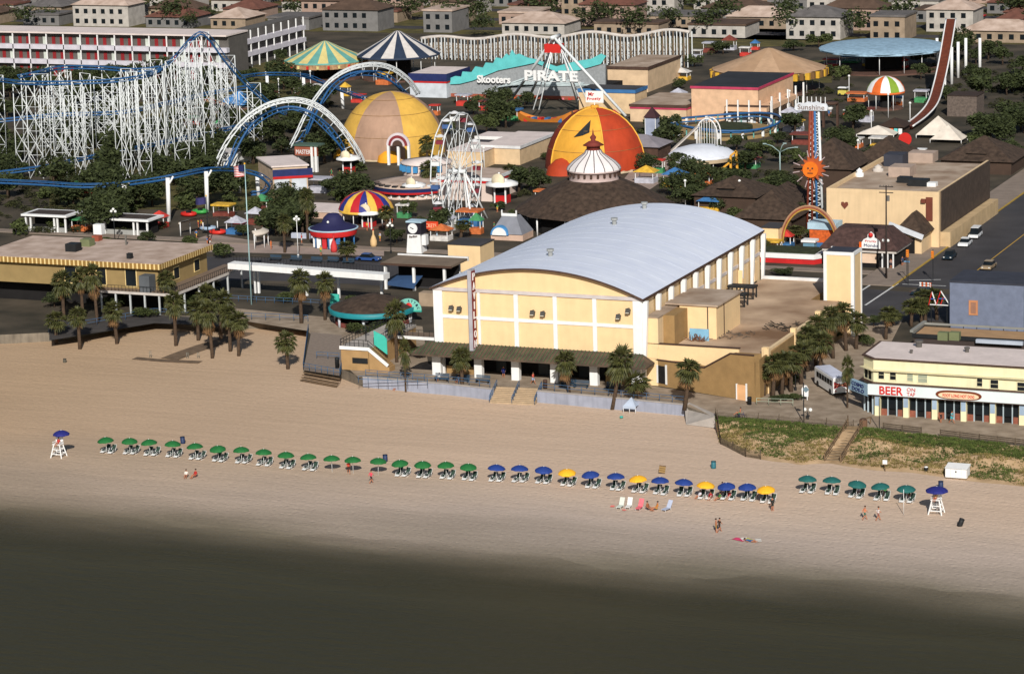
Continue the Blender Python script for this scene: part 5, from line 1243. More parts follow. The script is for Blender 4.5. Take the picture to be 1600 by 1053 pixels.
# shopfront
k = 0; step = (sx_(1411.5, 1) - sx_(1367, 1))
for i in range(9):
    x = A.x + .25 + i * step
    MB().box(x, A.y - .35, 0, x + .75, A.y + .5, 2.9).build('shop_pillar', yel, bar); MB().box(x + .05, A.y - .4, 1.4, x + .7, A.y - .352, 2.8).build('poster', M('poster_blue', (150, 170, 190)), bar)
    if i < 8:
        xa, xb = x + .75, x + step
        MB().box(xa, A.y + .2, 0, xa + (xb - xa) * .3, A.y + .5, .9).build('brick_sill', M('brick_red', (140, 84, 66), .9, .2, 3), bar); MB().box(xa + (xb - xa) * .72, A.y + .2, 0, xb, A.y + .5, .9).build('brick_sill', M('brick_red'), bar)
        for f in (.28, .66): MB().box(xa + (xb - xa) * f, A.y + .1, 0, xa + (xb - xa) * f + .14, A.y + .4, 2.9).build('door_post', M('aluminium', (170, 184, 190), .4), bar)
        MB().box(xa + .02, A.y + .3, .9, xb - .02, A.y + .34, 2.85).build('shop_window', glass, bar)
for f in (.3, 1.6, 2.6): p = Vector((A.x, A.y + .2, 0)) + ex * f; MB().beam(p, p + Vector((0, 0, 2.9)), .2).build('door_post', M('aluminium'), bar)
# roof plant
for (x, y, w, d, h, nm) in ((1436, 542, 1.2, 1.4, 1.0, 'roof_fan'), (1424, 552, .5, .5, .5, 'roof_vent'), (1511, 550, .8, .8, .7, 'roof_fan')):
    q = g(x, y, BZ + .18); m = MB().cyl((q.x, q.y, BZ + .15), w * .35, h * .7, 10); m.cyl((q.x, q.y, BZ + .15 + h * .7), w * .5, h * .3, 10); m.build(nm, M('dark_zinc', (92, 88, 84), .6), bar)
for x in (1474, 1492): q = g(x, 533, BZ); MB().box(q.x - .7, q.y - .5, BZ + .18, q.x + .7, q.y + .6, BZ + 1.3).build('condenser', M('olive_metal', (112, 118, 84), .7), bar)
person(g(1487, 661), 'walk', 'person in turquoise walking past the bar shopfront', (90, 180, 190), (90, 180, 190), rz=1.2)
person(g(1470, 660), 'stand', 'person in dark clothes standing before the bar shopfront', (50, 40, 40), (44, 40, 50), rz=1.2, s=.8)
P = g(1349, 668); t = thing('drum_planter', 'brown round planter at the top of the dune stairs', 'planter', P); MB().cyl(P, .55, 1.1, 12).build('pot', M('planter_brown', (112, 84, 64), .9), t); MB().sphere(P + Vector((0, 0, 1.1)), .45, 8, zs=.5).build('soil_mound', brown, t)
P = g(1374, 672); H_ = hgt(P, 640); t = thing('bar_pole', 'dark pole standing before the bar pillar', 'pole', P); MB().beam(P, P + Vector((0, 0, 4.4)), .1).build('pole', black, t); MB().box(P.x - .12, P.y - .12, 0, P.x + .12, P.y + .12, .25).build('base', black, t)

# ---------------------------------------------------------------- roof deck house and grey building behind the bar
x0, y0, z0, x1, y1, z1_ = frame(1412, 560, 1600, 521, depth=5.5); x0 += 1.5
t = thing('deck_house', 'low building with a tan roof terrace and dark railings behind the bar', 'building', (x0, y0, 0))
MB().box(x0, y0, 0, x1, y1, z1_).build('wall', M('dark_brown_wall', (64, 54, 50)), t)
MB().box(x0 + .3, y0 + .3, z1_, x1, y1 - .3, z1_ + .05).build('terrace_floor', M('terrace_tan', (170, 136, 100), .95, .1, .5), t)
MB().box(x0 - .2, y0 - .2, z1_ - .5, x1, y0, z1_ + .1).build('front_fascia', black, t); MB().box(x0 - .2, y0, z1_ - .5, x0, y1, z1_ + .1).build('side_fascia', M('grey_wood_trim', (134, 134, 128)), t); MB().box(x0, y1 - .05, z1_ + .3, x1, y1 + .1, z1_ + .6).build('back_rail', M('grey_wood_trim'), t)
for k in range(9): MB().box(x0 + 2 + k * 2.0, y1 - .02, z1_, x0 + 2.1 + k * 2, y1 + .08, z1_ + .3).build('rail_post', black, t)
MB().box(x0 + 9.5, y0 - .9, z1_ - .6, x1, y0 - .25, z1_ - .1).build('parapet_block', M('pale_blue_wall', (180, 188, 200)), t)
MB().beam((x0 - .3, y0, z1_ + .4), (x0 + .0, y1 + 1.0, z1_ + .5), .5, .35).build('awning_roll', M('grey_wood_trim'), t)
q = g(1487, 505)
gx0, gy0, gz0, gx1, gy1, gz1 = frame(1484, 512, 1600, 441, depth=9)
t = thing('grey_building', 'plain blue grey building with one orange framed window', 'building', (gx0, gy0, 0))
MB().box(gx0, gy0, 0, gx1, gy1, gz1).build('wall', M('blue_grey_wall', (112, 120, 140), .9, .1, 1), t); MB().box(gx0 - .1, gy0 - .1, gz1, gx1, gy1, gz1 + .25).build('coping', M('dark_tar'), t)
d_ = ray(1515, 470); P1 = CAM + d_ * ((gy0 - CAM.y) / d_.y)
f_ = MB().box(P1.x - .1, gy0 - .1, P1.z - 2.2, P1.x + 1.3, gy0 - .02, P1.z + .1).build('window', M('window_orange', (190, 130, 90)), t); MB().box(P1.x + .2, gy0 - .14, P1.z - 1.9, P1.x + 1.0, gy0 - .101, P1.z - .2).build('pane', M('glass_amber', (150, 110, 90)), f_)
# coloured motif sign on the deck's back rail
P = g(1465, 508); t = thing('neon_frame_sign', 'red white and blue angular neon frame behind the roof terrace', 'sign', P)
cols_ = [M('sign_red'), white, M('sign_blue', (60, 90, 160))]
for k, (a, b) in enumerate([((-1.4, 3.1), (-.9, 5.2)), ((-.9, 5.2), (-.2, 3.2)), ((-1.2, 4.1), (-.4, 4.1)), ((-.2, 3.2), (.5, 5.4)), ((.5, 5.4), (1.9, 3.3)), ((.1, 4.2), (1.3, 4.2)), ((.5, 3.3), (.9, 4.4)), ((-1.2, 3.2), (1.9, 3.2)), ((1.9, 3.3), (2.4, 3.5))]):
    MB().beam((P.x + a[0], P.y, a[1]), (P.x + b[0], P.y, b[1]), .22, .12).build('neon_bar', cols_[k % 3], t)
for sx in (-1.0, 1.5): MB().beam((P.x + sx, P.y, 0), (P.x + sx, P.y, 3.3), .12).build('post', black, t)

# ---------------------------------------------------------------- bus, cars, street corner
def frame_of(N_, F_, wid):
    a = (F_ - N_); a.z = 0; ln = a.length; a.normalize(); b = Vector((-a.y, a.x, 0))
    return a, b, ln
N_, F_, R_ = g(1302, 620), g(1273, 601), g(1327, 613)
a, b, ln = frame_of(N_, F_, 2.4); 
if b.dot(R_ - N_) < 0: b = -b
ln = max(ln, 6.5); wd = 2.35; bh = 2.75
bus = thing('tour_bus', 'white shuttle bus with a red crossed ribbon painted on its end', 'bus', N_)
def bp(u, v, z): return N_ + a * u + b * v + Vector((0, 0, z))
def bbox(mb, u0, v0, z0, u1, v1, z1): return mb.add([bp(u0, v0, z0), bp(u1, v0, z0), bp(u1, v1, z0), bp(u0, v1, z0), bp(u0, v0, z1), bp(u1, v0, z1), bp(u1, v1, z1), bp(u0, v1, z1)], [(0, 3, 2, 1), (4, 5, 6, 7), (0, 1, 5, 4), (1, 2, 6, 5), (2, 3, 7, 6), (3, 0, 4, 7)])
bbox(MB(), 0, 0, .35, ln, wd, bh - .15).build('body', white, bus); bbox(MB(), .08, .08, bh - .15, ln - .08, wd - .08, bh).build('roof', M('bus_roof', (206, 210, 226), .4), bus)
nw = 6
for k in range(nw):
    for v0, v1 in ((-.03, -.005), (wd + .005, wd + .03)): bbox(MB(), .5 + k * (ln - 1.2) / nw, v0, 1.45, .5 + (k + .82) * (ln - 1.2) / nw, v1, 2.2).build('window', glass, bus)
for u in (1.3, ln - 1.3):
    for v in (-.04, wd - .22):
        c = bp(u, v, .45); m = MB(); k_ = 14
        rim = [c + a * (.45 * cos(2 * pi * i / k_)) + Vector((0, 0, .45 * sin(2 * pi * i / k_))) for i in range(k_)]
        m.add(rim + [p + b * .26 for p in rim], [tuple(range(k_)), tuple(reversed(range(k_, 2 * k_)))] + [(i, k_ + i, k_ + (i + 1) % k_, (i + 1) % k_) for i in range(k_)]); m.build('wheel', black, bus)
e = -.03
def endp(v, z, o=0): return bp(e - o, v, z)
m = MB(); k = [(.1, 2.1), (wd / 2, 1.68), (wd - .1, 2.1), (wd - .1, 1.1), (wd / 2, 1.52), (.1, 1.1)]
m.add([endp(*q) for q in k], [(0, 1, 4, 5), (1, 2, 3, 4)]); m.build('ribbon', M('ribbon_red', (150, 36, 36)), bus)
m = MB(); m.add([endp(.1, 1.63, .02), endp(.1, 1.57, .02), endp(wd - .1, 1.57, .02), endp(wd - .1, 1.63, .02)], [(0, 1, 2, 3)]); m.build('ribbon_stripe', M('ribbon_gold', (214, 170, 130)), bus)
for v in (.25, wd - .45): m = MB(); bbox(m, -.05, v, .7, 0, v + .2, .85); m.build('tail_lamp', M('sign_red'), bus)
bbox(MB(), -.08, 0, .35, 0, wd, .5).build('bumper', black, bus)

def car(P, rz, mat, label, group='cars on the streets', van=False):
    t = thing('parked_car' if not van else 'parked_van', label, 'car' if not van else 'van', (0, 0, 0), group)
    L2, w2 = 2.2, .86; hb = .78; ht = 1.38 if not van else 1.85
    pr = [(-L2, .3), (-L2, .62), (-L2 + .1, hb - .06), (-1.2 if not van else -2.1, hb), (L2 - 1.1, hb - .02), (L2 - .1, .66), (L2, .5), (L2, .3)]
    n = len(pr); MB().add([(x, -w2, z) for x, z in pr] + [(x, w2, z) for x, z in pr], [tuple(range(n)), tuple(reversed(range(n, 2 * n)))] + [(i, n + i, n + (i + 1) % n, (i + 1) % n) for i in range(n)]).build('body', mat, t)
    cb = [(-1.5 if not van else -2.1, hb - .02), (-1.0 if not van else -2.0, ht - .06), (.35 if not van else .7, ht - .06), (1.05 if not van else 1.4, hb - .02)]
    MB().add([(x, -w2 + .08 + (.1 if z > hb else 0), z) for x, z in cb] + [(x, w2 - .08 - (.1 if z > hb else 0), z) for x, z in cb], [(0, 1, 2, 3), (7, 6, 5, 4), (0, 4, 5, 1), (1, 5, 6, 2), (2, 6, 7, 3)]).build('glasshouse', glass, t)
    MB().box(cb[1][0] - .05, -w2 + .16, ht - .06, cb[2][0] + .05, w2 - .16, ht).build('roof', mat, t)
    for x in (-1.35, 1.35):
        for y in (-w2 + .02, w2 - .24):
            w = MB(); k_ = 12; rim = [(x + .32 * cos(2 * pi * i / k_), y - .02, .32 + .32 * sin(2 * pi * i / k_)) for i in range(k_)]
            w.add(rim + [(p[0], p[1] + .26, p[2]) for p in rim], [tuple(range(k_)), tuple(reversed(range(k_, 2 * k_)))] + [(i, k_ + i, k_ + (i + 1) % k_, (i + 1) % k_) for i in range(k_)]); w.build('wheel', black, t)
    for y in (-.7, .45): MB().box(L2 - .01, y, .52, L2 + .03, y + .25, .66).build('headlight', glob, t); MB().box(-L2 - .03, y, .52, -L2 + .01, y + .25, .66).build('tail_lamp', M('sign_red'), t)
    t.location = (P.x, P.y, .015); t.rotation_euler.z = rz
cw = M('car_white', (224, 226, 228), .3, .03); cd = M('car_dark', (30, 44, 54), .25, .1); cbz = M('car_blue', (44, 74, 130), .3, .05)
car(g(1508, 384), -pi / 2 + .05, cw, 'white saloon car driving down the side street behind the dark one')
car(g(1484, 404), -pi / 2 + .05, cd, 'dark green saloon car stopped nearest the crossing')
car(g(1524, 371), -pi / 2 + .05, cw, 'white van at the right-hand edge behind the white saloon', van=True)
car(g(576, 408), 0, cbz, 'dark blue car parked on the boulevard before the round faced tower')
car(g(1445, 462), .05, cd, 'dark car crossing before the barricade'); car(g(1545, 420), -pi / 2, M('car_tan', (150, 130, 104), .3, .05), 'tan car at the right-hand kerb of the side street'); car(g(440, 425), 0, M('car_grey', (120, 122, 126), .3, .05), 'grey car on the boulevard beneath the footbridge'); car(g(1160, 452), 0, cd, 'dark car half hidden behind the wing roof edge')
car(g(1522, 322), -pi / 2 + .05, cd, 'dark car far up the side street'); 
# traffic lights hung over the crossing
for k, (x, y, yb, lb) in enumerate([(1418, 396, 445, 'yellow traffic light hanging over the near side of the crossing'), (1457, 398, 440, 'yellow traffic light hanging over the side street')]):
    P = at(x, y, yb); t = thing('traffic_light', lb, 'traffic light', (P.x, P.y, 0), 'traffic lights')
    MB().box(P.x - .2, P.y - .2, P.z - .6, P.x + .2, P.y + .2, P.z + .6).build('housing', M('signal_orange', (226, 132, 40)), t)
    for j in range(3): MB().cyl((P.x, P.y - .28, P.z - .42 + j * .38), .11, .05, 8).build('lens', [M('lens_green', (40, 90, 60)), M('lens_amber', (160, 110, 40)), M('sign_red')][j], t)
    MB().beam((P.x + .0, P.y + .3, 0), (P.x, P.y + .3, P.z + .8), .1).build('signal_pole', black, t)
# utility pole with crossarms
P = g(1385, 436); H_ = hgt(P, 290); t = thing('utility_pole', 'dark wooden utility pole with two crossarms at the street corner', 'pole', P)
MB().tube([P, P + Vector((0, 0, H_))], .17, 8, r2=.11).build('pole', M('creosote', (52, 44, 40)), t)
for z in (H_ - .2, H_ - 1.2): MB().beam((P.x - 1.2, P.y, z), (P.x + 1.2, P.y, z), .14).build('crossarm', M('creosote'), t)
for sx in (-1.0, -.4, .4, 1.0): MB().cyl((P.x + sx, P.y, H_ - .12), .06, .2, 6).build('insulator', M('post_grey'), t)
MB().cyl((P.x + .35, P.y, H_ - 2.6), .25, .9, 10).build('transformer', M('post_grey'), t)
P = g(1417, 434); t = thing('street_sign', 'blue street name sign on a dark post at the crossing', 'sign', P); MB().beam(P, P + Vector((0, 0, 2.9)), .09).build('post', black, t); MB().box(P.x - .5, P.y - .03, 2.6, P.x + .5, P.y + .03, 2.85).build('name_plate', M('plate_blue', (90, 130, 160)), t)
for k, (x, y, sh, lb) in enumerate([(1404, 413, (44, 70, 120), 'person in blue waiting on the street corner'), (1410, 416, (60, 70, 96), 'person in slate clothes beside the one in blue at the corner'), (1416, 413, (40, 44, 60), 'person in black at the corner signpost'), (1392, 420, (150, 120, 110), 'person in pink walking along the corner shop front'), (1508, 350, (190, 80, 70), 'person in red walking beside the dark theatre wall')]):
    person(g(x, y), 'stand' if k % 2 else 'walk', lb, sh, (50, 50, 60), rz=k)
for k, (x, y) in enumerate([(1412, 405), (1403, 407)]): pass
bin_(1470, 368, 'white framed litter bin by the beige theatre corner', M('bin_beige', (190, 180, 160)), 1.2); bin_(1505, 344, 'red topped litter bin along the theatre wall', M('sign_red'), 1.2)
# flower boxes / motorcycle-like barrier objects
P = g(1446, 452); t = thing('barricade', 'orange white striped street barricade at the crossing', 'barricade', P)
for z in (.5, .9): 
    for j in range(6): MB().box(P.x - 1.0 + j * .33, P.y - .03, z, P.x - .67 + j * .33, P.y + .03, z + .22).build('stripe_board', orange if j % 2 else white, t)
for sx in (-.85, .85): MB().beam((P.x + sx, P.y - .3, 0), (P.x + sx, P.y, 1.1), .06).build('leg', white, t); MB().beam((P.x + sx, P.y + .3, 0), (P.x + sx, P.y, 1.1), .06).build('leg', white, t)
# ---------------------------------------------------------------- helpers for the park
def hip(mb, x0, y0, x1, y1, z0, z1, r=.35, ov=.6):
    x0 -= ov; y0 -= ov; x1 += ov; y1 += ov; w, d = x1 - x0, y1 - y0; k = min(w, d) / 2
    if w >= d: a, b = (x0 + k, (y0 + y1) / 2, z1), (x1 - k, (y0 + y1) / 2, z1); F = [(0, 1, 5, 4), (1, 2, 5), (2, 3, 4, 5), (3, 0, 4)]
    else: a, b = ((x0 + x1) / 2, y0 + k, z1), ((x0 + x1) / 2, y1 - k, z1); F = [(0, 1, 4), (1, 2, 5, 4), (2, 3, 5), (3, 0, 4, 5)]
    return mb.add([(x0, y0, z0), (x1, y0, z0), (x1, y1, z0), (x0, y1, z0), a, b], F + [(3, 2, 1, 0)])
def block(name, label, cat, fr, wall, roof, trim=None, par=.5, ov=.15, stripe=None):
    x0, y0, z0, x1, y1, z1 = fr; t = thing(name, label, cat, (x0, y0, z0))
    MB().box(x0, y0, z0, x1, y1, z1).build('wall', wall, t)
    MB().box(x0 - ov, y0 - ov, z1, x1 + ov, y1 + ov, z1 + .12).build('roof', roof, t)
    if trim: MB().box(x0 - ov - .06, y0 - ov - .06, z1 - par, x1 + ov + .06, y0 - .02, z1 + .2).build('fascia', trim, t); MB().box(x1 + .02, y0 - .02, z1 - par, x1 + ov + .06, y1 + ov, z1 + .2).build('fascia', trim, t)
    if stripe: MB().box(x0 - .08, y0 - .1, z1 - par - .5, x1 + .08, y0 - .01, z1 - par - .1).build('band', stripe, t); MB().box(x1 + .01, y0, z1 - par - .5, x1 + .1, y1, z1 - par - .1).build('band', stripe, t)
    return t
def gores(t, c, prof, mats, n, name='canopy_panel', sub=3, a_off=0.0):
    for k in range(n):
        a0 = 2 * pi * k / n + a_off; MB().lathe(prof, sub, c, a0, a0 + 2 * pi / n + .001).build(name, mats[k % len(mats)], t)
def ring_posts(t, c, r, n, h, mat, rad=.1, name='post'):
    for k in range(n):
        a = 2 * pi * k / n + .2; p = Vector((c[0] + r * cos(a), c[1] + r * sin(a), c[2])); MB().tube([p, p + Vector((0, 0, h))], rad, 6).build(name, mat, t)
def pxr(P, wpx): return wpx / (FL / (Vector(P) - CAM).length)

# ---------------------------------------------------------------- yellow arcade building, left
Pc = g(250, 487); RZ2 = hgt(Pc, 411); X1 = Pc.x; Y0 = Pc.y; Y1 = Y0 + ylen((X1, Y0), 322, RZ2); X0 = X1 - 34
ochre = M('ochre_wall', (146, 124, 82), .9, .08, .6); stripe = M('ochre_stripe', (148, 114, 58))
yb_ = thing('yellow_arcade', 'ochre yellow two storey arcade with striped eave and flat gravel roof', 'building', (X1, Y0, 0))
MB().box(X0, Y0, 3.6, X1, Y1, RZ2 - .5).build('upper_wall', ochre, yb_)
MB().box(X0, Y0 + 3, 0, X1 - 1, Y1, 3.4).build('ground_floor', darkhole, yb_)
MB().box(X0, Y0 - .9, RZ2 - .1, X1 + .9, Y1 + .5, RZ2).build('roof', M('pink_gravel', (190, 170, 156), .95, .12, .4, rgb2=(160, 138, 122)), yb_)
n = int((X1 + .9 - X0) / .66); first = None
def eave(x0, x1, n, along='x'):
    for k in range(n):
        a = x0 + (x1 - x0) * k / n; b = x0 + (x1 - x0) * (k + .98) / n; m = MB(); w = .34 * (b - a)
        for (p, q, mt) in ((a, b - w, 0), (b - w, b, 1)):
            if along == 'x': m.box(p, Y0 - 1.0, RZ2 - .95, q, Y0 - .92, RZ2 - .05, mt)
            else: m.box(X1 + .92, p, RZ2 - .95, X1 + 1.0, q, RZ2 - .05, mt)
        m.build('eave_tile', [stripe, M('cream_stripe', (226, 200, 140))], yb_)
eave(X0, X1 + .9, 44); eave(Y0 - .9, Y1 + .5, 24, 'y')
for xp, w in ((112, 20), (206, 19), (160, 16)):
    d = ray(xp - w / 2, 424); P = CAM + d * ((Y0 - CAM.y) / d.y)
    f_ = MB().box(P.x - .15, Y0 - .1, 3.9, P.x + w / 10 + .15, Y0 - .02, RZ2 - 1.1).build('window', M('cream_stripe'), yb_); MB().box(P.x, Y0 - .13, 4.1, P.x + w / 10, Y0 - .101, RZ2 - 1.3).build('pane', glass, f_)
for f in (.3, .72): f_ = MB().box(X1 + .02, Y0 + (Y1 - Y0) * f, 4.2, X1 + .1, Y0 + (Y1 - Y0) * f + 2, 6.4).build('window', M('cream_stripe'), yb_); MB().box(X1 + .101, Y0 + (Y1 - Y0) * f + .2, 4.4, X1 + .14, Y0 + (Y1 - Y0) * f + 1.8, 6.2).build('pane', glass, f_)
MB().box(X1 - 10, Y0 - 2.6, 3.3, X1 + 4.2, Y0 - .05, 3.6).build('balcony', M('deck_timber', (122, 104, 88)), yb_); MB().box(X1 - 10.1, Y0 - 2.75, 3.25, X1 + 4.3, Y0 - 2.61, 3.65).build('deck_edge', M('pale_edge', (196, 188, 180)), yb_)
MB().box(X1 + .02, Y0 - .04, 3.3, X1 + 4.2, Y1 + 6, 3.6).build('side_walkway', M('deck_timber'), yb_); MB().box(X1 + 4.21, Y0 - 2.7, 3.25, X1 + 4.35, Y1 + 6, 3.65).build('deck_edge', M('pale_edge'), yb_)
for k in range(6):
    MB().box(X1 - 9.5 + k * 2.7, Y0 - 2.6, 0, X1 - 9.25 + k * 2.7, Y0 - 2.35, 3.25).build('deck_post', M('post_pale', (186, 190, 190)), yb_)
for k in range(5): MB().box(X1 + 3.95, Y0 + 1 + k * 5, 0, X1 + 4.2, Y0 + 1.25 + k * 5, 3.25).build('deck_post', M('post_pale'), yb_)
m = MB()
for k in range(22): m.beam((X1 - 10 + k * .66, Y0 - 2.6, 3.6), (X1 - 10 + k * .66, Y0 - 2.6, 4.6), .05)
for k in range(40): m.beam((X1 + 4.2, Y0 - 2.6 + k * .7, 3.6), (X1 + 4.2, Y0 - 2.6 + k * .7, 4.6), .05)
m.beam((X1 - 10, Y0 - 2.6, 4.6), (X1 + 4.2, Y0 - 2.6, 4.6), .06); m.beam((X1 + 4.2, Y0 - 2.6, 4.6), (X1 + 4.2, Y1 + 6, 4.6), .06); m.build('balcony_railing', black, yb_, kind='stuff')
MB().box(X1 - 2.3, Y0 - 2.3, 3.6, X1 - .4, Y0 - .2, 6.3).build('screened_booth', M('lattice_grey', (88, 92, 96)), yb_)
for (x, y, w, h, mt, nm) in ((203, 404, .8, .9, black, 'roof_vent'), (137, 384, 1.8, 1.2, M('olive_metal'), 'condenser'), (115, 392, 2.0, 1.3, black, 'roof_fan'), (152, 376, 1.3, .9, M('rust_metal', (150, 80, 60)), 'roof_tank'), (197, 383, .25, 1.7, M('post_grey'), 'flue')):
    q = g(x, y, RZ2); MB().box(q.x - w / 2, q.y - w / 2, RZ2, q.x + w / 2, q.y + w / 2, RZ2 + h).build(nm, mt, yb_)
q = g(152, 372, RZ2); MB().box(q.x - .7, q.y, RZ2 + .6, q.x + .9, q.y + 1.2, RZ2 + 2.3).build('stair_head', white, yb_)
# white beam walkway across to the snack bar
a, b = at(361, 414, 462), at(604, 432, 478)
t = thing('footbridge', 'long white raised footbridge running beside the boardwalk palms', 'footbridge', (a.x, a.y, 0))
MB().beam(a, b, 2.2, .95).build('deck', white, t)
for x, yt, yb2 in ((399, 424, 458), (405, 424, 458), (597, 436, 470), (480, 430, 462), (530, 434, 466)): P = g(x, yb2); MB().box(P.x - .18, P.y - .18, 0, P.x + .18, P.y + .18, (a.z + b.z) / 2 - .4).build('column', white, t)
m = MB()
for k in range(50): p = a + (b - a) * k / 49 + Vector((0, 1.0, .45)); m.beam(p, p + Vector((0, 0, 1)), .05)
m.beam(a + Vector((0, 1, 1.45)), b + Vector((0, 1, 1.45)), .07); m.build('railing', black, t, kind='stuff')
# flagpoles
def flag(x0, yb, x1, yt, fx_, fy_, w, h, cols, label, mat):
    P = g(x0, yb); H_ = hgt(P, yt); t = thing('flagpole', label, 'flagpole', P); MB().tube([P, P + Vector((0, 0, H_))], .13, 8, r2=.07).build('pole', mat, t); MB().sphere(P + Vector((0, 0, H_)), .16, 6).build('finial', yellow, t)
    n = len(cols); 
    for k in range(n):
        m = MB(); z0, z1 = H_ - .3 - h * (k + 1) / n, H_ - .3 - h * k / n; S = 8
        vs = [(P.x - .1 - w * i / S, P.y + .25 * sin(i * .9), z - .25 * i / S * w * .4) for i in range(S + 1) for z in (z0, z1)]; m.add(vs, [(2 * i, 2 * i + 1, 2 * i + 3, 2 * i + 2) for i in range(S)]); m.build('flag_stripe', cols[k], t)
    return t, P, H_
rd_, wh_ = M('flag_red', (190, 44, 50)), M('flag_white', (226, 222, 220))
t, P, H_ = flag(393, 476, 384, 256, 0, 0, 2.0, 1.8, [rd_, wh_] * 6 + [rd_], 'very tall pale flagpole flying a striped red and white flag', M('pole_pale', (160, 190, 192), .4))
MB().box(P.x - 1.0, P.y - .35, H_ - 1.25, P.x - .1, P.y + .35, H_ - .3).build('flag_canton', navy, t)
flag(326, 384, 325, 306, 0, 0, 2.2, 1.3, [M('flag_indigo', (52, 50, 96))], 'shorter dark flagpole flying a dark blue flag near the yellow arcade', black)

# ---------------------------------------------------------------- wooden deck with blue rails, raised stair deck
ds = thing('stair_deck', 'raised tan walled deck with a stair and a turquoise panel', 'deck', g(534, 577))
a = g(534, 577); DZ = hgt(a, 541); xr = a.x + xlen((a.x, a.y), 575, DZ); yb3 = a.y + 17
MB().box(a.x, a.y, 0, xr, yb3, DZ - .4).build('wall', M('tan_wall_light', (164, 132, 90), .9, .1, .6), ds); MB().box(a.x - .1, a.y - .1, DZ - .38, xr + .1, yb3, DZ).build('deck_slab', concrete, ds)
MB().box(a.x - .15, a.y - .2, DZ - .4, xr + .15, a.y - .11, DZ + .1).build('deck_edge', white, ds)
for k in range(12): MB().box(xr + .1 + k * .27, a.y, 0, xr + .1 + (k + .98) * .27, a.y + 2, DZ - (k + 1) * .23).build('stair_step', M('tan_wall_light'), ds)
MB().beam((xr, a.y - .1, DZ - .1), (xr + 3.2, a.y - .1, DZ - 2.5), .12, .5).build('stringer', white, ds)
MB().add([(xr + .1, a.y + 1.9, DZ + .1), (xr + 2.2, a.y + 1.9, DZ - 1.3), (xr + 2.2, a.y + 1.9, DZ + 1.0), (xr + 1.8, a.y + 1.9, DZ + 1.5), (xr + .1, a.y + 1.9, DZ + 2.2)] + [(xr + .1, a.y + 2.0, DZ + .1), (xr + 2.2, a.y + 2.0, DZ - 1.3), (xr + 2.2, a.y + 2.0, DZ + 1.0), (xr + 1.8, a.y + 2.0, DZ + 1.5), (xr + .1, a.y + 2.0, DZ + 2.2)],
         [(0, 1, 2, 3, 4), (9, 8, 7, 6, 5)] + [(i, i + 5, (i + 1) % 5 + 5, (i + 1) % 5) for i in range(5)]).build('turquoise_panel', M('turquoise', (64, 178, 160)), ds)
MB().box(xr - 2.6, a.y - .12, 1.1, xr - .1, a.y - .02, 1.9).build('window', black, ds)
m = MB()
for k in range(7): m.beam((a.x + k * (xr - a.x) / 6, a.y, DZ), (a.x + k * (xr - a.x) / 6, a.y, DZ + 1.1), .06)
for k in range(18): m.beam((a.x, a.y + k, DZ), (a.x, a.y + k, DZ + 1.1), .06); m.beam((xr, a.y + 2 + k * .85, DZ), (xr, a.y + 2 + k * .85, DZ + 1.1), .06)
for z in (.6, 1.1): m.beam((a.x, a.y, DZ + z), (xr, a.y, DZ + z), .06); m.beam((a.x, a.y, DZ + z), (a.x, yb3, DZ + z), .06); m.beam((xr, a.y + 2, DZ + z), (xr, yb3, DZ + z), .06); m.beam((xr, a.y, DZ + z), (xr + 3, a.y, DZ + z - 2.4), .06)
m.build('railing', black, ds, kind='stuff')
m = MB(); cx, cy = (a.x + xr) / 2, a.y + 4; m.tube([(cx, cy, DZ), (cx, cy, DZ + 3)], .06, 6); m.beam((cx - .5, cy, DZ + 3), (cx + .5, cy, DZ + 3), .3, .2); m.build('lamp_post', black, ds)
MB().box(xr + .12, a.y + 9, DZ - .35, -.4, a.y + 12, DZ).build('link_walkway', M('deck_timber'), ds); MB().box(xr + .12, a.y + 8.8, DZ - .4, -.4, a.y + 8.98, DZ + .05).build('walkway_edge', white, ds)
MB().box(-2.2, a.y + 9.2, 0, -1.7, a.y + 9.7, DZ - .36).build('column', white, ds)
m = MB(); [m.beam((xr + .5 + k * .9, a.y + 9, DZ), (xr + .5 + k * .9, a.y + 9, DZ + 1), .05) for k in range(int((-.4 - xr) / .9))]; m.beam((xr + .2, a.y + 9, DZ + 1), (-.4, a.y + 9, DZ + 1), .06); m.build('railing', black, ds, kind='stuff')
A_, B_, C_, D_ = g(482, 517), g(474, 578), g(531, 588), g(534, 530)
rail('railing', 'blue railing down the left side of the lower deck', 'railing', [A_, B_], 1.1, 1.2); rail('railing', 'blue railing across the front of the lower deck', 'railing', [B_, C_], 1.1, 1.2); rail('railing', 'blue railing between the lower deck and the stair deck', 'railing', [C_, g(534, 577)], 1.1, 1.2)
for p_, q_, lb in ((g(495, 560), g(530, 562), 'blue railing crossing the middle of the lower deck'), (g(560, 598), g(668, 602), 'dark blue railing before the shrubs by the sea wall end'), (g(345, 470), g(500, 478), 'dark railing along the wide pavement beneath the footbridge')): rail('railing', lb, 'railing', [p_, q_], 1.05, 1.6)
area('deck_boards', [(486, 519), (534, 524), (534, 577), (530, 587), (474, 578)], M('deck_grey', (136, 122, 110), .95, .12, 2, bump=.3), .012)
MB_ = MB()
t = thing('deck_steps', 'dark timber steps descending from the lower deck onto the sand', 'steps', B_)
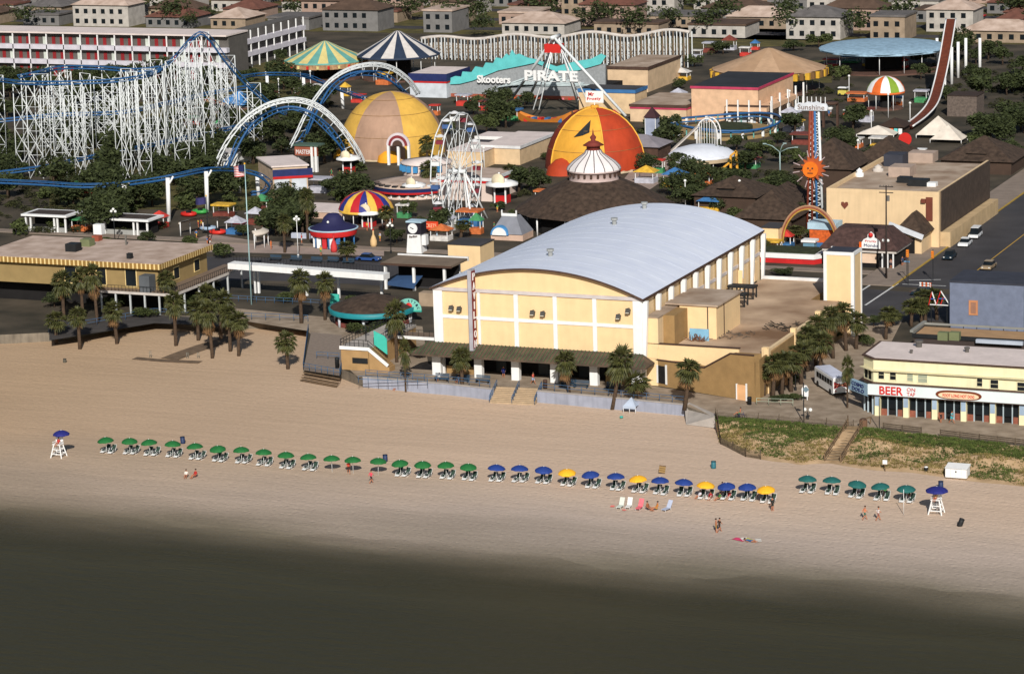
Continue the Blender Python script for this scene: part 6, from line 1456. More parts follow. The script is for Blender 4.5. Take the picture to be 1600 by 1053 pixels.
for k in range(4):
    o = Vector((.05, -.35 * (k + 1), 0)); z = -.3 * (k + 1)
    a1, b1 = B_ + o, C_ + o; MB().add([V3(a1, z - .08), V3(b1, z - .08), V3(b1 + Vector((0, .36, 0)), z - .08), V3(a1 + Vector((0, .36, 0)), z - .08), V3(a1, z), V3(b1, z), V3(b1 + Vector((0, .36, 0)), z), V3(a1 + Vector((0, .36, 0)), z)], [(0, 3, 2, 1), (4, 5, 6, 7), (0, 1, 5, 4), (1, 2, 6, 5), (2, 3, 7, 6), (3, 0, 4, 7)]).build('step', wood, t)
# person sized things near the deck
bin_(527, 575, 'black litter bin at the corner of the tan stair deck wall', black, 1.6)

# snack bar with the teal fascia
c = g(583, 503); ez = hgt(c, 478); rr = pxr(c, 66)
t = thing('snack_bar', 'low round snack bar with brown roof and curved teal fascia', 'snack bar', c)
MB().lathe([(rr * 1.02, ez), (rr * .6, ez + 1.1), (rr * .15, ez + 1.9), (0, ez + 1.95)], 28, c).build('roof', shingle, t)
MB().lathe([(rr * 1.03, ez - .75), (rr * 1.05, ez + .05), (rr * .98, ez + .05)], 28, c).build('fascia', M('teal_fascia', (34, 128, 136), .5), t)
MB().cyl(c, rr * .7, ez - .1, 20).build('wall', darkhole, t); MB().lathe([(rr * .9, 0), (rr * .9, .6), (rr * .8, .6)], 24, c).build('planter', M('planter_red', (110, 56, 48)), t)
ring_posts(t, c, rr * .92, 8, ez - .7, M('pale_pillar', (190, 194, 200)), .22, 'pillar')
q = g(516, 480); tag(MB().box(q.x, q.y, 0, q.x + 1.6, q.y + .3, 2.2).build('menu_board', M('turquoise'), origin=q), 'turquoise board standing left of the round snack bar', 'sign')
# fan sign
P = g(640, 505); H_ = hgt(P, 484); R_ = pxr(P, 21)
t = thing('fan_sign', 'half round turquoise sign with dark letters and a red centre', 'sign', P)
MB().tube([P, P + Vector((0, 0, H_))], .12, 6).build('post', white, t)
fan = [(P.x + R_ * cos(pi * k / 18), P.y, H_ + R_ * .85 * sin(pi * k / 18)) for k in range(19)]
MB().add(fan + [(p[0], p[1] + .2, p[2]) for p in fan], [tuple(range(19)), tuple(reversed(range(19, 38)))] + [(i, i + 19, i + 20, i + 1) for i in range(18)]).build('board', M('fan_mint', (126, 196, 180)), t)
MB().box(P.x - R_, P.y - .05, H_ - .25, P.x + R_, P.y + .2, H_ - .01).build('sill', M('turquoise'), t)
MB().lathe([(0, 0), (.55, 0), (.55, .06), (0, .06)], 12, (0, 0, 0)).build('emblem', M('sign_red'), t); e_ = [c_ for c_ in t.children if c_.name.startswith('emblem')][0]; e_.rotation_euler.x = pi / 2; e_.location = (0, -.02, H_ + .6); 
for v in e_.data.vertices: v.co -= Vector((-P.x, -P.y, 0))
for k, ch in enumerate('THE ATTIC'):
    if ch == ' ': continue
    a_ = pi - pi * (k + .8) / 9.6; u = Vector((cos(a_), 0, sin(a_))); x_ = Vector((sin(a_), 0, -cos(a_))); o = Vector((P.x, P.y - .01, H_)) + Vector((u.x * R_ * .68, 0, u.z * R_ * .58)) - x_ * .16
    text(ch, 'letter', o, x_, u, .42, M('letter_dark', (20, 50, 70)), t, width=.3, bold=.02)

# flat canopy between street and hall
a, b = g(601, 452), g(716, 462); z = hgt(a, 413)
t = thing('flat_canopy', 'long flat roofed open canopy on white posts beside the dance hall', 'canopy', a)
MB().box(a.x - .3, a.y - .3, z, a.x + 12.5, a.y + 6.5, z + .35).build('roof', M('canopy_brown', (122, 106, 90), .95, .15, .4), t); MB().box(a.x - .4, a.y + 6.51, z - .1, a.x + 12.6, a.y + 6.8, z + .6).build('fascia', M('pale_coping'), t); MB().box(a.x - .4, a.y - .5, z - .05, a.x + 12.6, a.y - .31, z + .3).build('fascia', brown, t)
for x in (0, 5.2, 10.8):
    for y in (0, 6): MB().box(a.x + x, a.y + y, 0, a.x + x + .42, a.y + y + .42, z).build('post', white, t)
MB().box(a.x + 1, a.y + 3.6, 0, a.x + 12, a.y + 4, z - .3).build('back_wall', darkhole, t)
P = g(628, 455); tag(MB().add([(P.x - 2.6, P.y, 1.4), (P.x + 2.4, P.y, 1.0), (P.x + 2.6, P.y + 3, 2.2), (P.x - 2.2, P.y + 3, 2.0), (P.x - 2.6, P.y, .9), (P.x + 2.4, P.y, .5)], [(0, 1, 2, 3), (4, 5, 1, 0)]).build('blue_awning', M('tarp_blue', (48, 74, 110)), origin=P), 'blue awning sheet stretched below the flat canopy', 'awning')
P = g(655, 478); tag(MB().box(P.x, P.y, 0, P.x + 3.2, P.y + 2, 2.2).build('low_kiosk', M('kiosk_beige', (160, 140, 118)), origin=P), 'small beige flat roofed kiosk tucked behind the dance hall corner', 'kiosk')
block('utility_block', 'small cream block above the dance hall roof beside the flat canopy', 'building', frame(701, 424, 750, 382, depth=6), cream, asphalt, None)
# boardwalk benches
for k, (x, y) in enumerate([(430, 408), (462, 409), (494, 411), (520, 411), (544, 413)]): bench(x, y, f'dark bench by the street, {ORD[k]} going right from the tall flagpole')

# ---------------------------------------------------------------- stalls and rides just across the street
def stall(xl, yb, xr, yt, label, roofm_=M('dark_roof', (66, 56, 50)), depth=5):
    x0, y0, z0, x1, y1, z1 = frame(xl, yb, xr, yt, depth=depth); t = thing('game_stall', label, 'stall', (x0, y0, 0))
    MB().box(x0 - .5, y0 - .5, z1 - .35, x1 + .5, y1 + .5, z1).build('roof_rim', white, t); MB().box(x0 + .4, y0 + .4, z1, x1 - .4, y1 - .4, z1 + .06).build('roof', roofm_, t)
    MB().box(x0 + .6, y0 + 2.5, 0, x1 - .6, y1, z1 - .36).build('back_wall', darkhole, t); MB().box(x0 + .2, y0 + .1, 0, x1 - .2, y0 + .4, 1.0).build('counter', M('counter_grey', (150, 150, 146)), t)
    for f in (0, .12, .72, .8, 1): MB().box(x0 + (x1 - x0 - .3) * f, y0, 0, x0 + (x1 - x0 - .3) * f + .3, y0 + .3, z1 - .36).build('post', white, t)
stall(154, 366, 230, 340, 'white rimmed game stall beneath the coaster posts'); stall(40, 362, 102, 334, 'white rimmed game stall at the left-hand edge of the park')
# spinning kiddie ride with curved white canopies
for (x, y, rp, a0, a1, lb, zz) in ((335, 372, 64, 1.6, 3.1, 'curved white canopy in the pit area behind the yellow arcade', 2.6), (385, 385, 36, -.7, 1.6, 'curved cream canopy right of the dark blue flag', 2.8)):
    c = g(x, y); r_ = pxr(c, rp); t = thing('curved_canopy', lb, 'canopy', c)
    MB().lathe([(r_ * .72, zz + .5), (r_, zz), (r_, zz - .35), (r_ * .98, zz - .35), (r_ * .7, zz + .4)], 18, c, a0, a1).build('canopy', M('canopy_cream', (206, 196, 182)), t)
    for k in range(5): a_ = a0 + (a1 - a0) * k / 4; p = Vector((c.x + r_ * .95 * cos(a_), c.y + r_ * .95 * sin(a_), 0)); MB().tube([p, p + Vector((0, 0, zz))], .1, 6).build('post', white, t)
for k, (x, y, cl, lb) in enumerate([(295, 338, (190, 44, 36), 'red kiddie car by the curved canopy'), (313, 334, (60, 150, 70), 'green kiddie car beside the red one'), (340, 366, (200, 50, 40), 'red bumper boat before the white canopies'), (325, 360, (150, 170, 190), 'pale blue bumper boat before the white canopies'), (372, 350, (170, 40, 46), 'dark red kiddie car under the cream canopy')]):
    P = g(x, y); t = thing('kiddie_car', lb, 'ride car', P, 'kiddie ride cars'); MB().lathe([(0, .1), (1.0, .1), (1.25, .45), (1.1, .8), (.8, .8), (.7, .5), (0, .45)], 14, P, sx=1.4).build('shell', M('kiddie_%d' % cl[0] + str(cl[1]), cl, .4, .05), t); MB().box(P.x - .3, P.y - .5, .5, P.x + .3, P.y + .5, 1.1).build('seat', black, t)
# hat roofed stand
c = g(522, 384); ez = hgt(c, 357); r_ = pxr(c, 36)
t = thing('round_game_stand', 'round stand with a navy hat shaped roof and red valance', 'stand', c)
MB().lathe([(r_ * 1.04, ez + .15), (r_ * .75, ez + .75), (r_ * .5, ez + 1.1), (r_ * .42, ez + 2.0), (r_ * .25, ez + 2.7), (0, ez + 2.9)], 24, c).build('roof', M('hat_navy', (38, 38, 76), .7), t)
MB().lathe([(r_ * 1.0, ez - 1.0), (r_ * 1.06, ez), (r_ * 1.04, ez + .12)], 24, c).build('valance', M('valance_red', (190, 36, 36)), t); MB().lathe([(r_ * 1.08, ez), (r_ * 1.1, ez + .2), (r_ * 1.03, ez + .22)], 24, c).build('trim', M('trim_pale_blue', (170, 196, 210)), t)
ring_posts(t, c, r_ * .9, 8, ez - .6, M('stand_blue', (60, 110, 160)), .16)
for a_, cl in ((-2.3, white), (-1.95, white), (-1.6, rd_), (-1.25, white), (-.9, M('stand_blue'))): p = Vector((c.x + r_ * .86 * cos(a_), c.y + r_ * .86 * sin(a_), 0)); MB().box(p.x - .42, p.y - .08, .1, p.x + .42, p.y + .08, ez - 1.1).build('panel', cl, t)
MB().cyl(c, r_ * .5, ez - .6, 14).build('core', darkhole, t); MB().sphere((c.x, c.y - r_ * .5, ez + 1.5), .25, 6).build('roof_lamp', glob, t)
# striped carousel canopy
def booth(x, yb, yt, label):
    P = g(x, yb); s = hgt(P, yt) / 4.6; t = thing('ticket_booth', label, 'ticket booth', P, 'ornate ticket booths')
    MB().box(P.x - 1.0 * s, P.y - .1, 0, P.x + 1.0 * s, P.y + 1.8 * s, 1.2 * s).build('red_front', M('valance_red'), t)
    for sx in (-1.0, .8): MB().box(P.x + sx * s, P.y - .2, 0, P.x + (sx + .22) * s, P.y, 2.7 * s).build('pillar', white, t)
    MB().box(P.x - .9 * s, P.y + .3, 1.2 * s, P.x + .9 * s, P.y + 1.7 * s, 2.7 * s).build('booth_window', glass, t)
    MB().lathe([(2.6 * s, 2.75 * s), (2.7 * s, 3.05 * s), (1.5 * s, 3.45 * s), (.9 * s, 3.5 * s), (.9 * s, 3.7 * s), (0, 3.8 * s)], 8, (P.x, P.y + .8 * s, 0), 0, 2 * pi).build('ornate_roof', white, t)
    MB().lathe([(0, 0), (1.05 * s, 0), (1.05 * s, .35 * s), (0, .35 * s)], 14, (0, 0, 0)).build('round_crest', M('crest_cream', (220, 206, 176)), t); e = [k for k in t.children if k.name.startswith('round_crest')][0]
    for v in e.data.vertices: v.co += P
    e.rotation_euler.x = pi / 2; e.location = (0, -.5 * s, 3.7 * s)
    MB().sphere((P.x, P.y - .3, 4.7 * s), .2 * s, 6).build('finial', white, t)
def round_canopy(x, yb, wpx, yrim, ytop, mats, n, label, prof=None, under=True, name='carousel', posts=8):
    c = g(x, yb); r_ = pxr(c, wpx / 2); zr, zt = hgt(c, yrim), hgt(c, ytop); h = zt - zr
    t = thing(name, label, name.replace('_', ' '), c); pf = prof or [(1, 0), (.93, .28), (.75, .62), (.5, .85), (.22, .97), (0, 1)]
    gores(t, c, [(r_ * a, zr + h * b) for a, b in pf], mats, n)
    MB().lathe([(r_, zr - .45), (r_ * 1.01, zr), (r_ * .96, zr + .02)], n, c).build('rim', mats[0], t)
    if under: MB().cyl(c, r_ * .3, zr, 10).build('centre_drum', darkhole, t); MB().cyl(c, r_ * .9, .35, 24).build('platform', M('ride_floor', (96, 70, 60)), t)
    ring_posts(t, c, r_ * .88, posts, zr - .2, white, .09)
    return t, c, r_, zr, zt
yl, rdp, blp = M('panel_yellow', (222, 178, 74), .6), M('panel_red', (180, 34, 42), .6), M('panel_blue', (46, 52, 124), .6)
round_canopy(573, 352, 86, 325, 298, [yl, rdp, blp], 18, 'carousel canopy of yellow red and blue gores behind a booth', posts=10)
booth(574, 358, 319, 'white ornate ticket booth before the striped yellow red blue canopy')
booth(543, 271, 236, 'white ornate ticket booth below the white coaster arch end')
for x, yb, yt, cl, lb in ((584, 386, 358, (214, 180, 130), 'cream bottle shaped statue with a thin neck'), (522, 394, 366, (190, 60, 60), 'red and white striped figure before the round stand')):
    P = g(x, yb); h = hgt(P, yt); t = thing('bottle_statue', lb, 'statue', P); MB().lathe([(0, 0), (.5, 0), (.62, h * .15), (.62, h * .35), (.35, h * .58), (.16, h * .7), (.14, h * .92), (0, h)], 12, P).build('bottle', M('stat_%d' % cl[0], cl), t); MB().cyl((P.x, P.y, h * .93), .17, h * .08, 8).build('cap', rd_, t)
for x, w in ((455, 34), (486, 16)):
    P = g(x, 372); tag(MB().box(P.x, P.y, 0, P.x + w / 9, P.y + .4, 1.0).build('low_wall', M('pale_low_wall', (178, 184, 200)), origin=P), 'low pale wall left of the round stand' if w > 20 else 'short pale blue wall touching the round stand', 'wall')
block('long_shed', 'long low pink roofed shed behind the hat roofed stand', 'building', frame(461, 340, 548, 330, depth=9), M('shed_pink', (190, 160, 140)), roofpink)
# round faced tower
P = g(647, 396); z1 = hgt(P, 366); z2 = hgt(P, 346); s1, s2 = pxr(P, 13), pxr(P, 10.5)
t = thing('clock_tower', 'white tapered tower with a dark head and round white dial', 'tower', P)
MB().add([(P.x - s1, P.y, 0), (P.x + s1, P.y, 0), (P.x + s1, P.y + 2.4, 0), (P.x - s1, P.y + 2.4, 0), (P.x - s2, P.y + .15, z1), (P.x + s2, P.y + .15, z1), (P.x + s2, P.y + 2.2, z1), (P.x - s2, P.y + 2.2, z1)], [(0, 3, 2, 1), (4, 5, 6, 7), (0, 1, 5, 4), (1, 2, 6, 5), (2, 3, 7, 6), (3, 0, 4, 7)]).build('tapered_body', white, t)
MB().box(P.x - s2 - .1, P.y, z1, P.x + s2 + .35, P.y + 2.3, z2 - .25).build('dark_head', M('head_dark', (34, 30, 40)), t); MB().box(P.x - s2 - .2, P.y - .1, z2 - .25, P.x + s2 + .45, P.y + 2.4, z2).build('cap', M('trim_pale_blue'), t)
cc = at(645, 357, 396); R1 = pxr(P, 8); dial = [(cc.x + R1 * cos(2 * pi * k / 24), P.y - .12, cc.z + R1 * sin(2 * pi * k / 24)) for k in range(24)]
MB().add(dial + [(p[0], P.y, p[2]) for p in dial], [tuple(range(24))] + [(i, 24 + i, 24 + (i + 1) % 24, (i + 1) % 24) for i in range(24)]).build('dial', M('dial_white', (228, 228, 226), .4, .02), t)
MB().beam((cc.x - .45, P.y - .16, cc.z + .2), (cc.x + .2, P.y - .16, cc.z - .1), .05, .12).build('hand', black, t)
text('Pavilion', 'tower_lettering', (P.x - s2 * .7, P.y + .02, z1 - .75), (1, 0, .15), (0, 0, 1), .4, brown, t, width=s2 * 1.3)
MB().box(P.x + s1 - .05, P.y + .4, z1 - 2.0, P.x + s1 + .7, P.y + 1.6, z1 - .2).build('side_wing', white, t)
# tickets sign
P = g(672, 375); h = hgt(P, 358); h2 = hgt(P, 346); t = thing('neon_sign', 'orange red lettered sign on legs between the dial tower and ferris wheel', 'sign', P)
MB().box(P.x - 1.6, P.y - .1, h, P.x + 1.7, P.y + .1, h2).build('sign_board', M('sign_orange_red', (206, 66, 34)), t); text('TICKETS', 'sign_letters', (P.x - 1.4, P.y - .1, h + .3), (1, 0, 0), (0, 0, 1), .7, M('letter_peach', (240, 190, 150)), t, width=2.8)
for sx in (-1.4, 1.4): MB().box(P.x + sx - .08, P.y, 0, P.x + sx + .08, P.y + .15, h).build('leg', M('trim_pale_blue'), t)
# shell fronted kiosk
c = g(792, 376); z1 = hgt(c, 366); zt = hgt(c, 340); w = pxr(c, 27)
t = thing('shell_kiosk', 'grey mansard kiosk with a white scallop front and blue arch', 'kiosk', c)
MB().box(c.x - w, c.y, 0, c.x + w, c.y + 5, z1).build('wall', M('kiosk_peach', (200, 170, 150)), t)
MB().add([(c.x - w, c.y - .2, z1), (c.x + w, c.y - .2, z1), (c.x + w, c.y + 5.2, z1), (c.x - w, c.y + 5.2, z1), (c.x - w * .45, c.y + 1.4, zt), (c.x + w * .45, c.y + 1.4, zt), (c.x + w * .45, c.y + 3.4, zt), (c.x - w * .45, c.y + 3.4, zt)], [(4, 5, 6, 7), (0, 1, 5, 4), (1, 2, 6, 5), (2, 3, 7, 6), (3, 0, 4, 7)]).build('mansard_roof', M('slate_grey', (126, 128, 136)), t)
for rr_, mt, nm, yy in ((1.75, M('arch_blue', (70, 130, 180)), 'arch', .0), (1.4, white, 'scallop', -.15)):
    cx = c.x - w * .42; fan = [(cx + rr_ * cos(pi * k / 14), c.y - .3 + yy, z1 - .2 + rr_ * sin(pi * k / 14)) for k in range(15)]
    MB().add(fan + [(p[0], c.y + .8, p[2]) for p in fan], [tuple(range(15)), tuple(reversed(range(15, 30)))] + [(i, i + 15, i + 16, i + 1) for i in range(14)]).build(nm, mt, t)
MB().box(c.x - w * .45, c.y + 1.35, zt, c.x + w * .45, c.y + 1.5, zt + .5).build('cresting', white, t)
for sx in (-w * .45, w * .45): MB().box(c.x + sx - .1, c.y + 1.3, zt, c.x + sx + .1, c.y + 1.55, zt + 1.1).build('finial', white, t)

# ---------------------------------------------------------------- carousel hall with cupola
c = g(930, 352); t = thing('carousel_hall', 'great brown shingled round roof topped by a white ribbed cupola', 'building', c)
r0 = pxr(c, 128); zc = hgt(c, 279); r1 = pxr(c, 40)
MB().lathe([(r0, 3.4), (r1 * 1.9, zc - (zc - 3.4) * .34), (r1 * 1.05, zc)], 12, c, 0, 2 * pi, smooth=False).build('shingle_roof', shingle, t); MB().cyl(c, r0 * .82, 3.3, 12).build('wall', darkhole, t); ring_posts(t, c, r0 * .93, 14, 3.5, white, .16, 'pillar')
MB().lathe([(r1 * .98, zc - .2), (r1 * .98, zc + 1.5), (r1 * 1.06, zc + 1.55), (r1 * 1.06, zc + 1.8)], 24, c).build('drum', M('cupola_pink', (214, 190, 184)), t)
for k in range(24): a_ = 2 * pi * k / 24; p = Vector((c.x + r1 * 1.0 * cos(a_), c.y + r1 * 1.0 * sin(a_), zc + .7)); MB().beam(p, p + Vector((0, 0, .7)), .35).build('drum_opening', brown, t)
zd = zc + 1.8; hd = hgt(c, 234) - zd; pf = [(1.05, 0), (1.0, .16), (.84, .38), (.58, .62), (.36, .82), (.29, 1.0)]
gores(t, c, [(r1 * a, zd + hd * b) for a, b in pf], [M('cupola_white', (222, 216, 214), .5, .05)], 16, 'dome_panel', 1)
for k in range(16): a_ = 2 * pi * k / 16; MB().tube([(c.x + r1 * a * 1.01 * cos(a_), c.y + r1 * a * 1.01 * sin(a_), zd + hd * b) for a, b in pf], .09, 4).build('dome_rib', M('rib_grey', (96, 90, 92)), t)
z = zd + hd; MB().lathe([(r1 * .27, z), (r1 * .27, z + .8), (r1 * .42, z + .82), (r1 * .2, z + 1.5), (r1 * .08, z + 1.7), (r1 * .13, z + 2.3), (r1 * .04, z + 2.8), (0, z + 4.0)], 12, c).build('lantern', M('lantern_red', (120, 52, 44)), t)
# brown shingled roofs towards the street
for (xl, yb, xr, yt, dp, zt_, lb) in [(1150, 372, 1236, 340, 20, 8.0, 'wide brown hip roofed hall behind the dance hall roof'), (1085, 330, 1180, 305, 12, 5.5, 'low brown hip roof left of the wide brown hall'), (1240, 300, 1330, 262, 14, 9.0, 'steep dark brown roof behind the sun face ride'), (1320, 290, 1420, 262, 16, 9.5, 'dark shingled roof behind the beige theatre'), (1470, 270, 1580, 250, 14, 7.5, 'dark roof at the right-hand edge behind the theatre')]:
    x0, y0, z0, x1, y1, z1 = frame(xl, yb, xr, yt, depth=dp); t = thing('brown_hall', lb, 'building', (x0, y0, 0)); MB().box(x0, y0, 0, x1, y1, z1).build('wall', M('brown_wall', (70, 54, 44)), t); hip(MB(), x0, y0, x1, y1, z1, z1 + zt_ * .55).build('shingle_roof', shingle, t)
    m = MB(); hip(m, x0 + (x1 - x0) * .35, y0 + 1.2, x0 + (x1 - x0) * .62, y0 + 5, z1 + 1.3, z1 + 2.5, ov=.2); m.build('dormer', shingle, t); MB().box(x0 + (x1 - x0) * .37, y0 + 1.3, z1 + .2, x0 + (x1 - x0) * .6, y0 + 4, z1 + 1.25).build('dormer_window', darkhole, t)
# ---------------------------------------------------------------- corkscrew coaster
def cr(P, k=8, closed=False):
    o = []; n = len(P)
    for i in range(n - 1 if not closed else n):
        a, b, c, d = P[max(i - 1, 0)] if not closed else P[i - 1], P[i % n], P[(i + 1) % n], (P[min(i + 2, n - 1)] if not closed else P[(i + 2) % n])
        for j in range(k):
            t = j / k; o.append(0.5 * ((2 * b) + (c - a) * t + (2 * a - 5 * b + 4 * c - d) * t * t + (3 * b - a - 3 * c + d) * t ** 3))
    if not closed: o.append(P[-1])
    return o
def track(parent, P, gauge=1.2, r=.1, spine=.2, mat=blue, twist=0.0, tie=3, name='track'):
    n = len(P); Ls, Rs, Ss = [], [], []; m = MB()
    for i, p in enumerate(P):
        d = (P[min(i + 1, n - 1)] - P[max(i - 1, 0)]).normalized(); s = d.cross(Vector((0, 0, 1)))
        if s.length < .05: s = Vector((1, 0, 0))
        s.normalize(); u = s.cross(d).normalized(); a = twist * 2 * pi * i / n
        s2 = s * cos(a) + u * sin(a); u2 = -s * sin(a) + u * cos(a)
        Ls.append(p - s2 * gauge / 2); Rs.append(p + s2 * gauge / 2); Ss.append(p - u2 * .6)
        if i % tie == 0: m.beam(Ls[-1], Rs[-1], .1); m.beam(Ls[-1], Ss[-1], .08); m.beam(Rs[-1], Ss[-1], .08)
    MB().tube(Ls, r, 5).build('rail', mat, parent); MB().tube(Rs, r, 5).build('rail', mat, parent); MB().tube(Ss, spine, 6).build('spine_tube', mat, parent)
    m.build('track_ties', mat, parent, kind='stuff')
cst = thing('corkscrew_coaster', 'huge blue tracked roller coaster on white lattice towers with two white arches', 'roller coaster', g(230, 290))
def tower(x1, x2, yt1, yt2, yb, dyb=14, lv=4):
    base = {}
    for x, yt in ((x1, yt1), (x2, yt2)):
        for k, yy in ((0, yb), (1, yb - dyb)):
            xb = x + (yb - yt) * .045; q = g(xb + k * dyb * .9, yy, 0); top = at(x + k * dyb * .9, yt - k * dyb, yy, 0, xb + k * dyb * .9); q = Vector((q.x, q.y, 0)); base[(x, k)] = (q, top)
            MB().tube([q, top], .1, 6).build('support_post', whitem, cst)
    m = MB()
    prs = [((x1, 0), (x2, 0)), ((x1, 1), (x2, 1))]
    for a, b in prs:
        (qa, ta), (qb, tb) = base[a], base[b]
        for k in range(lv):
            f0, f1 = k / lv, (k + 1) / lv; A0, A1, B0, B1 = qa.lerp(ta, f0), qa.lerp(ta, f1), qb.lerp(tb, f0), qb.lerp(tb, f1)
            m.tube([A0, B1], .065, 4); m.tube([B0, A1], .065, 4); m.tube([A1, B1], .05, 4)
    m.build('cross_bracing', whitem, cst, kind='stuff')
for a in [(40, 62, 130, 130, 280), (80, 98, 128, 126, 276), (112, 128, 128, 130, 284), (146, 174, 120, 126, 262), (186, 200, 128, 126, 290), (211, 231, 124, 124, 294), (243, 254, 118, 116, 288), (267, 289, 100, 78, 282), (294, 313, 66, 64, 272), (332, 354, 101, 101, 230), (373, 394, 144, 144, 238), (60, 84, 150, 150, 240), (150, 170, 150, 150, 225), (120, 140, 160, 158, 236), (280, 300, 110, 104, 240), (312, 330, 90, 98, 246), (20, 40, 130, 130, 272), (66, 92, 118, 118, 256), (176, 192, 122, 122, 274), (196, 214, 112, 112, 252), (222, 240, 108, 108, 262), (258, 276, 96, 92, 268), (100, 118, 150, 150, 262), (276, 292, 100, 90, 256), (338, 352, 110, 114, 214), (-30, -8, 132, 132, 276)]: tower(*a)
A3 = lambda L_: [at(x, y, yb) for x, y, yb in L_]
track(cst, cr(A3([(-30, 118, 270), (20, 126, 278), (60, 128, 282), (120, 127, 283), (180, 124, 280), (225, 117, 275), (252, 106, 268), (275, 85, 266), (296, 62, 266), (314, 50, 266), (332, 64, 262), (352, 92, 258), (378, 122, 252), (404, 146, 248), (428, 166, 244), (446, 176, 240)]), 6))
track(cst, cr(A3([(250, 104, 250), (210, 108, 252), (150, 104, 250), (95, 104, 255), (60, 112, 262), (30, 118, 268)]), 6))
track(cst, cr(A3([(-30, 272, 300), (77, 258, 290), (120, 248, 282), (161, 240, 275), (230, 226, 262), (330, 205, 245), (400, 190, 232)]), 6))
track(cst, cr(A3([(-30, 190, 235), (90, 178, 228), (188, 174, 224), (260, 160, 212), (328, 144, 200), (400, 132, 190)]), 6))
track(cst, cr(A3([(-30, 280, 334), (60, 284, 336), (130, 288, 338), (193, 285, 337), (262, 275, 340), (322, 263, 331), (368, 263, 318), (402, 270, 312), (420, 284, 308), (412, 297, 306), (392, 300, 306)]), 6), gauge=1.3, spine=.26)
track(cst, cr(A3([(380, 118, 170), (417, 114, 162), (472, 116, 168), (505, 128, 172), (540, 142, 178), (570, 152, 182)]), 5))
for x, yt, yb in ((193, 288, 338), (262, 278, 346), (322, 268, 332), (372, 268, 302), (402, 276, 306), (130, 250, 262), (417, 118, 152), (474, 120, 162), (534, 144, 170), (221, 210, 238), (330, 208, 240)):
    q = g(x + 2, yb); top = at(x, yt, yb); q.z = 0; MB().tube([q, top], .42 if yb > 295 or yt < 150 else .22, 8).build('column', white, cst)
    if yb > 295: MB().tube([q.lerp(top, .8), top + Vector((1.2, 0, .3))], .2, 5).build('column_branch', white, cst)
def cork(pts, yb0, yb1, lab=0):
    n = len(pts); P = [at(x, y, yb0 + (yb1 - yb0) * i / (n - 1)) for i, (x, y) in enumerate(pts)]; S = cr(P, 6)
    c0 = sum(P, Vector()) / n
    off = FWH * 1.1
    bs = (P[0] + P[-1]) / 2
    for o in (-off, off):
        for f in (1, .955): MB().tube([bs + (p - bs) * f + o for p in S], .15, 5).build('arch_tube', whitem, cst)
    m = MB()
    for i in range(0, len(S), 3): m.beam(S[i] - off, S[i] + off, .12); j = min(i + 3, len(S) - 1); m.beam(S[i] - off, S[j] + off, .1); m.beam(S[i] - off, bs + (S[j] - bs) * .955 - off, .09); m.beam(S[i] + off, bs + (S[j] - bs) * .955 + off, .09)
    m.build('arch_lacing', whitem, cst, kind='stuff')
    base = (P[0] + P[-1]) / 2
    I = [base + (p - base) * .84 + off * 0 + FWH * (2.2 * sin(i / len(S) * 2 * pi)) for i, p in enumerate(S)]
    track(cst, I, 1.3, .14, .26, blue, 1.0, 2)
    m = MB()
    for i in range(2, len(S), 4): m.beam(S[i], I[i], .12)
    m.build('hanger', whitem, cst, kind='stuff')
    for q, p2 in ((P[0], S[7]), (P[-1], S[-8])):
        pass
cork([(330, 272), (338, 250), (353, 220), (376, 190), (402, 170), (430, 158), (461, 154), (491, 161), (517, 179), (541, 205), (561, 235), (570, 254)], 276, 256)
cork([(450, 232), (462, 208), (475, 180), (492, 152), (516, 124), (547, 106), (582, 99), (613, 105), (640, 124), (656, 146)], 234, 190)
# coaster station huts
for fr, lb in ((frame(304, 258, 372, 238, depth=6), 'long white station hut under the front coaster arch'), (frame(318, 246, 345, 230, depth=4), 'small white control cabin behind the station hut')): block('station_hut', lb, 'hut', fr, white, M('hut_roof', (206, 200, 196)), None)
# dark lettered gate
P = g(462, 268); h = hgt(P, 243); h2 = hgt(P, 228); t = thing('entrance_gate', 'white pillared gate with orange letters below the coaster arches', 'gate', P)
MB().box(P.x, P.y, h, P.x + 5.2, P.y + .5, h2).build('lintel', M('gate_rust', (150, 84, 64)), t); MB().box(P.x - .3, P.y - .3, h2, P.x + 5.6, P.y + 3, h2 + .3).build('gate_roof', M('gate_green', (76, 96, 84)), t)
for x in (3.7, 4.6): MB().box(P.x + x, P.y - .1, 0, P.x + x + .5, P.y + .6, h2 - .02).build('pillar', white, t)
MB().box(P.x, P.y + 1, 0, P.x + .4, P.y + 2, h2 - .02).build('pillar', white, t); text('MASTER', 'gate_letters', (P.x + .3, P.y, h + .35), (1, 0, 0), (0, 0, 1), .9, white, t, width=3.4)
# turned white ticket hall
N_, F_, R_ = g(428, 306), g(405, 291), g(482, 303); hB = hgt(N_, 262)
a = (F_ - N_); a.z = 0; la = a.length; a.normalize(); b = (R_ - N_); b.z = 0; lb_ = b.length; b.normalize()
t = thing('white_hall', 'turned white hall with pink roof and a navy and red band above shutters', 'building', N_)
def pbox(name, mt, u0, v0, z0, u1, v1, z1):
    q = lambda u, v, z: N_ + a * u + b * v + Vector((0, 0, z))
    MB().add([q(u0, v0, z0), q(u0, v1, z0), q(u1, v1, z0), q(u1, v0, z0), q(u0, v0, z1), q(u0, v1, z1), q(u1, v1, z1), q(u1, v0, z1)], [(0, 3, 2, 1), (4, 5, 6, 7), (0, 1, 5, 4), (1, 2, 6, 5), (2, 3, 7, 6), (3, 0, 4, 7)]).build(name, mt, t)
pbox('wall', M('hall_beige', (196, 172, 146)), 0, 0, 0, la, lb_, hB); pbox('roof', roofpink, -.3, -.3, hB, la + .3, lb_ + .3, hB + .3)
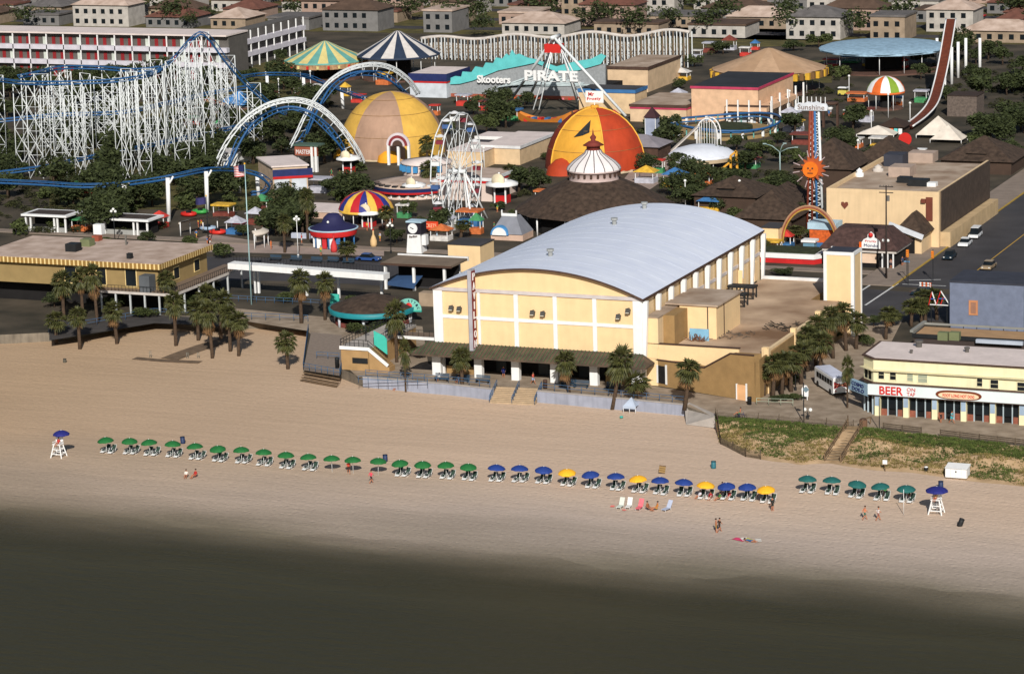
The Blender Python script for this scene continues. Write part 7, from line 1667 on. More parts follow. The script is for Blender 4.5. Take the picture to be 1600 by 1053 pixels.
pbox('navy_band', navy, -.12, -.05, hB - 1.9, -.01, lb_ + 1, hB - .5); pbox('red_band', M('valance_red'), -.16, -.05, hB - 2.4, -.01, lb_ + 1, hB - 1.9)
for k in range(2): pbox('shutter', M('shutter_pale', (196, 202, 208)), -.1, .2 + k * lb_ / 2, .1, -.01, (k + .92) * lb_ / 2, hB - 2.5)

# ---------------------------------------------------------------- domes
def dome(x, yb, wpx, ytop, mats, n, label, a_off, name='striped_dome'):
    c = g(x, yb); r_ = pxr(c, wpx / 2); h = hgt(c, ytop); t = thing(name, label, 'dome', c); c = Vector((c.x, c.y, 0))
    pf = [(r_ * cos(pi / 2 * k / 9), .4 + (h - .4) * sin(pi / 2 * k / 9)) for k in range(10)]
    gores(t, c, pf, mats, n, 'dome_panel', 5, a_off); [MB().tube([(c.x + r_ * 1.002 * cos(e_) * cos(2 * pi * j / 48), c.y + r_ * 1.002 * cos(e_) * sin(2 * pi * j / 48), .4 + (h - .4) * 1.002 * sin(e_)) for j in range(48)], .045, 4, closed=True).build('seam_ring', M('seam_dim', (150, 116, 70)), t) for e_ in (.35, .75, 1.12)]; MB().cyl(c, r_ * .995, .5, 32).build('base_ring', M('ring_cream', (200, 180, 150)), t)
    return t, c, r_, h
def vaz(x, y): v = CAM - g(x, y); return atan2(v.y, v.x)
t, c, r_, h = dome(614, 240, 168, 143, [M('dome_yellow', (212, 168, 76), .75, .14, .25, stain=.12), M('dome_mauve', (166, 134, 112), .75, .14, .25, stain=.12)], 6, 'large dome of yellow and mauve canvas gores behind the arches', vaz(614, 240) + radians(13))
for a_ in (-2.35, -1.2): 
    p = Vector((c.x + r_ * .93 * cos(a_), c.y + r_ * .93 * sin(a_), 0)); MB().lathe([(2.7, 0), (2.4, 1.3), (1.3, 2.2), (0, 2.5)], 12, p).build('entrance_hood', M('hood_orange', (232, 160, 40)), t)
P = g(623, 259); t = thing('round_arch_sign', 'ornate round arch sign with a red rim before the mauve dome', 'sign', P); zz = hgt(P, 228)
for rr_, mt, nm, yy in ((2.7, M('arch_pale', (206, 196, 200)), 'outer_arch', 0), (2.2, M('arch_wine', (130, 50, 54)), 'middle_arch', -.1), (1.6, M('arch_pale'), 'inner_arch', -.2), (1.2, brown, 'lunette', -.3)):
    fan = [(P.x + rr_ * cos(pi * k / 16), P.y + yy, zz + rr_ * sin(pi * k / 16)) for k in range(17)]; MB().add(fan + [(p[0], P.y + .4, p[2]) for p in fan], [tuple(range(17)), tuple(reversed(range(17, 34)))] + [(i, i + 17, i + 18, i + 1) for i in range(16)]).build(nm, mt, t)
for x in (-2.6, -.3, 2.1): MB().box(P.x + x, P.y, 0, P.x + x + .5, P.y + .5, zz).build('pillar', white, t)
dr, dy, do = M('dome_maroon', (124, 44, 28), .75, .14, .3, stain=.1), M('dome_gold', (222, 162, 58), .75, .1, .3, stain=.1), M('dome_orange', (178, 64, 32), .75, .14, .3, stain=.12)
t, c, r_, h = dome(930, 262, 156, 168, [do, dy, do, dr, dy], 5, 'red and golden striped dome behind the white cupola', vaz(930, 262) + radians(11))
for k in range(5): a_ = 2 * pi * k / 5 + vaz(930, 262) + radians(11); MB().tube([(c.x + r_ * 1.005 * cos(pi / 2 * j / 9) * cos(a_), c.y + r_ * 1.005 * cos(pi / 2 * j / 9) * sin(a_), .4 + (h - .4) * 1.005 * sin(pi / 2 * j / 9)) for j in range(10)], .15, 5).build('gold_seam', M('seam_gold', (228, 176, 70)), t)
a_ = vaz(930, 262) - .75; MB().lathe([(3.6, 0), (3.1, 1.6), (1.6, 2.9), (0, 3.4)], 14, (c.x + r_ * .93 * cos(a_), c.y + r_ * .93 * sin(a_), 0)).build('entrance_hood', do, t)
P = Vector((c.x + .2, c.y, h)); MB().cyl(P, .9, .5, 10).build('crown_cap', dy, t)
MB().box(P.x - 1.9, P.y - .1, h + 1.0, P.x + 2.0, P.y + .1, h + 3.4).build('top_sign', M('dial_white'), t); MB().box(P.x - .1, P.y - .05, h, P.x + .1, P.y + .05, h + 1).build('sign_post', white, t)
text('Mr', 'sign_letters', (P.x - 1.3, P.y - .1, h + 2.3), (1, 0, .05), (0, 0, 1), .8, M('sign_red'), t, width=1.3, bold=.02); text('Frosty', 'sign_letters', (P.x - 1.6, P.y - .1, h + 1.25), (1, 0, .05), (0, 0, 1), .8, M('sign_red'), t, width=3.1, bold=.02)
vw = (CAM - c).normalized(); az_ = atan2(vw.y, vw.x) - .10
def dpt(az, el, k=1.012): return Vector((c.x + r_ * k * cos(el) * cos(az), c.y + r_ * k * cos(el) * sin(az), .4 + (h - .4) * k * sin(el)))
MB().add([dpt(az_ - .02, 1.0), dpt(az_ - .03, .72), dpt(az_ - .2, .66), dpt(az_ - .42, .62), dpt(az_ - .22, .82)], [(0, 1, 2, 4), (4, 2, 3)]).build('vent_flap', M('vent_black', (36, 40, 44)), t)
# ---------------------------------------------------------------- ferris wheel
P = g(716, 346); hz_ = hgt(P, 268); R_ = pxr(P, 92)
t = thing('ferris_wheel', 'tall white ferris wheel with slender double rims and small seats', 'ferris wheel', P)
u = Matrix.Rotation(radians(-20), 3, 'Z') @ FWH; ax = Vector((u.y, -u.x, 0)); H0 = Vector((P.x, P.y, hz_))
for s in (-.95, .95):
    for rr_, rt in ((1.0, .13), (.72, .08)): MB().tube([H0 + ax * s + u * (R_ * rr_ * cos(2 * pi * k / 16)) + Vector((0, 0, R_ * rr_ * sin(2 * pi * k / 16))) for k in range(16)], rt, 5, closed=True).build('rim', whitem, t)
    for k in range(16): a_ = 2 * pi * k / 16; MB().tube([H0 + ax * s * .6, H0 + ax * s + u * (R_ * cos(a_)) + Vector((0, 0, R_ * sin(a_)))], .07, 4).build('spoke', whitem, t)
    for k in (-1, 1):
        MB().tube([H0 + ax * s * 1.6, Vector((P.x, P.y, 0)) + ax * s * 4.6 + u * (k * 4.0)], .2, 6).build('leg', white, t)
    MB().tube([H0 + ax * s * 1.6, Vector((P.x, P.y, 0)) + ax * s * 2.0], .2, 6).build('leg', white, t)
MB().tube([H0 - ax * 1.8, H0 + ax * 1.8], .4, 10).build('axle', whitem, t)
for k in range(16):
    a_ = 2 * pi * k / 16; q = H0 + u * (R_ * cos(a_)) + Vector((0, 0, R_ * sin(a_))); MB().tube([q - ax, q + ax], .06, 4).build('cross_rod', whitem, t)
    MB().box(q.x - .75, q.y - .55, q.z - 1.5, q.x + .75, q.y + .55, q.z - .8).build('gondola', [M('gondola_maroon', (130, 50, 60)), white, M('gondola_blue', (70, 100, 150))][k % 3], t); MB().lathe([(1.0, 0), (.3, .4), (0, .45)], 8, (q.x, q.y, q.z - .1)).build('gondola_canopy', M('pale_coping'), t)
MB().box(P.x - 4, P.y - 3, 0, P.x + 4, P.y + 3, .6).build('platform', M('platform_grey', (130, 132, 130)), t)
# ---------------------------------------------------------------- swinging pirate ship
ap = at(868, 58, 178); P = g(868, 178); t = thing('pirate_ship', 'swinging ship ride hung from a tall white A frame', 'swing ride', (P.x, P.y, 0))
fts = [(796, 160), (822, 162), (978, 182), (906, 172)]
for i, (x, y) in enumerate(fts): q = g(x, y); q.z = 0; o = ap + Vector((0, -1 if i in (0, 2) else 1.5, 0)); MB().tube([q, o], .34, 6).build('frame_leg', whitem, t)
for x, y in ((833, 178), (842, 178), (905, 158), (916, 160)): q = at(x, y - 6, 182); MB().tube([q, ap], .16, 5).build('hanger_arm', whitem, t)
MB().box(ap.x - 2.4, ap.y - 1.2, ap.z - 3.6, ap.x + 1.6, ap.y + 1.2, ap.z - 1.6).build('drive_housing', M('sign_red'), t); MB().tube([ap + Vector((0, -2.5, 0)), ap + Vector((0, 2.5, 0))], .5, 8).build('axle', whitem, t)
hc = at(850, 194, 190); prof = []
for k in range(15):
    f = k / 14 * 2 - 1; prof.append((f * 6.8, 1.9 * f * f + .3))
m = MB(); vs = []
for x, z in prof: w = 1.6 * (1 - (abs(x) / 6.8) ** 3 * .8); vs += [(hc.x + x, hc.y - w * .5, z + hc.z - .9), (hc.x + x, hc.y - w, z + hc.z + .9), (hc.x + x, hc.y + w, z + hc.z + .9), (hc.x + x, hc.y + w * .5, z + hc.z - .9)]
m.add(vs, [(4 * i + j, 4 * i + (j + 1) % 4, 4 * i + 4 + (j + 1) % 4, 4 * i + 4 + j) for i in range(14) for j in (0, 2, 3)] + [(0, 3, 2, 1), (56, 57, 58, 59)]); m.build('hull', M('hull_orange', (196, 120, 44)), t)
for k in range(6): MB().box(hc.x - 4.6 + k * 1.7, hc.y - 1.0, hc.z + .3, hc.x - 3.7 + k * 1.7, hc.y + 1.0, hc.z + 1.5).build('seat_row', [M('sign_red'), M('stand_blue')][k % 2], t)
q = at(823, 125, 182); text('PIRATE', 'ride_letters', q + Vector((0, -1, 0)), (1, 0, 0), (0, 0, 1), 2.4, white, t, width=xlen(q, 906, q.z), depth=.3, bold=.03)
MB().beam(q + Vector((-.5, -.5, -.2)), q + Vector((xlen(q, 906, q.z) + .5, -.5, -.2)), .15).build('letter_beam', whitem, t)
# ---------------------------------------------------------------- buildings and rides further back
c = g(648, 303); zr = hgt(c, 284); r_ = pxr(c, 62)
t = thing('curved_arcade', 'curved pink roofed arcade with navy and red band behind the ferris wheel', 'building', c)
pk = M('arcade_pink_wall', (214, 194, 182), .85, .06, .4)
MB().cyl(c, r_ * .95, zr, 32).build('wall', pk, t); MB().lathe([(0, zr + .5), (r_ * .6, zr + .35), (r_ * 1.05, zr), (r_ * 1.05, zr - .2)], 32, c).build('roof', M('pink_gravel'), t)
MB().lathe([(r_ * 1.06, zr - .9), (r_ * 1.08, zr - .2)], 32, c).build('navy_band', navy, t); MB().lathe([(r_ * 1.05, zr - 1.3), (r_ * 1.06, zr - .9)], 32, c).build('red_band', M('valance_red'), t)
c2 = g(668, 290); MB().cyl((c2.x, c2.y, 0), r_ * .62, zr + 2.6, 24).build('upper_drum', pk, t); MB().lathe([(0, zr + 3.3), (r_ * .66, zr + 2.6), (r_ * .66, zr + 2.3)], 24, (c2.x, c2.y, 0)).build('upper_roof', roofpink, t)
for k in range(7): a_ = -2.6 + k * .33; p = Vector((c2.x + r_ * .625 * cos(a_), c2.y + r_ * .625 * sin(a_), zr + .9)); MB().beam(p, p + Vector((0, 0, 1.2)), .9).build('blue_window', M('window_blue', (60, 130, 180)), t)
for k in range(11): a_ = -2.75 + k * .24; p = Vector((c.x + r_ * .96 * cos(a_), c.y + r_ * .96 * sin(a_), .2)); MB().beam(p, p + Vector((0, 0, zr - 1.6)), .22).build('pilaster', white, t); q = Vector((c.x + r_ * .955 * cos(a_ + .12), c.y + r_ * .955 * sin(a_ + .12), .8)); MB().beam(q, q + Vector((0, 0, 2)), 1.0).build('window', glass if k < 7 else M('shutter_pale'), t)
booth(645, 312, 278, 'white booth front in the middle of the curved pink arcade'); booth(782, 318, 272, 'white and red booth at the end of the pink arcade beside the palm')
block('arcade_wing', 'cream wing with red band at the end of the curved arcade', 'building', frame(686, 312, 768, 277, depth=12), pk, M('pink_gravel'), M('pale_coping'), .4, stripe=M('valance_red'))
block('beige_store', 'long beige store with a pale pink roof beside the red and gold dome', 'building', frame(754, 256, 812, 228, 868), M('store_beige', (212, 184, 146)), roofpink, M('pale_coping'), .4)
block('store_wing', 'low pink roofed wing left of the long beige store', 'building', frame(700, 262, 754, 236, depth=12), M('store_beige'), roofpink, None)
block('open_pavilion', 'flat pale roofed open shelter left of the long beige store', 'shelter', frame(744, 232, 790, 214, depth=7), M('shelter_dark', (50, 48, 56)), roofpink, white, .5)
block('banded_hall', 'white walled hall with pink roof and red and navy bands behind the yellow dome', 'building', frame(641, 152, 697, 116, depth=14), M('shutter_pale'), roofpink, navy, 1.6, stripe=M('valance_red'))
block('navy_hall', 'dark fronted hall under the PIRATE ride with a blue roof edge', 'building', frame(905, 176, 992, 140, depth=8), M('store_beige'), asphalt, M('stand_blue'), .6)
mg = M('magenta_trim', (180, 60, 90))
block('beige_block', 'tall beige block with a pale roof and dark magenta trimmed edge', 'building', frame(950, 143, 1012, 105, 1063), M('block_beige', (208, 180, 146)), roofgrey, brown, .5, stripe=None)
block('low_beige_block', 'wide low beige building with magenta line in front of the tall block', 'building', frame(985, 190, 1072, 164, depth=20), M('block_beige'), roofgrey, brown, .4, stripe=mg)
t = block('peach_hall', 'peach coloured hall with a black roof and magenta edge line', 'building', frame(1081, 190, 1184, 136, 1239), M('hall_peach', (214, 176, 142)), M('black_roof', (44, 46, 52), .95, .2, .3), mg, .35)
x0, y0, z0, x1, y1, z1 = frame(1081, 190, 1184, 136, 1239)
MB().box(x0 + 9, y0 - 3, 3.0, x1 + 3, y0 - .1, 4.0).build('entrance_canopy', M('hall_peach'), t); MB().box(x1 + .1, y0 - .1, 3.0, x1 + 3, y1 - 6, 4.0).build('side_canopy', M('hall_peach'), t); MB().box(x0 + 9, y0 - 2.9, 4.01, x1 + 2.9, y0 - .1, 4.1).build('canopy_top', brown, t)
for k in range(5): MB().box(x0 + 9.3 + k * 2.6, y0 - 3.1, 0, x0 + 9.6 + k * 2.6, y0 - 2.8, 5.6).build('canopy_post', white, t); MB().box(x1 + 2.7, y0 + 1 + k * 6, 0, x1 + 3.05, y0 + 1.35 + k * 6, 6.0).build('canopy_post', white, t)
MB().box(x0 + 10, y0 - .2, 0, x1 - .5, y0 - .02, 2.8).build('shopfront', M('shutter_pale'), t)
# bumper car building with the spiky turquoise crest
P = g(700, 151); yF = P.y
def onp(x, y): d = ray(x, y); return CAM + d * ((yF - CAM.y) / d.y)
t = thing('bumper_car_hall', 'grey ribbed bumper car hall with spiky turquoise crest and flowers', 'building', P)
low = [onp(700, 130), onp(948, 138)]; crest = [(700, 124), (712, 119), (722, 120), (724, 112), (738, 113), (744, 104), (756, 106), (760, 98), (772, 99), (776, 90), (786, 92), (792, 84), (797, 88), (801, 78), (806, 86), (812, 84), (824, 90), (838, 93), (870, 104), (900, 96), (925, 92), (940, 84), (948, 88), (940, 100), (905, 110), (870, 112), (838, 98), (820, 102), (800, 106), (780, 110), (760, 118), (740, 126), (720, 131), (700, 132)]
def slab(name, pts, mt, off=0.0, th=.5):
    Q = [onp(*p) + Vector((0, off, 0)) for p in pts]; n = len(Q); MB().add(Q + [q + Vector((0, th, 0)) for q in Q], [tuple(range(n)), tuple(reversed(range(n, 2 * n)))] + [(i, i + n, (i + 1) % n + n, (i + 1) % n) for i in range(n)]).build(name, mt, t)
slab('turquoise_crest', crest, M('crest_turquoise', (96, 190, 190), .6, .08), -.6)
slab('ribbed_fascia', [(702, 146), (946, 152), (946, 100), (905, 110), (870, 112), (838, 98), (800, 106), (760, 118), (720, 131), (702, 132)], M('fascia_grey', (146, 150, 152), .6, .12, 2), -.1, .6)
for k in range(9): a, b = onp(770 + k * 4, 140 - k * .6), onp(850 + k * 9, 112 + k * 2.6); MB().beam(a + Vector((0, -.3, 0)), b + Vector((0, -.3, 0)), .22, .3).build('fascia_rib', M('rib_pale', (190, 204, 206)), t)
slab('flower_band', [(702, 152), (946, 166), (946, 152), (702, 146)], M('flower_red', (150, 80, 60)), -.3)
rf = random.Random(8); fm = [M('panel_yellow'), M('sign_red'), orange, M('crest_turquoise'), white, M('kiddie_pink', (220, 130, 140))]
for k in range(46):
    x = 706 + k * 5; p = onp(x, 157 - rf.random() * 9 + (x - 700) * .03) + Vector((0, -.45, 0)); s = rf.uniform(.35, .8)
    MB().add([p + Vector((s * (1 if j % 2 else .45) * cos(pi * j / 5), 0, s * (1 if j % 2 else .45) * sin(pi * j / 5))) for j in range(10)] + [p + Vector((0, .1, 0))], [tuple(range(10))]).build('painted_flower', fm[k % 6], t)
a, b = onp(702, 160), onp(946, 168); MB().box(a.x, yF + .2, 0, b.x, yF + 12, onp(760, 122).z - 1.5).build('hall_box', darkhole, t)
text('Skooters', 'sign_letters', onp(748, 129) + Vector((0, -.9, 0)), (1, 0, 0), (0, 0, 1), 1.9, white, t, width=(onp(800, 128) - onp(748, 128)).length, depth=.15, bold=.03)
# striped swing ride canopies at the top
cone = [(1, 0), (.66, .34), (.34, .66), (.08, .96), (0, 1)]
t, c, r_, zr, zt_ = round_canopy(510, 122, 128, 92, 64, [M('swing_teal', (100, 160, 150), .7), M('swing_cream', (212, 196, 130), .7)], 24, 'swing carousel with teal and cream striped cone canopy', cone, name='swing_carousel', posts=3)
MB().lathe([(r_ * .97, zr - 1.7), (r_ * 1.0, zr - .46)], 24, c).build('painted_rounding', M('rounding_tan', (190, 150, 110), .7, .3, 1.5), t)
for k in range(24): a_ = 2 * pi * k / 24; MB().box(c.x + r_ * cos(a_) - .3, c.y + r_ * sin(a_) - .1, zr - 1.5, c.x + r_ * cos(a_) + .3, c.y + r_ * sin(a_) + .1, zr - .7).build('mirror_panel', [M('sign_red'), M('swing_cream')][k % 2], t)
round_canopy(624, 122, 130, 84, 48, [M('swing_navy', (44, 56, 76), .7), M('swing_white', (208, 202, 196), .7)], 20, 'big top with navy and white stripes on white posts', cone, name='striped_tent', posts=9)
t, c, r_, zr, zt_ = round_canopy(1202, 142, 176, 106, 75, [M('tent_tan', (172, 140, 110), .85, .08, .5), M('tent_tan_light', (182, 150, 120), .85)], 12, 'wide tan tent with a yellow striped skirt behind the peach hall', cone, name='tan_tent', posts=10)
for k in range(48): a_ = 2 * pi * k / 48; p = Vector((c.x + r_ * 1.0 * cos(a_), c.y + r_ * 1.0 * sin(a_), zr - 1.8)); MB().beam(p, p + Vector((0, 0, 1.6)), r_ * .075, r_ * .075).build('skirt_stripe', [M('skirt_yellow', (206, 160, 50)), M('skirt_brown', (110, 82, 50))][k % 2], t)
gm = [M('canopy_orange', (214, 104, 44), .6), M('dial_white'), M('canopy_green', (126, 156, 50), .6), M('dial_white')]
round_canopy(1384, 170, 60, 142, 119, gm, 12, 'round canopy striped orange white and green near the flume', name='kiddie_carousel', posts=6)
round_canopy(1381, 108, 200, 74, 56, [M('sky_roof', (150, 180, 200), .6, .2, 1.0)], 12, 'large pale blue ride canopy on tall posts at the top edge', [(1, 0), (.9, .2), (.6, .3), (0, .4)], name='sky_ride', posts=8)
t, c, r_, zr, zt_ = round_canopy(1097, 262, 104, 240, 226, [M('canopy_white', (214, 218, 226), .6, .05)], 16, 'pale round canopy of the kiddie ride left of the triple street lamp', [(1, 0), (.8, .5), (.45, .85), (0, 1)], name='white_canopy_ride', posts=6)
MB().lathe([(r_ * .98, zr - 1.2), (r_ * 1.0, zr - .46)], 24, c).build('painted_skirt', M('skirt_peach', (190, 170, 140)), t)
round_canopy(375, 168, 66, 158, 142, [M('canopy_sky', (70, 130, 190), .6)], 6, 'small sky blue tent among the coaster towers', cone, name='blue_tent', posts=4)
round_canopy(328, 175, 50, 163, 152, [M('tent_tan'), M('valance_red')], 8, 'tan and red tent among the coaster towers', cone, name='red_tent', posts=4)
# long low ribbed ride ring and its sliding arch
c = g(1132, 208); r_ = pxr(c, 88); t = thing('caterpillar_ride', 'round ride with a blue rail ring and tan platform before the peach hall', 'ride', c)
MB().cyl(c, r_ * .93, .7, 32).build('platform', M('platform_tan', (150, 126, 86)), t)
ringp = lambda rr_, z0: [(c.x + rr_ * cos(2 * pi * k / 32), c.y + rr_ * sin(2 * pi * k / 32), z0 + .5 * sin(4 * pi * k / 32)) for k in range(32)]
MB().tube(ringp(r_, 2.6), .28, 5, closed=True).build('rail_ring', blue, t); MB().tube(ringp(r_ * .86, 2.0), .18, 5, closed=True).build('rail_ring', M('stand_blue'), t)
for k in range(28): a_ = 2 * pi * k / 28; p = Vector((c.x + r_ * .94 * cos(a_), c.y + r_ * .94 * sin(a_), .3)); MB().beam(p, p + Vector((0, 0, 1.9)), .25 if k % 2 else .5).build('rail_post', [white, M('swing_teal')][k % 2], t)
MB().cyl(c, r_ * .5, 1.6, 20).build('hedge_bed', M('hedge', (50, 58, 34), .95, .4, 1), t)
P = g(1105, 240); t = thing('slide_arch', 'white barred slide arch standing before the blue ring ride', 'slide', P); zz = hgt(P, 186); w = pxr(P, 17)
ar = [Vector((P.x + w * cos(pi * k / 12), P.y, zz * .55 + zz * .45 * sin(pi * k / 12))) for k in range(13)]
for dy in (0, 2.2): MB().tube([Vector((P.x + w, P.y + dy, 0))] + [p + Vector((0, dy, 0)) for p in ar] + [Vector((P.x - w, P.y + dy, 0))], .16, 5).build('arch_tube', white, t)
for k in range(1, 12): MB().beam(ar[k], Vector((ar[k].x, P.y, 1.0)), .1).build('bar', white, t); MB().beam(ar[k], ar[k] + Vector((0, 2.2, 0)), .12).build('roof_slat', M('pale_edge'), t)
MB().beam(ar[10], Vector((P.x - w * 3.2, P.y - 3, .4)), 1.4, .25).build('slide_chute', M('pale_edge'), t); MB().box(P.x - w, P.y, .2, P.x + w, P.y + 2, 1.1).build('base', M('hood_orange'), t)
P = g(1142, 268); t = thing('yellow_ride_gate', 'yellow frame at the end of the white canopy ride', 'gate', P)
for a, b in (((0, 0), (0, 3.2)), ((0, 3.2), (1.2, 4.2)), ((1.2, 4.2), (1.4, .2)), ((-2.5, 0), (0, 2.0))): MB().beam((P.x + a[0], P.y, a[1]), (P.x + b[0], P.y, b[1]), .4).build('frame_bar', M('dome_gold'), t)
# triple arm lamp, grey obelisk tower
P = g(1219, 281); h = hgt(P, 238); t = thing('triple_lamp', 'pale steel lamp with three raised arms behind the dance hall', 'street lamp', P); MB().tube([P, (P.x, P.y, h)], .16, 8, r2=.12).build('pole', M('pale_steel', (150, 172, 170), .5), t)
for dx, dz in ((-3.2, 1.6), (1.0, 1.8), (3.4, 1.1)): MB().tube([(P.x, P.y, h), (P.x + dx * .5, P.y, h + dz * .75), (P.x + dx, P.y, h + dz)], .09, 6).build('arm', M('pale_steel'), t); MB().beam((P.x + dx - .3, P.y, h + dz), (P.x + dx + .4, P.y, h + dz), .3, .2).build('lamp_head', M('pale_steel'), t)
P = g(1020, 238); h = hgt(P, 183); t = thing('obelisk_tower', 'slim square blue grey tower with a dark pointed cap beside the red dome', 'tower', P); MB().box(P.x - 1.2, P.y - 1.2, 0, P.x + 1.2, P.y + 1.2, h).build('shaft', M('tower_blue_grey', (150, 158, 178)), t); MB().add([(P.x - 1.5, P.y - 1.5, h), (P.x + 1.5, P.y - 1.5, h), (P.x + 1.5, P.y + 1.5, h), (P.x - 1.5, P.y + 1.5, h), (P.x, P.y, h + 2.2)], [(0, 1, 4), (1, 2, 4), (2, 3, 4), (3, 0, 4), (3, 2, 1, 0)]).build('cap', M('cap_wine', (60, 36, 40)), t)
for sx in (-1.22, 1.1): MB().box(P.x + sx, P.y - 1.26, 0, P.x + sx + .12, P.y - 1.14, h).build('edge_strip', white, t)
P = g(1000, 250); t = thing('grey_shed', 'low grey roofed shed between the slim tower and the cupola', 'shed', P); hip(MB(), P.x - 6, P.y, P.x + 4, P.y + 8, 2.8, 4.8).build('roof', M('grey_roof', (136, 130, 136)), t); MB().box(P.x - 6, P.y, 0, P.x + 4, P.y + 8, 2.78).build('wall', brown, t)
# sun face ride tower
t = thing('sun_face_ride', 'tall lattice ride tower with an orange sun face and a white cloud sign', 'ride tower', g(1272, 362))
base = [g(1262, 362), g(1286, 362)]; tops = [at(1266, 172, 362), at(1278, 172, 362)]
lat = [M('lattice_rust', (130, 62, 44)), M('stand_blue'), whitem]
for i, (x0, x1, mt) in enumerate([(1261, 1266, lat[0]), (1269, 1269.5, lat[0]), (1277, 1273, lat[1]), (1286, 1279, lat[2])]):
    q = g(x0, 362); q.z = 0; o = at(x1, 170, 362); MB().tube([q, o], .24, 6).build('leg', mt, t)
m = MB(); q0, o0, q1, o1 = g(1261, 362), at(1266, 172, 362), g(1286, 362), at(1279, 172, 362)
for k in range(22): f, f2 = k / 22, (k + 1) / 22; m.beam(q0.lerp(o0, f), q1.lerp(o1, f2), .12); m.beam(q1.lerp(o1, f), q0.lerp(o0, f2), .12)
m.build('lattice', whitem, t, kind='stuff')
sc_ = at(1269, 264, 362) + Vector((0, -1.2, 0)); R_ = pxr(sc_, 12.5)
def disc(name, mt, cc, rr, th, n=24, spiky=1.0):
    ps = [(cc.x + rr * (spiky if k % 2 else 1) * cos(2 * pi * k / n), cc.y, cc.z + rr * (spiky if k % 2 else 1) * sin(2 * pi * k / n)) for k in range(n)]; return MB().add(ps + [(p[0], p[1] + th, p[2]) for p in ps], [tuple(range(n)), tuple(reversed(range(n, 2 * n)))] + [(i, i + n, (i + 1) % n + n, (i + 1) % n) for i in range(n)]).build(name, mt, t)
disc('sun_rays', M('sun_rust', (176, 84, 40)), sc_ + Vector((.4, .35, .25)), R_ * 1.1, .4, 28, 1.5); disc('sun_face', M('sun_orange', (226, 116, 28)), sc_, R_, .5)
for dx, dz, rr in ((-.4, .25, .18), (.4, .25, .18)): disc('sun_eye', brown, sc_ + Vector((dx, -.05, dz)), rr, .05, 10)
disc('sun_nose', M('sun_rust'), sc_ + Vector((0, -.06, -.1)), .2, .05, 8); MB().beam(sc_ + Vector((-.5, -.06, -.6)), sc_ + Vector((.5, -.06, -.6)), .1, .14).build('sun_mouth', brown, t)
for k in range(12): a_ = 2 * pi * k / 12 + .2; p = sc_ + Vector((R_ * 1.5 * cos(a_), .5, R_ * 1.5 * sin(a_))); MB().beam(p, p + Vector((R_ * .9 * cos(a_), 0, R_ * .9 * sin(a_))), .14).build('ray_arm', M('ray_pale', (180, 160, 160)), t)
sg_ = at(1268, 168, 362); w = pxr(sg_, 27); cl = [(-1, -.2), (-.95, .35), (-.7, .55), (-.45, .45), (-.2, .7), (.1, .6), (.35, .75), (.6, .5), (.9, .5), (1, .1), (.95, -.35), (-.9, -.4)]
MB().add([(sg_.x + a * w, sg_.y - .3, sg_.z + b * 1.5) for a, b in cl] + [(sg_.x + a * w, sg_.y, sg_.z + b * 1.5) for a, b in cl], [tuple(range(12)), tuple(reversed(range(12, 24)))] + [(i, i + 12, (i + 1) % 12 + 12, (i + 1) % 12) for i in range(12)]).build('cloud_sign', M('cloud_white', (206, 210, 216)), t)
text('Sunshine', 'sign_letters', (sg_.x - w * .8, sg_.y - .32, sg_.z - .4), (1, 0, 0), (0, 0, 1), .9, M('letter_brown', (130, 110, 100)), t, width=w * 1.6)
for k in range(7): MB().tube([(sg_.x - w * .8 + k * w * .27, sg_.y, sg_.z + .6), (sg_.x - w * .8 + k * w * .27, sg_.y, sg_.z + 1.9)], .08, 4).build('sign_spike', white, t)
# arch sign and colourful structure by the street corner
P = g(1265, 392); R_ = pxr(P, 47); R2 = hgt(P, 322); t = thing('rainbow_arch', 'thin multicoloured entrance arch beside the square tower', 'arch', P)
for k, (mt, rr) in enumerate([(M('arch_tan', (170, 130, 100)), 1.0), (M('arch_rust', (150, 80, 56)), .955), (M('arch_ochre', (176, 140, 66)), .92)]): MB().tube([(P.x + R_ * rr * cos(pi * j / 20), P.y, 1.2 + (R2 - 1.2) * rr * sin(pi * j / 20)) for j in range(21)], .2, 5).build('arch_band', mt, t)
for s in (-1, 1): MB().box(P.x + s * R_ - .35, P.y - .3, 0, P.x + s * R_ + .35, P.y + .4, 1.4).build('footing', white, t)
P = g(1262, 389); h1 = hgt(P, 358); h2 = hgt(P, 348); t = thing('snack_kiosk', 'kiosk with white fascia and bright orange front under the thin arch', 'kiosk', P)
w = pxr(P, 46); MB().box(P.x, P.y, h1, P.x + w, P.y + 4, h2).build('fascia', M('trim_pale_blue'), t); MB().box(P.x + .3, P.y + .2, 1.2, P.x + w - .3, P.y + 3.6, h1).build('orange_front', M('front_orange', (206, 96, 40), .7, .3, 2), t); MB().box(P.x + .3, P.y + .1, 0, P.x + w - .3, P.y + 3.4, 1.18).build('counter', M('stand_blue'), t); MB().beam((P.x + w, P.y - .2, h1), (P.x + w + .6, P.y - .6, 0), .3).build('leaning_post', white, t)
P = g(1230, 412); t = thing('planter_island', 'white rimmed planter with a red band behind the wing roof', 'planter', P); w = pxr(P, 52)
pl_ = [(P.x - w, P.y), (P.x + w - 1, P.y), (P.x + w, P.y + 1.5), (P.x + w, P.y + 7), (P.x - w, P.y + 7)]; MB().prism(pl_, .9, 1.7).build('rim', white, t); MB().prism([(a, b + .15) for a, b in pl_], 0, .88).build('red_base', M('valance_red'), t); MB().prism([(P.x - w + .5, P.y + .6), (P.x + w - 1, P.y + .6), (P.x + w - 1, P.y + 6.4), (P.x - w + .5, P.y + 6.4)], 1.7, 1.9).build('soil', M('hedge'), t)
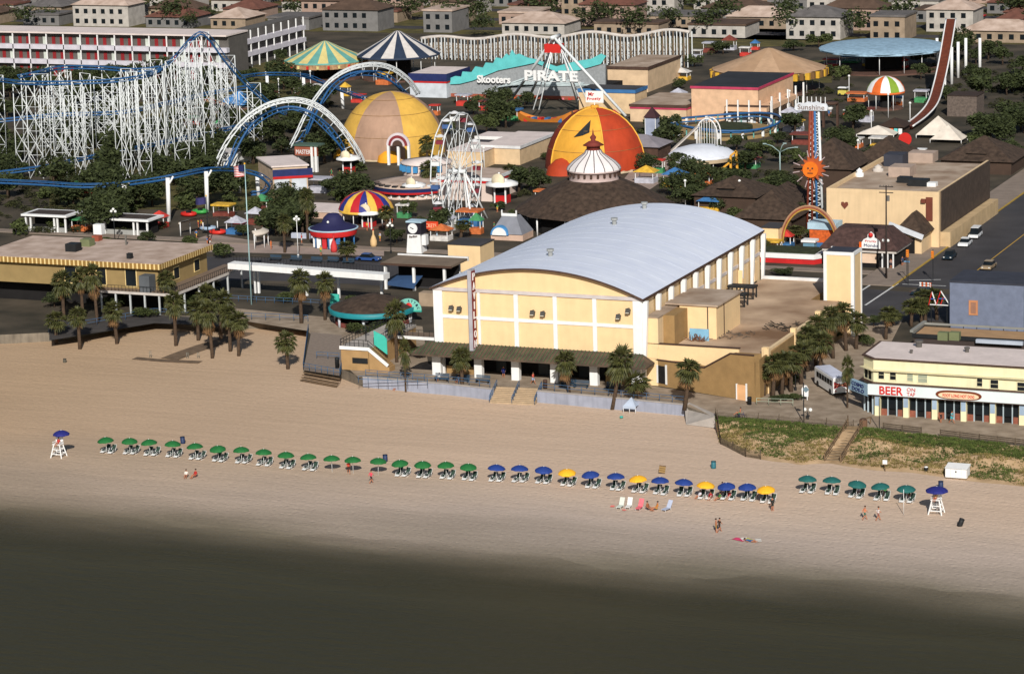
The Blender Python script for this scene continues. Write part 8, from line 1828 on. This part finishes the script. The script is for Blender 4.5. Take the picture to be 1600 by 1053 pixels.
P = g(1255, 396); t = thing('ticket_kiosk', 'small blue kiosk with a white lid behind the white planter', 'kiosk', P); MB().box(P.x, P.y, 0, P.x + 2, P.y + 1.6, 2).build('body', M('kiosk_blue', (110, 150, 170)), t); MB().box(P.x - .3, P.y - .3, 2.01, P.x + 2.3, P.y + 1.9, 2.4).build('lid', white, t)
block('small_cream_block', 'small cream block beyond the dance hall back corner', 'building', frame(1190, 392, 1216, 356, depth=5), cream, asphalt, None)
# corner shop with fruit sign
x0, y0, z0, x1, y1, z1 = frame(1338, 418, 1396, 394, depth=9); t = thing('corner_shop', 'dark roofed corner shop with a white fruit topped sign', 'shop', (x0, y0, 0))
MB().box(x0 - 6, y0 + .5, 0, x1, y1, z1).build('wall', darkhole, t); MB().box(x0 - 6, y0, z1, x1 + .5, y1 + .4, z1 + .5).build('fascia', M('pale_edge'), t); MB().add([(x0 - 6.5, y0 - .3, z1 + .5), (x1 + .8, y0 - .3, z1 + .5), (x1 + .8, y1 + .8, z1 + .5), (x0 - 6.5, y1 + .8, z1 + .5), (x0 - 4, y0 + 3, z1 + 3.6), (x1 - 2, y0 + 3, z1 + 3.6), (x1 - 2, y1 - 2, z1 + 3.6), (x0 - 4, y1 - 2, z1 + 3.6)], [(4, 5, 6, 7), (0, 1, 5, 4), (1, 2, 6, 5), (2, 3, 7, 6), (3, 0, 4, 7), (3, 2, 1, 0)]).build('mansard_roof', M('shop_roof', (76, 56, 52), .9, .3, 1.5), t)
MB().box(x0 + .5, y0 + .3, .8, x0 + 3.4, y0 + .49, 2.4).build('peach_window', M('window_peach', (214, 186, 160)), t)  # pane in one even peach colour
for k in range(3): MB().box(x0 + 4.4 + k * .95, y0 + .1, 0, x0 + 4.6 + k * .95, y0 + .4, z1).build('shop_post', white, t)
sp = at(1367, 376, 416); pf = [(-1.9, -1.1), (1.9, -1.1), (1.9, .1), (1.5, .7), (.7, 1.1), (.65, 1.7), (0, 2.3), (-.65, 1.7), (-.7, 1.1), (-1.5, .7), (-1.9, .1)]; n = 11
MB().add([(sp.x + a * .85, y0 - .6, sp.z + b * .85) for a, b in pf] + [(sp.x + a * .85, y0 - .35, sp.z + b * .85) for a, b in pf], [tuple(range(n)), tuple(reversed(range(n, 2 * n)))] + [(i, i + n, (i + 1) % n + n, (i + 1) % n) for i in range(n)]).build('sign_board', M('dial_white'), t)
MB().sphere((sp.x, y0 - .7, sp.z + 1.4), .42, 10).build('strawberry', M('sign_red'), t); text('Fruity', 'sign_letters', (sp.x - 1.0, y0 - .62, sp.z + .1), (1, 0, 0), (0, 0, 1), .42, M('sign_red'), t, width=2.0); text('Mondo', 'sign_letters', (sp.x - 1.2, y0 - .62, sp.z - .65), (1, 0, 0), (0, 0, 1), .5, navy, t, width=2.4); MB().box(sp.x - 2.1, y0 - .5, sp.z - .9, sp.x - 1.65, y0 - .3, sp.z + .1).build('orange_panel', orange, t)
# beige theatre with dark side wall
x0, y0, z0, x1, y1, z1 = frame(1292, 380, 1467, 297, 1545); t = thing('beige_theatre', 'large flat roofed beige theatre with a dark brown side wall', 'building', (x0, y0, 0))
bt = M('theatre_beige', (218, 190, 150), .85, .06, .4, stain=.1)
MB().box(x0, y0, 0, x1, y1, z1 - .4).build('wall', bt, t); MB().box(x0 + .3, y0 + .3, z1 - .4, x1 - .3, y1 - .3, z1 - .35).build('roof', roofgrey, t)
for a in ((x0, y0, x1, y0 + .4), (x0, y0 + .41, x0 + .4, y1), (x1 - .4, y0 + .41, x1, y1)): MB().box(a[0], a[1], z1 - .39, a[2], a[3], z1 + .35).build('parapet', bt, t)
MB().box(x1 + .02, y0 + 1, 2.8, x1 + .25, y1, z1 + .3).build('dark_side_wall', M('theatre_brown', (74, 62, 54), .9, .2, 1), t); MB().box(x1 + .02, y0 + 1, 0, x1 + 1.8, y1, 2.7).build('side_awning', M('awning_buff', (190, 164, 126)), t)
MB().box(x1 - 2.3, y0 - .12, z1 - 4.8, x1 - 1.1, y0 - .01, z1 - .6).build('brown_sign', M('sign_umber', (110, 58, 44)), t); MB().box(x1 - 3.1, y0 - .5, z1 - 1.6, x1 - 2.31, y0 - .1, z1 - .9).build('side_sign', M('sign_umber'), t)
hs = [(0, -.7), (.6, 0), (.55, .45), (.2, .5), (0, .3), (-.2, .5), (-.55, .45), (-.6, 0)]; q = at(1322, 319, 380); MB().add([(q.x + a * 1.1, y0 - .1, q.z + b * 1.1) for a, b in hs], [tuple(range(8))]).build('heart_emblem', M('sign_umber'), t)
for (x, y, w, d, h, mt, nm) in ((1343, 276, .8, .8, 1.6, white, 'roof_cowl'), (1372, 268, 1.0, 1.0, 1.3, M('pale_edge'), 'roof_cowl'), (1410, 274, 2.0, 2.2, 1.8, M('plant_beige', (170, 150, 136)), 'plant_room'), (1442, 252, 2.4, 2.0, 1.8, M('plant_beige'), 'plant_room'), (1414, 285, 1.2, 1.0, 1.0, black, 'roof_fan'), (1436, 290, 1.7, 1.2, 1.2, black, 'condenser'), (1456, 291, .9, .8, .7, white, 'roof_vent'), (1400, 258, 1.8, 2, 2.2, M('dark_tar'), 'roof_hut')):
    q = g(x, y, z1 - .35); m = MB().box(q.x - w, q.y - d, z1 - .35, q.x + w, q.y + d, z1 - .35 + h) if 'cowl' not in nm else MB().lathe([(w, 0), (w, h * .4), (w * .6, h * .5), (w * .8, h * .7), (0, h)], 10, (q.x, q.y, z1 - .35)); m.build(nm, mt, t)
# shopfront in front of the theatre: gable shop and hip roofs
for (xl, yb, xr, yt, dp, zz, lb) in [(1398, 396, 1440, 366, 8, 3.4, 'brown roofed gable shop on the pavement before the beige theatre'), (1352, 372, 1388, 342, 6, 3.0, 'brown tiled lean roof shop tucked before the beige theatre')]:
    x0, y0, z0, x1, y1, z1 = frame(xl, yb, xr, yt, depth=dp); t = thing('gable_shop', lb, 'shop', (x0, y0, 0)); MB().box(x0, y0, 0, x1, y1, z1).build('wall', bt, t); hip(MB(), x0, y0, x1, y1, z1, z1 + zz).build('tiled_roof', shingle, t); MB().box(x0 + 1, y0 - .1, 0, x1 - 1.2, y0 - .01, z1 - .6).build('shopfront', darkhole, t); MB().beam((x0 - .8, y0 - .9, z1 + 1.9), (x1 + .5, y0 - .9, z1 - .2), .25, .9).build('raking_sign', M('cloud_white'), t)
for k in range(7): P = g(1402 + k * 3, 358 - k * 2.2); 
P = g(1402, 372); t = thing('red_stair', 'red and white outside stair against the beige theatre wall', 'stair', P); a, b = at(1389, 350, 376), at(1411, 333, 376)
for k in range(9): p = a.lerp(b, k / 8); MB().box(p.x - .2, p.y - .6, p.z - .1, p.x + .25, p.y + .6, p.z + .05).build('tread', M('sign_red') if k % 2 else white, t)
for dz in (.2, 1.1): MB().beam(a + Vector((0, -.6, dz)), b + Vector((0, -.6, dz)), .15).build('stringer', white, t)
# log flume
t = thing('log_flume', 'tall brown log flume chute with white edges on white columns', 'log flume', g(1480, 190))
F = cr([at(x, y, yb) for x, y, yb in [(1486, 30, 140), (1480, 66, 150), (1474, 100, 158), (1466, 135, 168), (1457, 162, 182), (1440, 182, 192), (1418, 198, 204)]], 5)
for i in range(len(F) - 1):
    a, b = F[i], F[i + 1]; s = Vector((1, .15, 0)); w = 1.05
    MB().add([a - s * w, a + s * w, b + s * w, b - s * w, a - s * w + Vector((0, 0, -.4)), a + s * w + Vector((0, 0, -.4)), b + s * w + Vector((0, 0, -.4)), b - s * w + Vector((0, 0, -.4))], [(0, 1, 2, 3), (7, 6, 5, 4), (0, 3, 7, 4), (1, 5, 6, 2)]).build('trough_panel', M('flume_rust', (104, 52, 34), .7, .2, 1), t)
for s in (-1.15, 1.15): MB().tube([p + Vector((s, .15 * s, .1)) for p in F], .2, 5).build('edge_rail', white, t)
for x, yt, yb in ((1487, 74, 132), (1497, 66, 122), (1509, 60, 122), (1476, 112, 152), (1464, 60, 100), (1531, 60, 118)): q = g(x, yb); q.z = 0; MB().tube([q, at(x, yt, yb)], .38, 8).build('column', white, t)
for k, (x, yb, w, h, lb) in enumerate([(1466, 215, 62, 34, 'white peaked tent at the foot of the flume'), (1482, 222, 50, 26, 'second white tent overlapping the one at the flume foot'), (1372, 214, 60, 18, 'low white sloping tent left of the flume splash')]):
    c = g(x, yb); W2, H2 = pxr(c, w / 2), h / 7.2; t = thing('white_tent', lb, 'tent', c); MB().add([(c.x - W2, c.y - 2.5, .8), (c.x + W2, c.y - 2.5, .8), (c.x + W2, c.y + 3, .8), (c.x - W2, c.y + 3, .8), (c.x, c.y, H2)], [(0, 1, 4), (1, 2, 4), (2, 3, 4), (3, 0, 4)]).build('tent_fabric', M('tent_white', (214, 204, 190)), t)
    for sx in (-1, 1):
        for sy in (-2.4, 2.9): MB().tube([(c.x + sx * W2 * .98, c.y + sy, 0), (c.x + sx * W2 * .98, c.y + sy, .85)], .08, 5).build('tent_pole', white, t)
x0, y0, z0, x1, y1, z1 = frame(1374, 212, 1410, 198, depth=6); t = thing('flume_booth', 'dark roofed booth with coloured panels at the flume splash', 'booth', (x0, y0, 0)); MB().box(x0, y0, 0, x1, y1, z1).build('wall', brown, t); hip(MB(), x0, y0, x1, y1, z1, z1 + 1.6).build('roof', M('hut_dark', (60, 46, 38)), t)
for k in range(5): MB().box(x0 + .3 + k * 1.0, y0 - .1, .4, x0 + 1.1 + k * 1.0, y0 - .01, 1.7).build('panel', fm[k], t)
P = g(1413, 234); c = at(1414, 218, 234); t = thing('red_disc_sign', 'round red sign on a pole behind the beige theatre', 'sign', P); disc('disc', M('sign_red'), c, 1.4, .2); MB().tube([P, (P.x, P.y + .1, c.z - 1.2)], .1, 5).build('post', black, t)
block('timber_hut', 'grey timber hut with brown roof right of the flume columns', 'hut', frame(1480, 182, 1526, 150, depth=7), M('timber_grey', (104, 92, 84), .9, .25, 2), M('hut_dark'), None)
for (x, yb, lb) in ((1297, 200, 'dark arched frame with white emblems behind the sun ride'), ):
    P = g(x, yb); t = thing('dark_arch', lb, 'arch', P); MB().box(P.x - 1.8, P.y, 0, P.x - 1.3, P.y + .5, 5.5).build('post', brown, t); MB().box(P.x + 1.4, P.y, 0, P.x + 1.9, P.y + .5, 5.5).build('post', brown, t); MB().lathe([(0, 0), (1.9, 0), (1.9, .5), (0, .5)], 14, (P.x, P.y, 5.3)).build('arch_head', brown, t); MB().sphere((P.x, P.y - .2, 4.6), .8, 8).build('emblem', white, t)
for k, (x, yb, s_, cl, lb) in enumerate([(1300, 246, 1.5, (220, 190, 190), 'pink and white figure behind the dark brown steep roof'), (1303, 232, 1.4, (200, 206, 220), 'pale sail shaped board beside the pink figure'), (1311, 256, 1.0, (210, 200, 196), 'white rounded box on the steep brown roof edge'), (1318, 150, 1.2, (206, 190, 90), 'cream yellow cart on the dark paving near the tall pole'), (1328, 186, 1.4, (190, 90, 60), 'row of white topped posts and a red cart'), (1255, 122, 1.6, (190, 190, 90), 'yellow green cart beside the tan tent'), (1440, 248, 1.0, (200, 200, 200), 'white lamps cluster behind the beige theatre')]):
    P = g(x, yb); t = thing('ride_cart', lb, 'cart', P); MB().box(P.x - s_, P.y - .7, .35, P.x + s_, P.y + .7, 1.3).build('body', M('cart_%d' % k, cl), t); MB().box(P.x - s_, P.y - .8, 1.9, P.x + s_, P.y + .8, 2.1).build('roof', white, t)
    for sx in (-1, 1): MB().box(P.x + sx * s_ * .9 - .06, P.y - .7, 1.3, P.x + sx * s_ * .9 + .06, P.y - .6, 1.9).build('post', black, t); MB().tube([(P.x + sx * s_ * .6, P.y - .75, .35), (P.x + sx * s_ * .6, P.y - .9, .35)], .35, 8).build('wheel', black, t)
# motel behind the coaster
x0, y0, z0, x1, y1, z1 = frame(-60, 118, 352, 50, depth=12); t = thing('motel', 'long motel with pale balcony bands and red doors behind the coaster', 'building', (x0, y0, 0))
MB().box(x0, y0 + 1.6, 0, x1, y1, z1).build('wall', M('motel_wall', (92, 88, 84)), t); fh = z1 / 3
for f in (1, 2): MB().box(x0, y0, fh * f - .3, x1 + .2, y0 + 1.58, fh * f + .9).build('balcony', M('balcony_white', (200, 196, 204)), t)
MB().box(x0 - .3, y0 - .2, z1, x1 + .3, y1, z1 + .4).build('roof', roofpink, t)
nn_ = 15
for k in range(nn_):
    x = x0 + 1 + k * (x1 - x0 - 3) / nn_; MB().box(x, y0, 0, x + .3, y0 + .3, z1 - .01).build('column', white, t)
    for f in range(3):
        for dx in (1.0, 3.4): MB().box(x + dx, y0 + 1.48, fh * f + .1 + (.8 if f else 0), x + dx + 1.0, y0 + 1.59, fh * f + 2.9).build('door', M('door_red', (130, 30, 34)) if dx < 2 or k % 2 else M('pane_pale', (190, 196, 186)), t)
x0, y0, z0, x1, y1, z1 = frame(352, 108, 372, 50, 470); t = thing('motel_wing', 'motel wing running back behind the coaster with a red and white sign', 'building', (x0, y0, 0)); MB().box(x0, y0, 0, x1, y1, z1).build('wall', M('motel_wall'), t)
for f in (1, 2): MB().box(x1 + .01, y0, z1 / 3 * f - .3, x1 + 1.4, y1, z1 / 3 * f + .9).build('balcony', M('balcony_white'), t)
for k in range(9): MB().box(x1 + 1.1, y0 + k * 4.5, 0, x1 + 1.39, y0 + .3 + k * 4.5, z1).build('column', white, t)
MB().box(x1 + 1.5, y0 - .6, 2, x1 + 1.8, y0 + .8, z1 - 1).build('sign_panel', M('sign_red'), t)
# timber framed coaster rows along the top edge
t = thing('wooden_coaster', 'row of white coaster trestles crossing the top of the park', 'roller coaster', g(860, 102))
P0, P1 = g(655, 92), g(1075, 106); hh = hgt(P0, 62); hh2 = hgt(P1, 52)
for k in range(80):
    f = k / 79; p = P0.lerp(P1, f); h = (hh + (hh2 - hh) * f) * (1 + .08 * sin(f * 22)); 
    for dy in (0, 3.5): q = Vector((p.x, p.y + dy, 0)); MB().beam(q, q + Vector((0, 0, h)), .24).build('trestle_post', whitem if k % 3 else M('trestle_wood', (130, 112, 92)), t)
m = MB()
for k in range(79):
    f, f2 = k / 79, (k + 1) / 79; p, q = P0.lerp(P1, f), P0.lerp(P1, f2); p.z = q.z = 0; h = (hh + (hh2 - hh) * f)
    for z in (.35, .68): m.beam(p + Vector((0, 0, h * z)), q + Vector((0, 0, h * z)), .12)
    m.beam(p + Vector((0, 0, h * (.35 if k % 2 else .68))), q + Vector((0, 0, h * (.68 if k % 2 else .35))), .12)
m.build('trestle_bracing', M('trestle_wood'), t, kind='stuff')
top_ = [P0.lerp(P1, k / 79) + Vector((0, 1.7, (hh + (hh2 - hh) * k / 79) * (1 + .08 * sin(k / 79 * 22)) - P0.lerp(P1, k / 79).z)) for k in range(80)]
MB().tube(top_, .5, 5).build('track_deck', M('pale_edge'), t)

# ---------------------------------------------------------------- filler: park clutter, shrubs, the town beyond the upper edge
rq = random.Random(77)
PAL = [(196, 60, 50), (214, 170, 60), (60, 110, 160), (210, 206, 200), (70, 140, 90), (200, 110, 60), (180, 180, 190), (120, 60, 50)]
PN = ['red', 'yellow', 'blue', 'white', 'green', 'orange', 'pale grey', 'maroon']
def stallette(x, y, k):
    P = g(x, y); w = rq.uniform(1.0, 2.2); h = rq.uniform(2.2, 3.4); ci, cj = rq.randrange(8), rq.randrange(8); sh = rq.random() < .5
    t = thing('food_stall', uniq(f'{PN[ci]} {"pyramid" if sh else "flat"} roofed stall with {PN[cj]} front', x, y), 'stall', P, 'small stalls of the park')
    MB().box(P.x - w, P.y - w * .7, 0, P.x + w, P.y + w * .7, h * .35).build('counter', M('pal_%d' % cj, PAL[cj], .7, .2, 1.5), t)
    for sx in (-1, 1):
        for sy in (-1, 1): MB().beam((P.x + sx * w * .92, P.y + sy * w * .62, 0), (P.x + sx * w * .92, P.y + sy * w * .62, h * .8), .12).build('post', white, t)
    if sh: MB().add([(P.x - w * 1.15, P.y - w * .85, h * .8), (P.x + w * 1.15, P.y - w * .85, h * .8), (P.x + w * 1.15, P.y + w * .85, h * .8), (P.x - w * 1.15, P.y + w * .85, h * .8), (P.x, P.y, h * 1.25)], [(0, 1, 4), (1, 2, 4), (2, 3, 4), (3, 0, 4), (3, 2, 1, 0)]).build('roof', M('pal_%d' % ci, PAL[ci], .7, .2, 1.5), t)
    else: MB().box(P.x - w * 1.15, P.y - w * .85, h * .8, P.x + w * 1.15, P.y + w * .85, h * .9).build('roof', M('pal_%d' % ci, PAL[ci], .7, .2, 1.5), t)
for k, (x, y) in enumerate([(112, 150), (150, 158), (300, 195), (250, 215), (345, 205), (470, 150), (500, 145), (540, 150), (600, 132), (455, 132), (725, 165), (680, 180), (760, 172), (800, 188), (905, 190), (960, 195), (1060, 160), (1065, 125), (1090, 90), (1110, 82), (1140, 78), (1165, 88), (1180, 78), (1240, 205), (1255, 225), (1235, 190), (1340, 158), (1350, 190), (1440, 160), (1400, 165), (1300, 105), (1330, 100), (1360, 105), (1410, 108), (1010, 285), (1030, 270), (1055, 290), (1070, 275), (1100, 290), (700, 360), (745, 365), (690, 375), (735, 352), (410, 330), (440, 300), (500, 300), (350, 340), (370, 365), (140, 300), (800, 250), (850, 320), (1110, 330), (1170, 262), (780, 150), (850, 150), (420, 160), (560, 160), (1205, 395), (1225, 388), (1320, 395), (1335, 230), (1375, 232), (400, 350), (632, 340), (128, 360), (250, 355)]): stallette(x, y, k)
# people strolling in the park
for k in range(46):
    x, y = rq.choice([(rq.uniform(260, 620), rq.uniform(380, 404)), (rq.uniform(300, 420), rq.uniform(340, 385)), (rq.uniform(560, 800), rq.uniform(330, 380)), (rq.uniform(1200, 1330), rq.uniform(375, 400)), (rq.uniform(1230, 1340), rq.uniform(140, 240)), (rq.uniform(480, 560), rq.uniform(275, 300))])
    ci = rq.randrange(8); cj = rq.randrange(8); o = person(g(x, y), rq.choice(['walk', 'stand']), uniq(f'visitor in {PN[ci]} top and {PN[cj]} shorts', x, y), PAL[ci], PAL[cj], rz=rq.random() * 6); o['group'] = 'visitors strolling in the park'
# lamp posts in the park
for k in range(26):
    x, y = rq.uniform(280, 1450), rq.uniform(110, 330); 
    if 820 < x < 1010 and y > 230 or 520 < x < 720: continue
    P = g(x, y); t = thing('park_lamp', uniq('thin white park lamp', x, y), 'lamp', P, 'thin park lamps'); MB().tube([P, P + Vector((0, 0, 5.2))], .09, 5).build('post', white, t); MB().sphere(P + Vector((0, 0, 5.3)), .3, 8).build('globe', glob, t)
# extra trees and bushes sharing three meshes
PR = [tree_proto('park_tree', 90 + k, [5, 3.2, 6.5][k], [4.4, 2.2, 5.6][k], [1100, 500, 1500][k], [leafm, leafm2, leafm][k], trunk=k != 1) for k in range(3)]
gaps = [((420, 60, 660, 62))]
def free(x, y):
    for a, b, c_, d in ((520, 130, 710, 262), (845, 160, 1012, 330), (665, 170, 760, 360), (1075, 95, 1245, 200), (940, 85, 1080, 195), (560, 240, 810, 325), (1285, 240, 1540, 400), (1040, 180, 1230, 235), (400, 240, 490, 310), (640, 90, 960, 160), (700, 320, 1190, 480), (1250, 150, 1290, 370), (450, 60, 690, 125), (1110, 70, 1290, 130), (1280, 60, 1440, 110), (480, 320, 665, 400), (260, 330, 410, 400), (744, 205, 870, 260), (1335, 110, 1435, 200), (1335, 180, 1530, 262), (815, 160, 905, 235), (455, 118, 575, 150)):
        if a < x < c_ and b < y < d: return False
    return True
n = 0
while n < 275:
    x, y = rq.uniform(-40, 1640), rq.uniform(90, 400) ** 1.0
    if not free(x, y) or (x > 1400 and y > 250) or (y > 372): continue
    P = g(x, y)
    if 45 < P.x < 74 and P.y > 75: continue
    if y > 330 and 240 < x < 430: continue
    k = rq.choice([0, 0, 1, 2, 2]); s = rq.uniform(.75, 1.5); o = dup(PR[k], P, rq.random() * 6, uniq(f'{"small" if s < 1 else "big" if s > 1.25 else "middling"} {["bushy", "rounded", "spreading"][k]} {"tree" if k != 1 else "shrub"}', x, y), (s, s, s * rq.uniform(.8, 1.1))); o['group'] = f'{["bushy trees", "low shrubs", "spreading trees"][k]} {whereabouts(x, y)}'; o['category'] = 'shrub' if k == 1 else 'tree'; n += 1
gc = MB(); n = 0; cro = [c_ for c_ in PR[1].children if 'crown' in c_.name][0].data; cv = [tuple(v.co) for v in cro.vertices]; cf = [tuple(p.vertices) for p in cro.polygons][::4]
while n < 1500:
    x, y = rq.uniform(-60, 1660), rq.uniform(85, 365); P = g(x, y)
    if not free(x, y) or (x > 1400 and y > 250) or 45 < P.x < 74 or NZ.noise(Vector((P.x * .06, P.y * .05, 3))) < .0: continue
    s = rq.uniform(.35, .8); ca, sa_ = cos(n), sin(n); gc.add([(P.x + s * (v[0] * ca - v[1] * sa_), P.y + s * (v[0] * sa_ + v[1] * ca), s * .8 * v[2]) for v in cv], cf); n += 1
gc.build('undergrowth', M('undergrowth_leaf', (58, 60, 32), .9, .4, .5, rgb2=(36, 38, 20)), origin=(0, 200, 0), kind='stuff')
# the town beyond: houses, car parks and woods running on to the horizon
HM = [M('house_white', (176, 170, 162), .8, .15), M('house_tan', (150, 132, 112), .8, .15), M('house_grey', (118, 116, 114), .8), M('house_pink', (160, 136, 122), .8)]
structure(MB().sheet([(-900, 399, .012), (44, 399, .012), (44, 1400, .012), (-900, 1400, .012)]).build('lawn', grassm, origin=(-200, 500, .012)))
RM = [M('roof_grey2', (104, 100, 98), .9, .2, .5), M('roof_brown2', (88, 70, 58), .9, .2, .5), M('roof_red2', (110, 72, 60), .9, .2, .5), M('pink_gravel')]
HN = ['white', 'tan', 'grey', 'pink']; RN = ['grey', 'brown', 'red', 'pale']; placed = []
for row in range(13):
    Y = [402, 424, 446, 470, 496, 524, 556, 592, 632, 680, 740, 810, 900][row]; x = -470 + rq.uniform(0, 20)
    while x < 120:
        w, d, h = rq.uniform(9, 20), rq.uniform(8, 13), rq.choice([3.2, 3.4, 6.2, 6.5]); gp = rq.uniform(4, 16)
        if -30 < x < 40 and Y < 460 and False: x += 20; continue
        xx, yy = px((x + w / 2, Y, 0))
        if -60 < xx < 1660 and not (46 - w < x < 74) and yy < 80:
            hi, ri, fl_ = rq.randrange(4), rq.randrange(4), rq.random() < .45
            t = thing('town_building', uniq(f'{HN[hi]} {"tall" if h > 5 else "low"} {RN[ri]} roofed house', xx, yy), 'building', (x, Y, 0), 'town buildings beyond the park')
            MB().box(x, Y, 0, x + w, Y + d, h).build('wall', HM[hi], t)
            if fl_: MB().box(x - .3, Y - .3, h, x + w + .3, Y + d + .3, h + .5).build('roof', RM[ri], t)
            else: hip(MB(), x, Y, x + w, Y + d, h, h + 2.6).build('roof', RM[ri], t)
            for f in range(1 if h < 5 else 2):
                for j in range(int(w / 3)): MB().box(x + .9 + j * 3, Y - .08, .9 + 3 * f, x + 2.2 + j * 3, Y - .01, 2.3 + 3 * f).build('window', glass, t)
        x += w + gp
wm = MB(); n = 0; cro = [c_ for c_ in PR[2].children if 'crown' in c_.name][0].data; cv = [tuple(v.co) for v in cro.vertices]; cf = [tuple(p.vertices) for p in cro.polygons][::3]
while n < 620:
    X_, Y_ = rq.uniform(-480, 90), rq.uniform(394, 1000); xx, yy = px((X_, Y_, 0))
    if not (-80 < xx < 1680) or 40 < X_ < 78 or yy > 64: continue
    s = rq.uniform(.9, 2.0); ca, sa_ = cos(n), sin(n); wm.add([(X_ + s * (v[0] * ca - v[1] * sa_), Y_ + s * (v[0] * sa_ + v[1] * ca), s * v[2]) for v in cv], cf); n += 1
wm.build('town_woods', leafm, origin=(-150, 500, 0), kind='stuff')
for k in range(12): P = Vector((rq.choice([-1, 1]) * 0 + rq.uniform(-300, 40), rq.choice([414, 437, 461]), 0)); car(P, rq.choice([0, pi]), [cw, cd, cbz, M('car_red', (150, 40, 40), .3, .05)][k % 4], uniq(f'{["white", "dark green", "blue", "red"][k % 4]} car', *px(P)), 'cars in the town beyond the park')
for k, Y in enumerate([413, 436, 460, 484, 512, 544]): structure(MB().sheet([(-600, Y - 3.5, .02), (300, Y - 3.5, .02), (300, Y + 3.5, .02), (-600, Y + 3.5, .02)]).build('road', asphalt, origin=(-100, Y, .02)))
for o in PR:
    for c_ in list(o.children): bpy.data.objects.remove(c_)
    bpy.data.objects.remove(o)
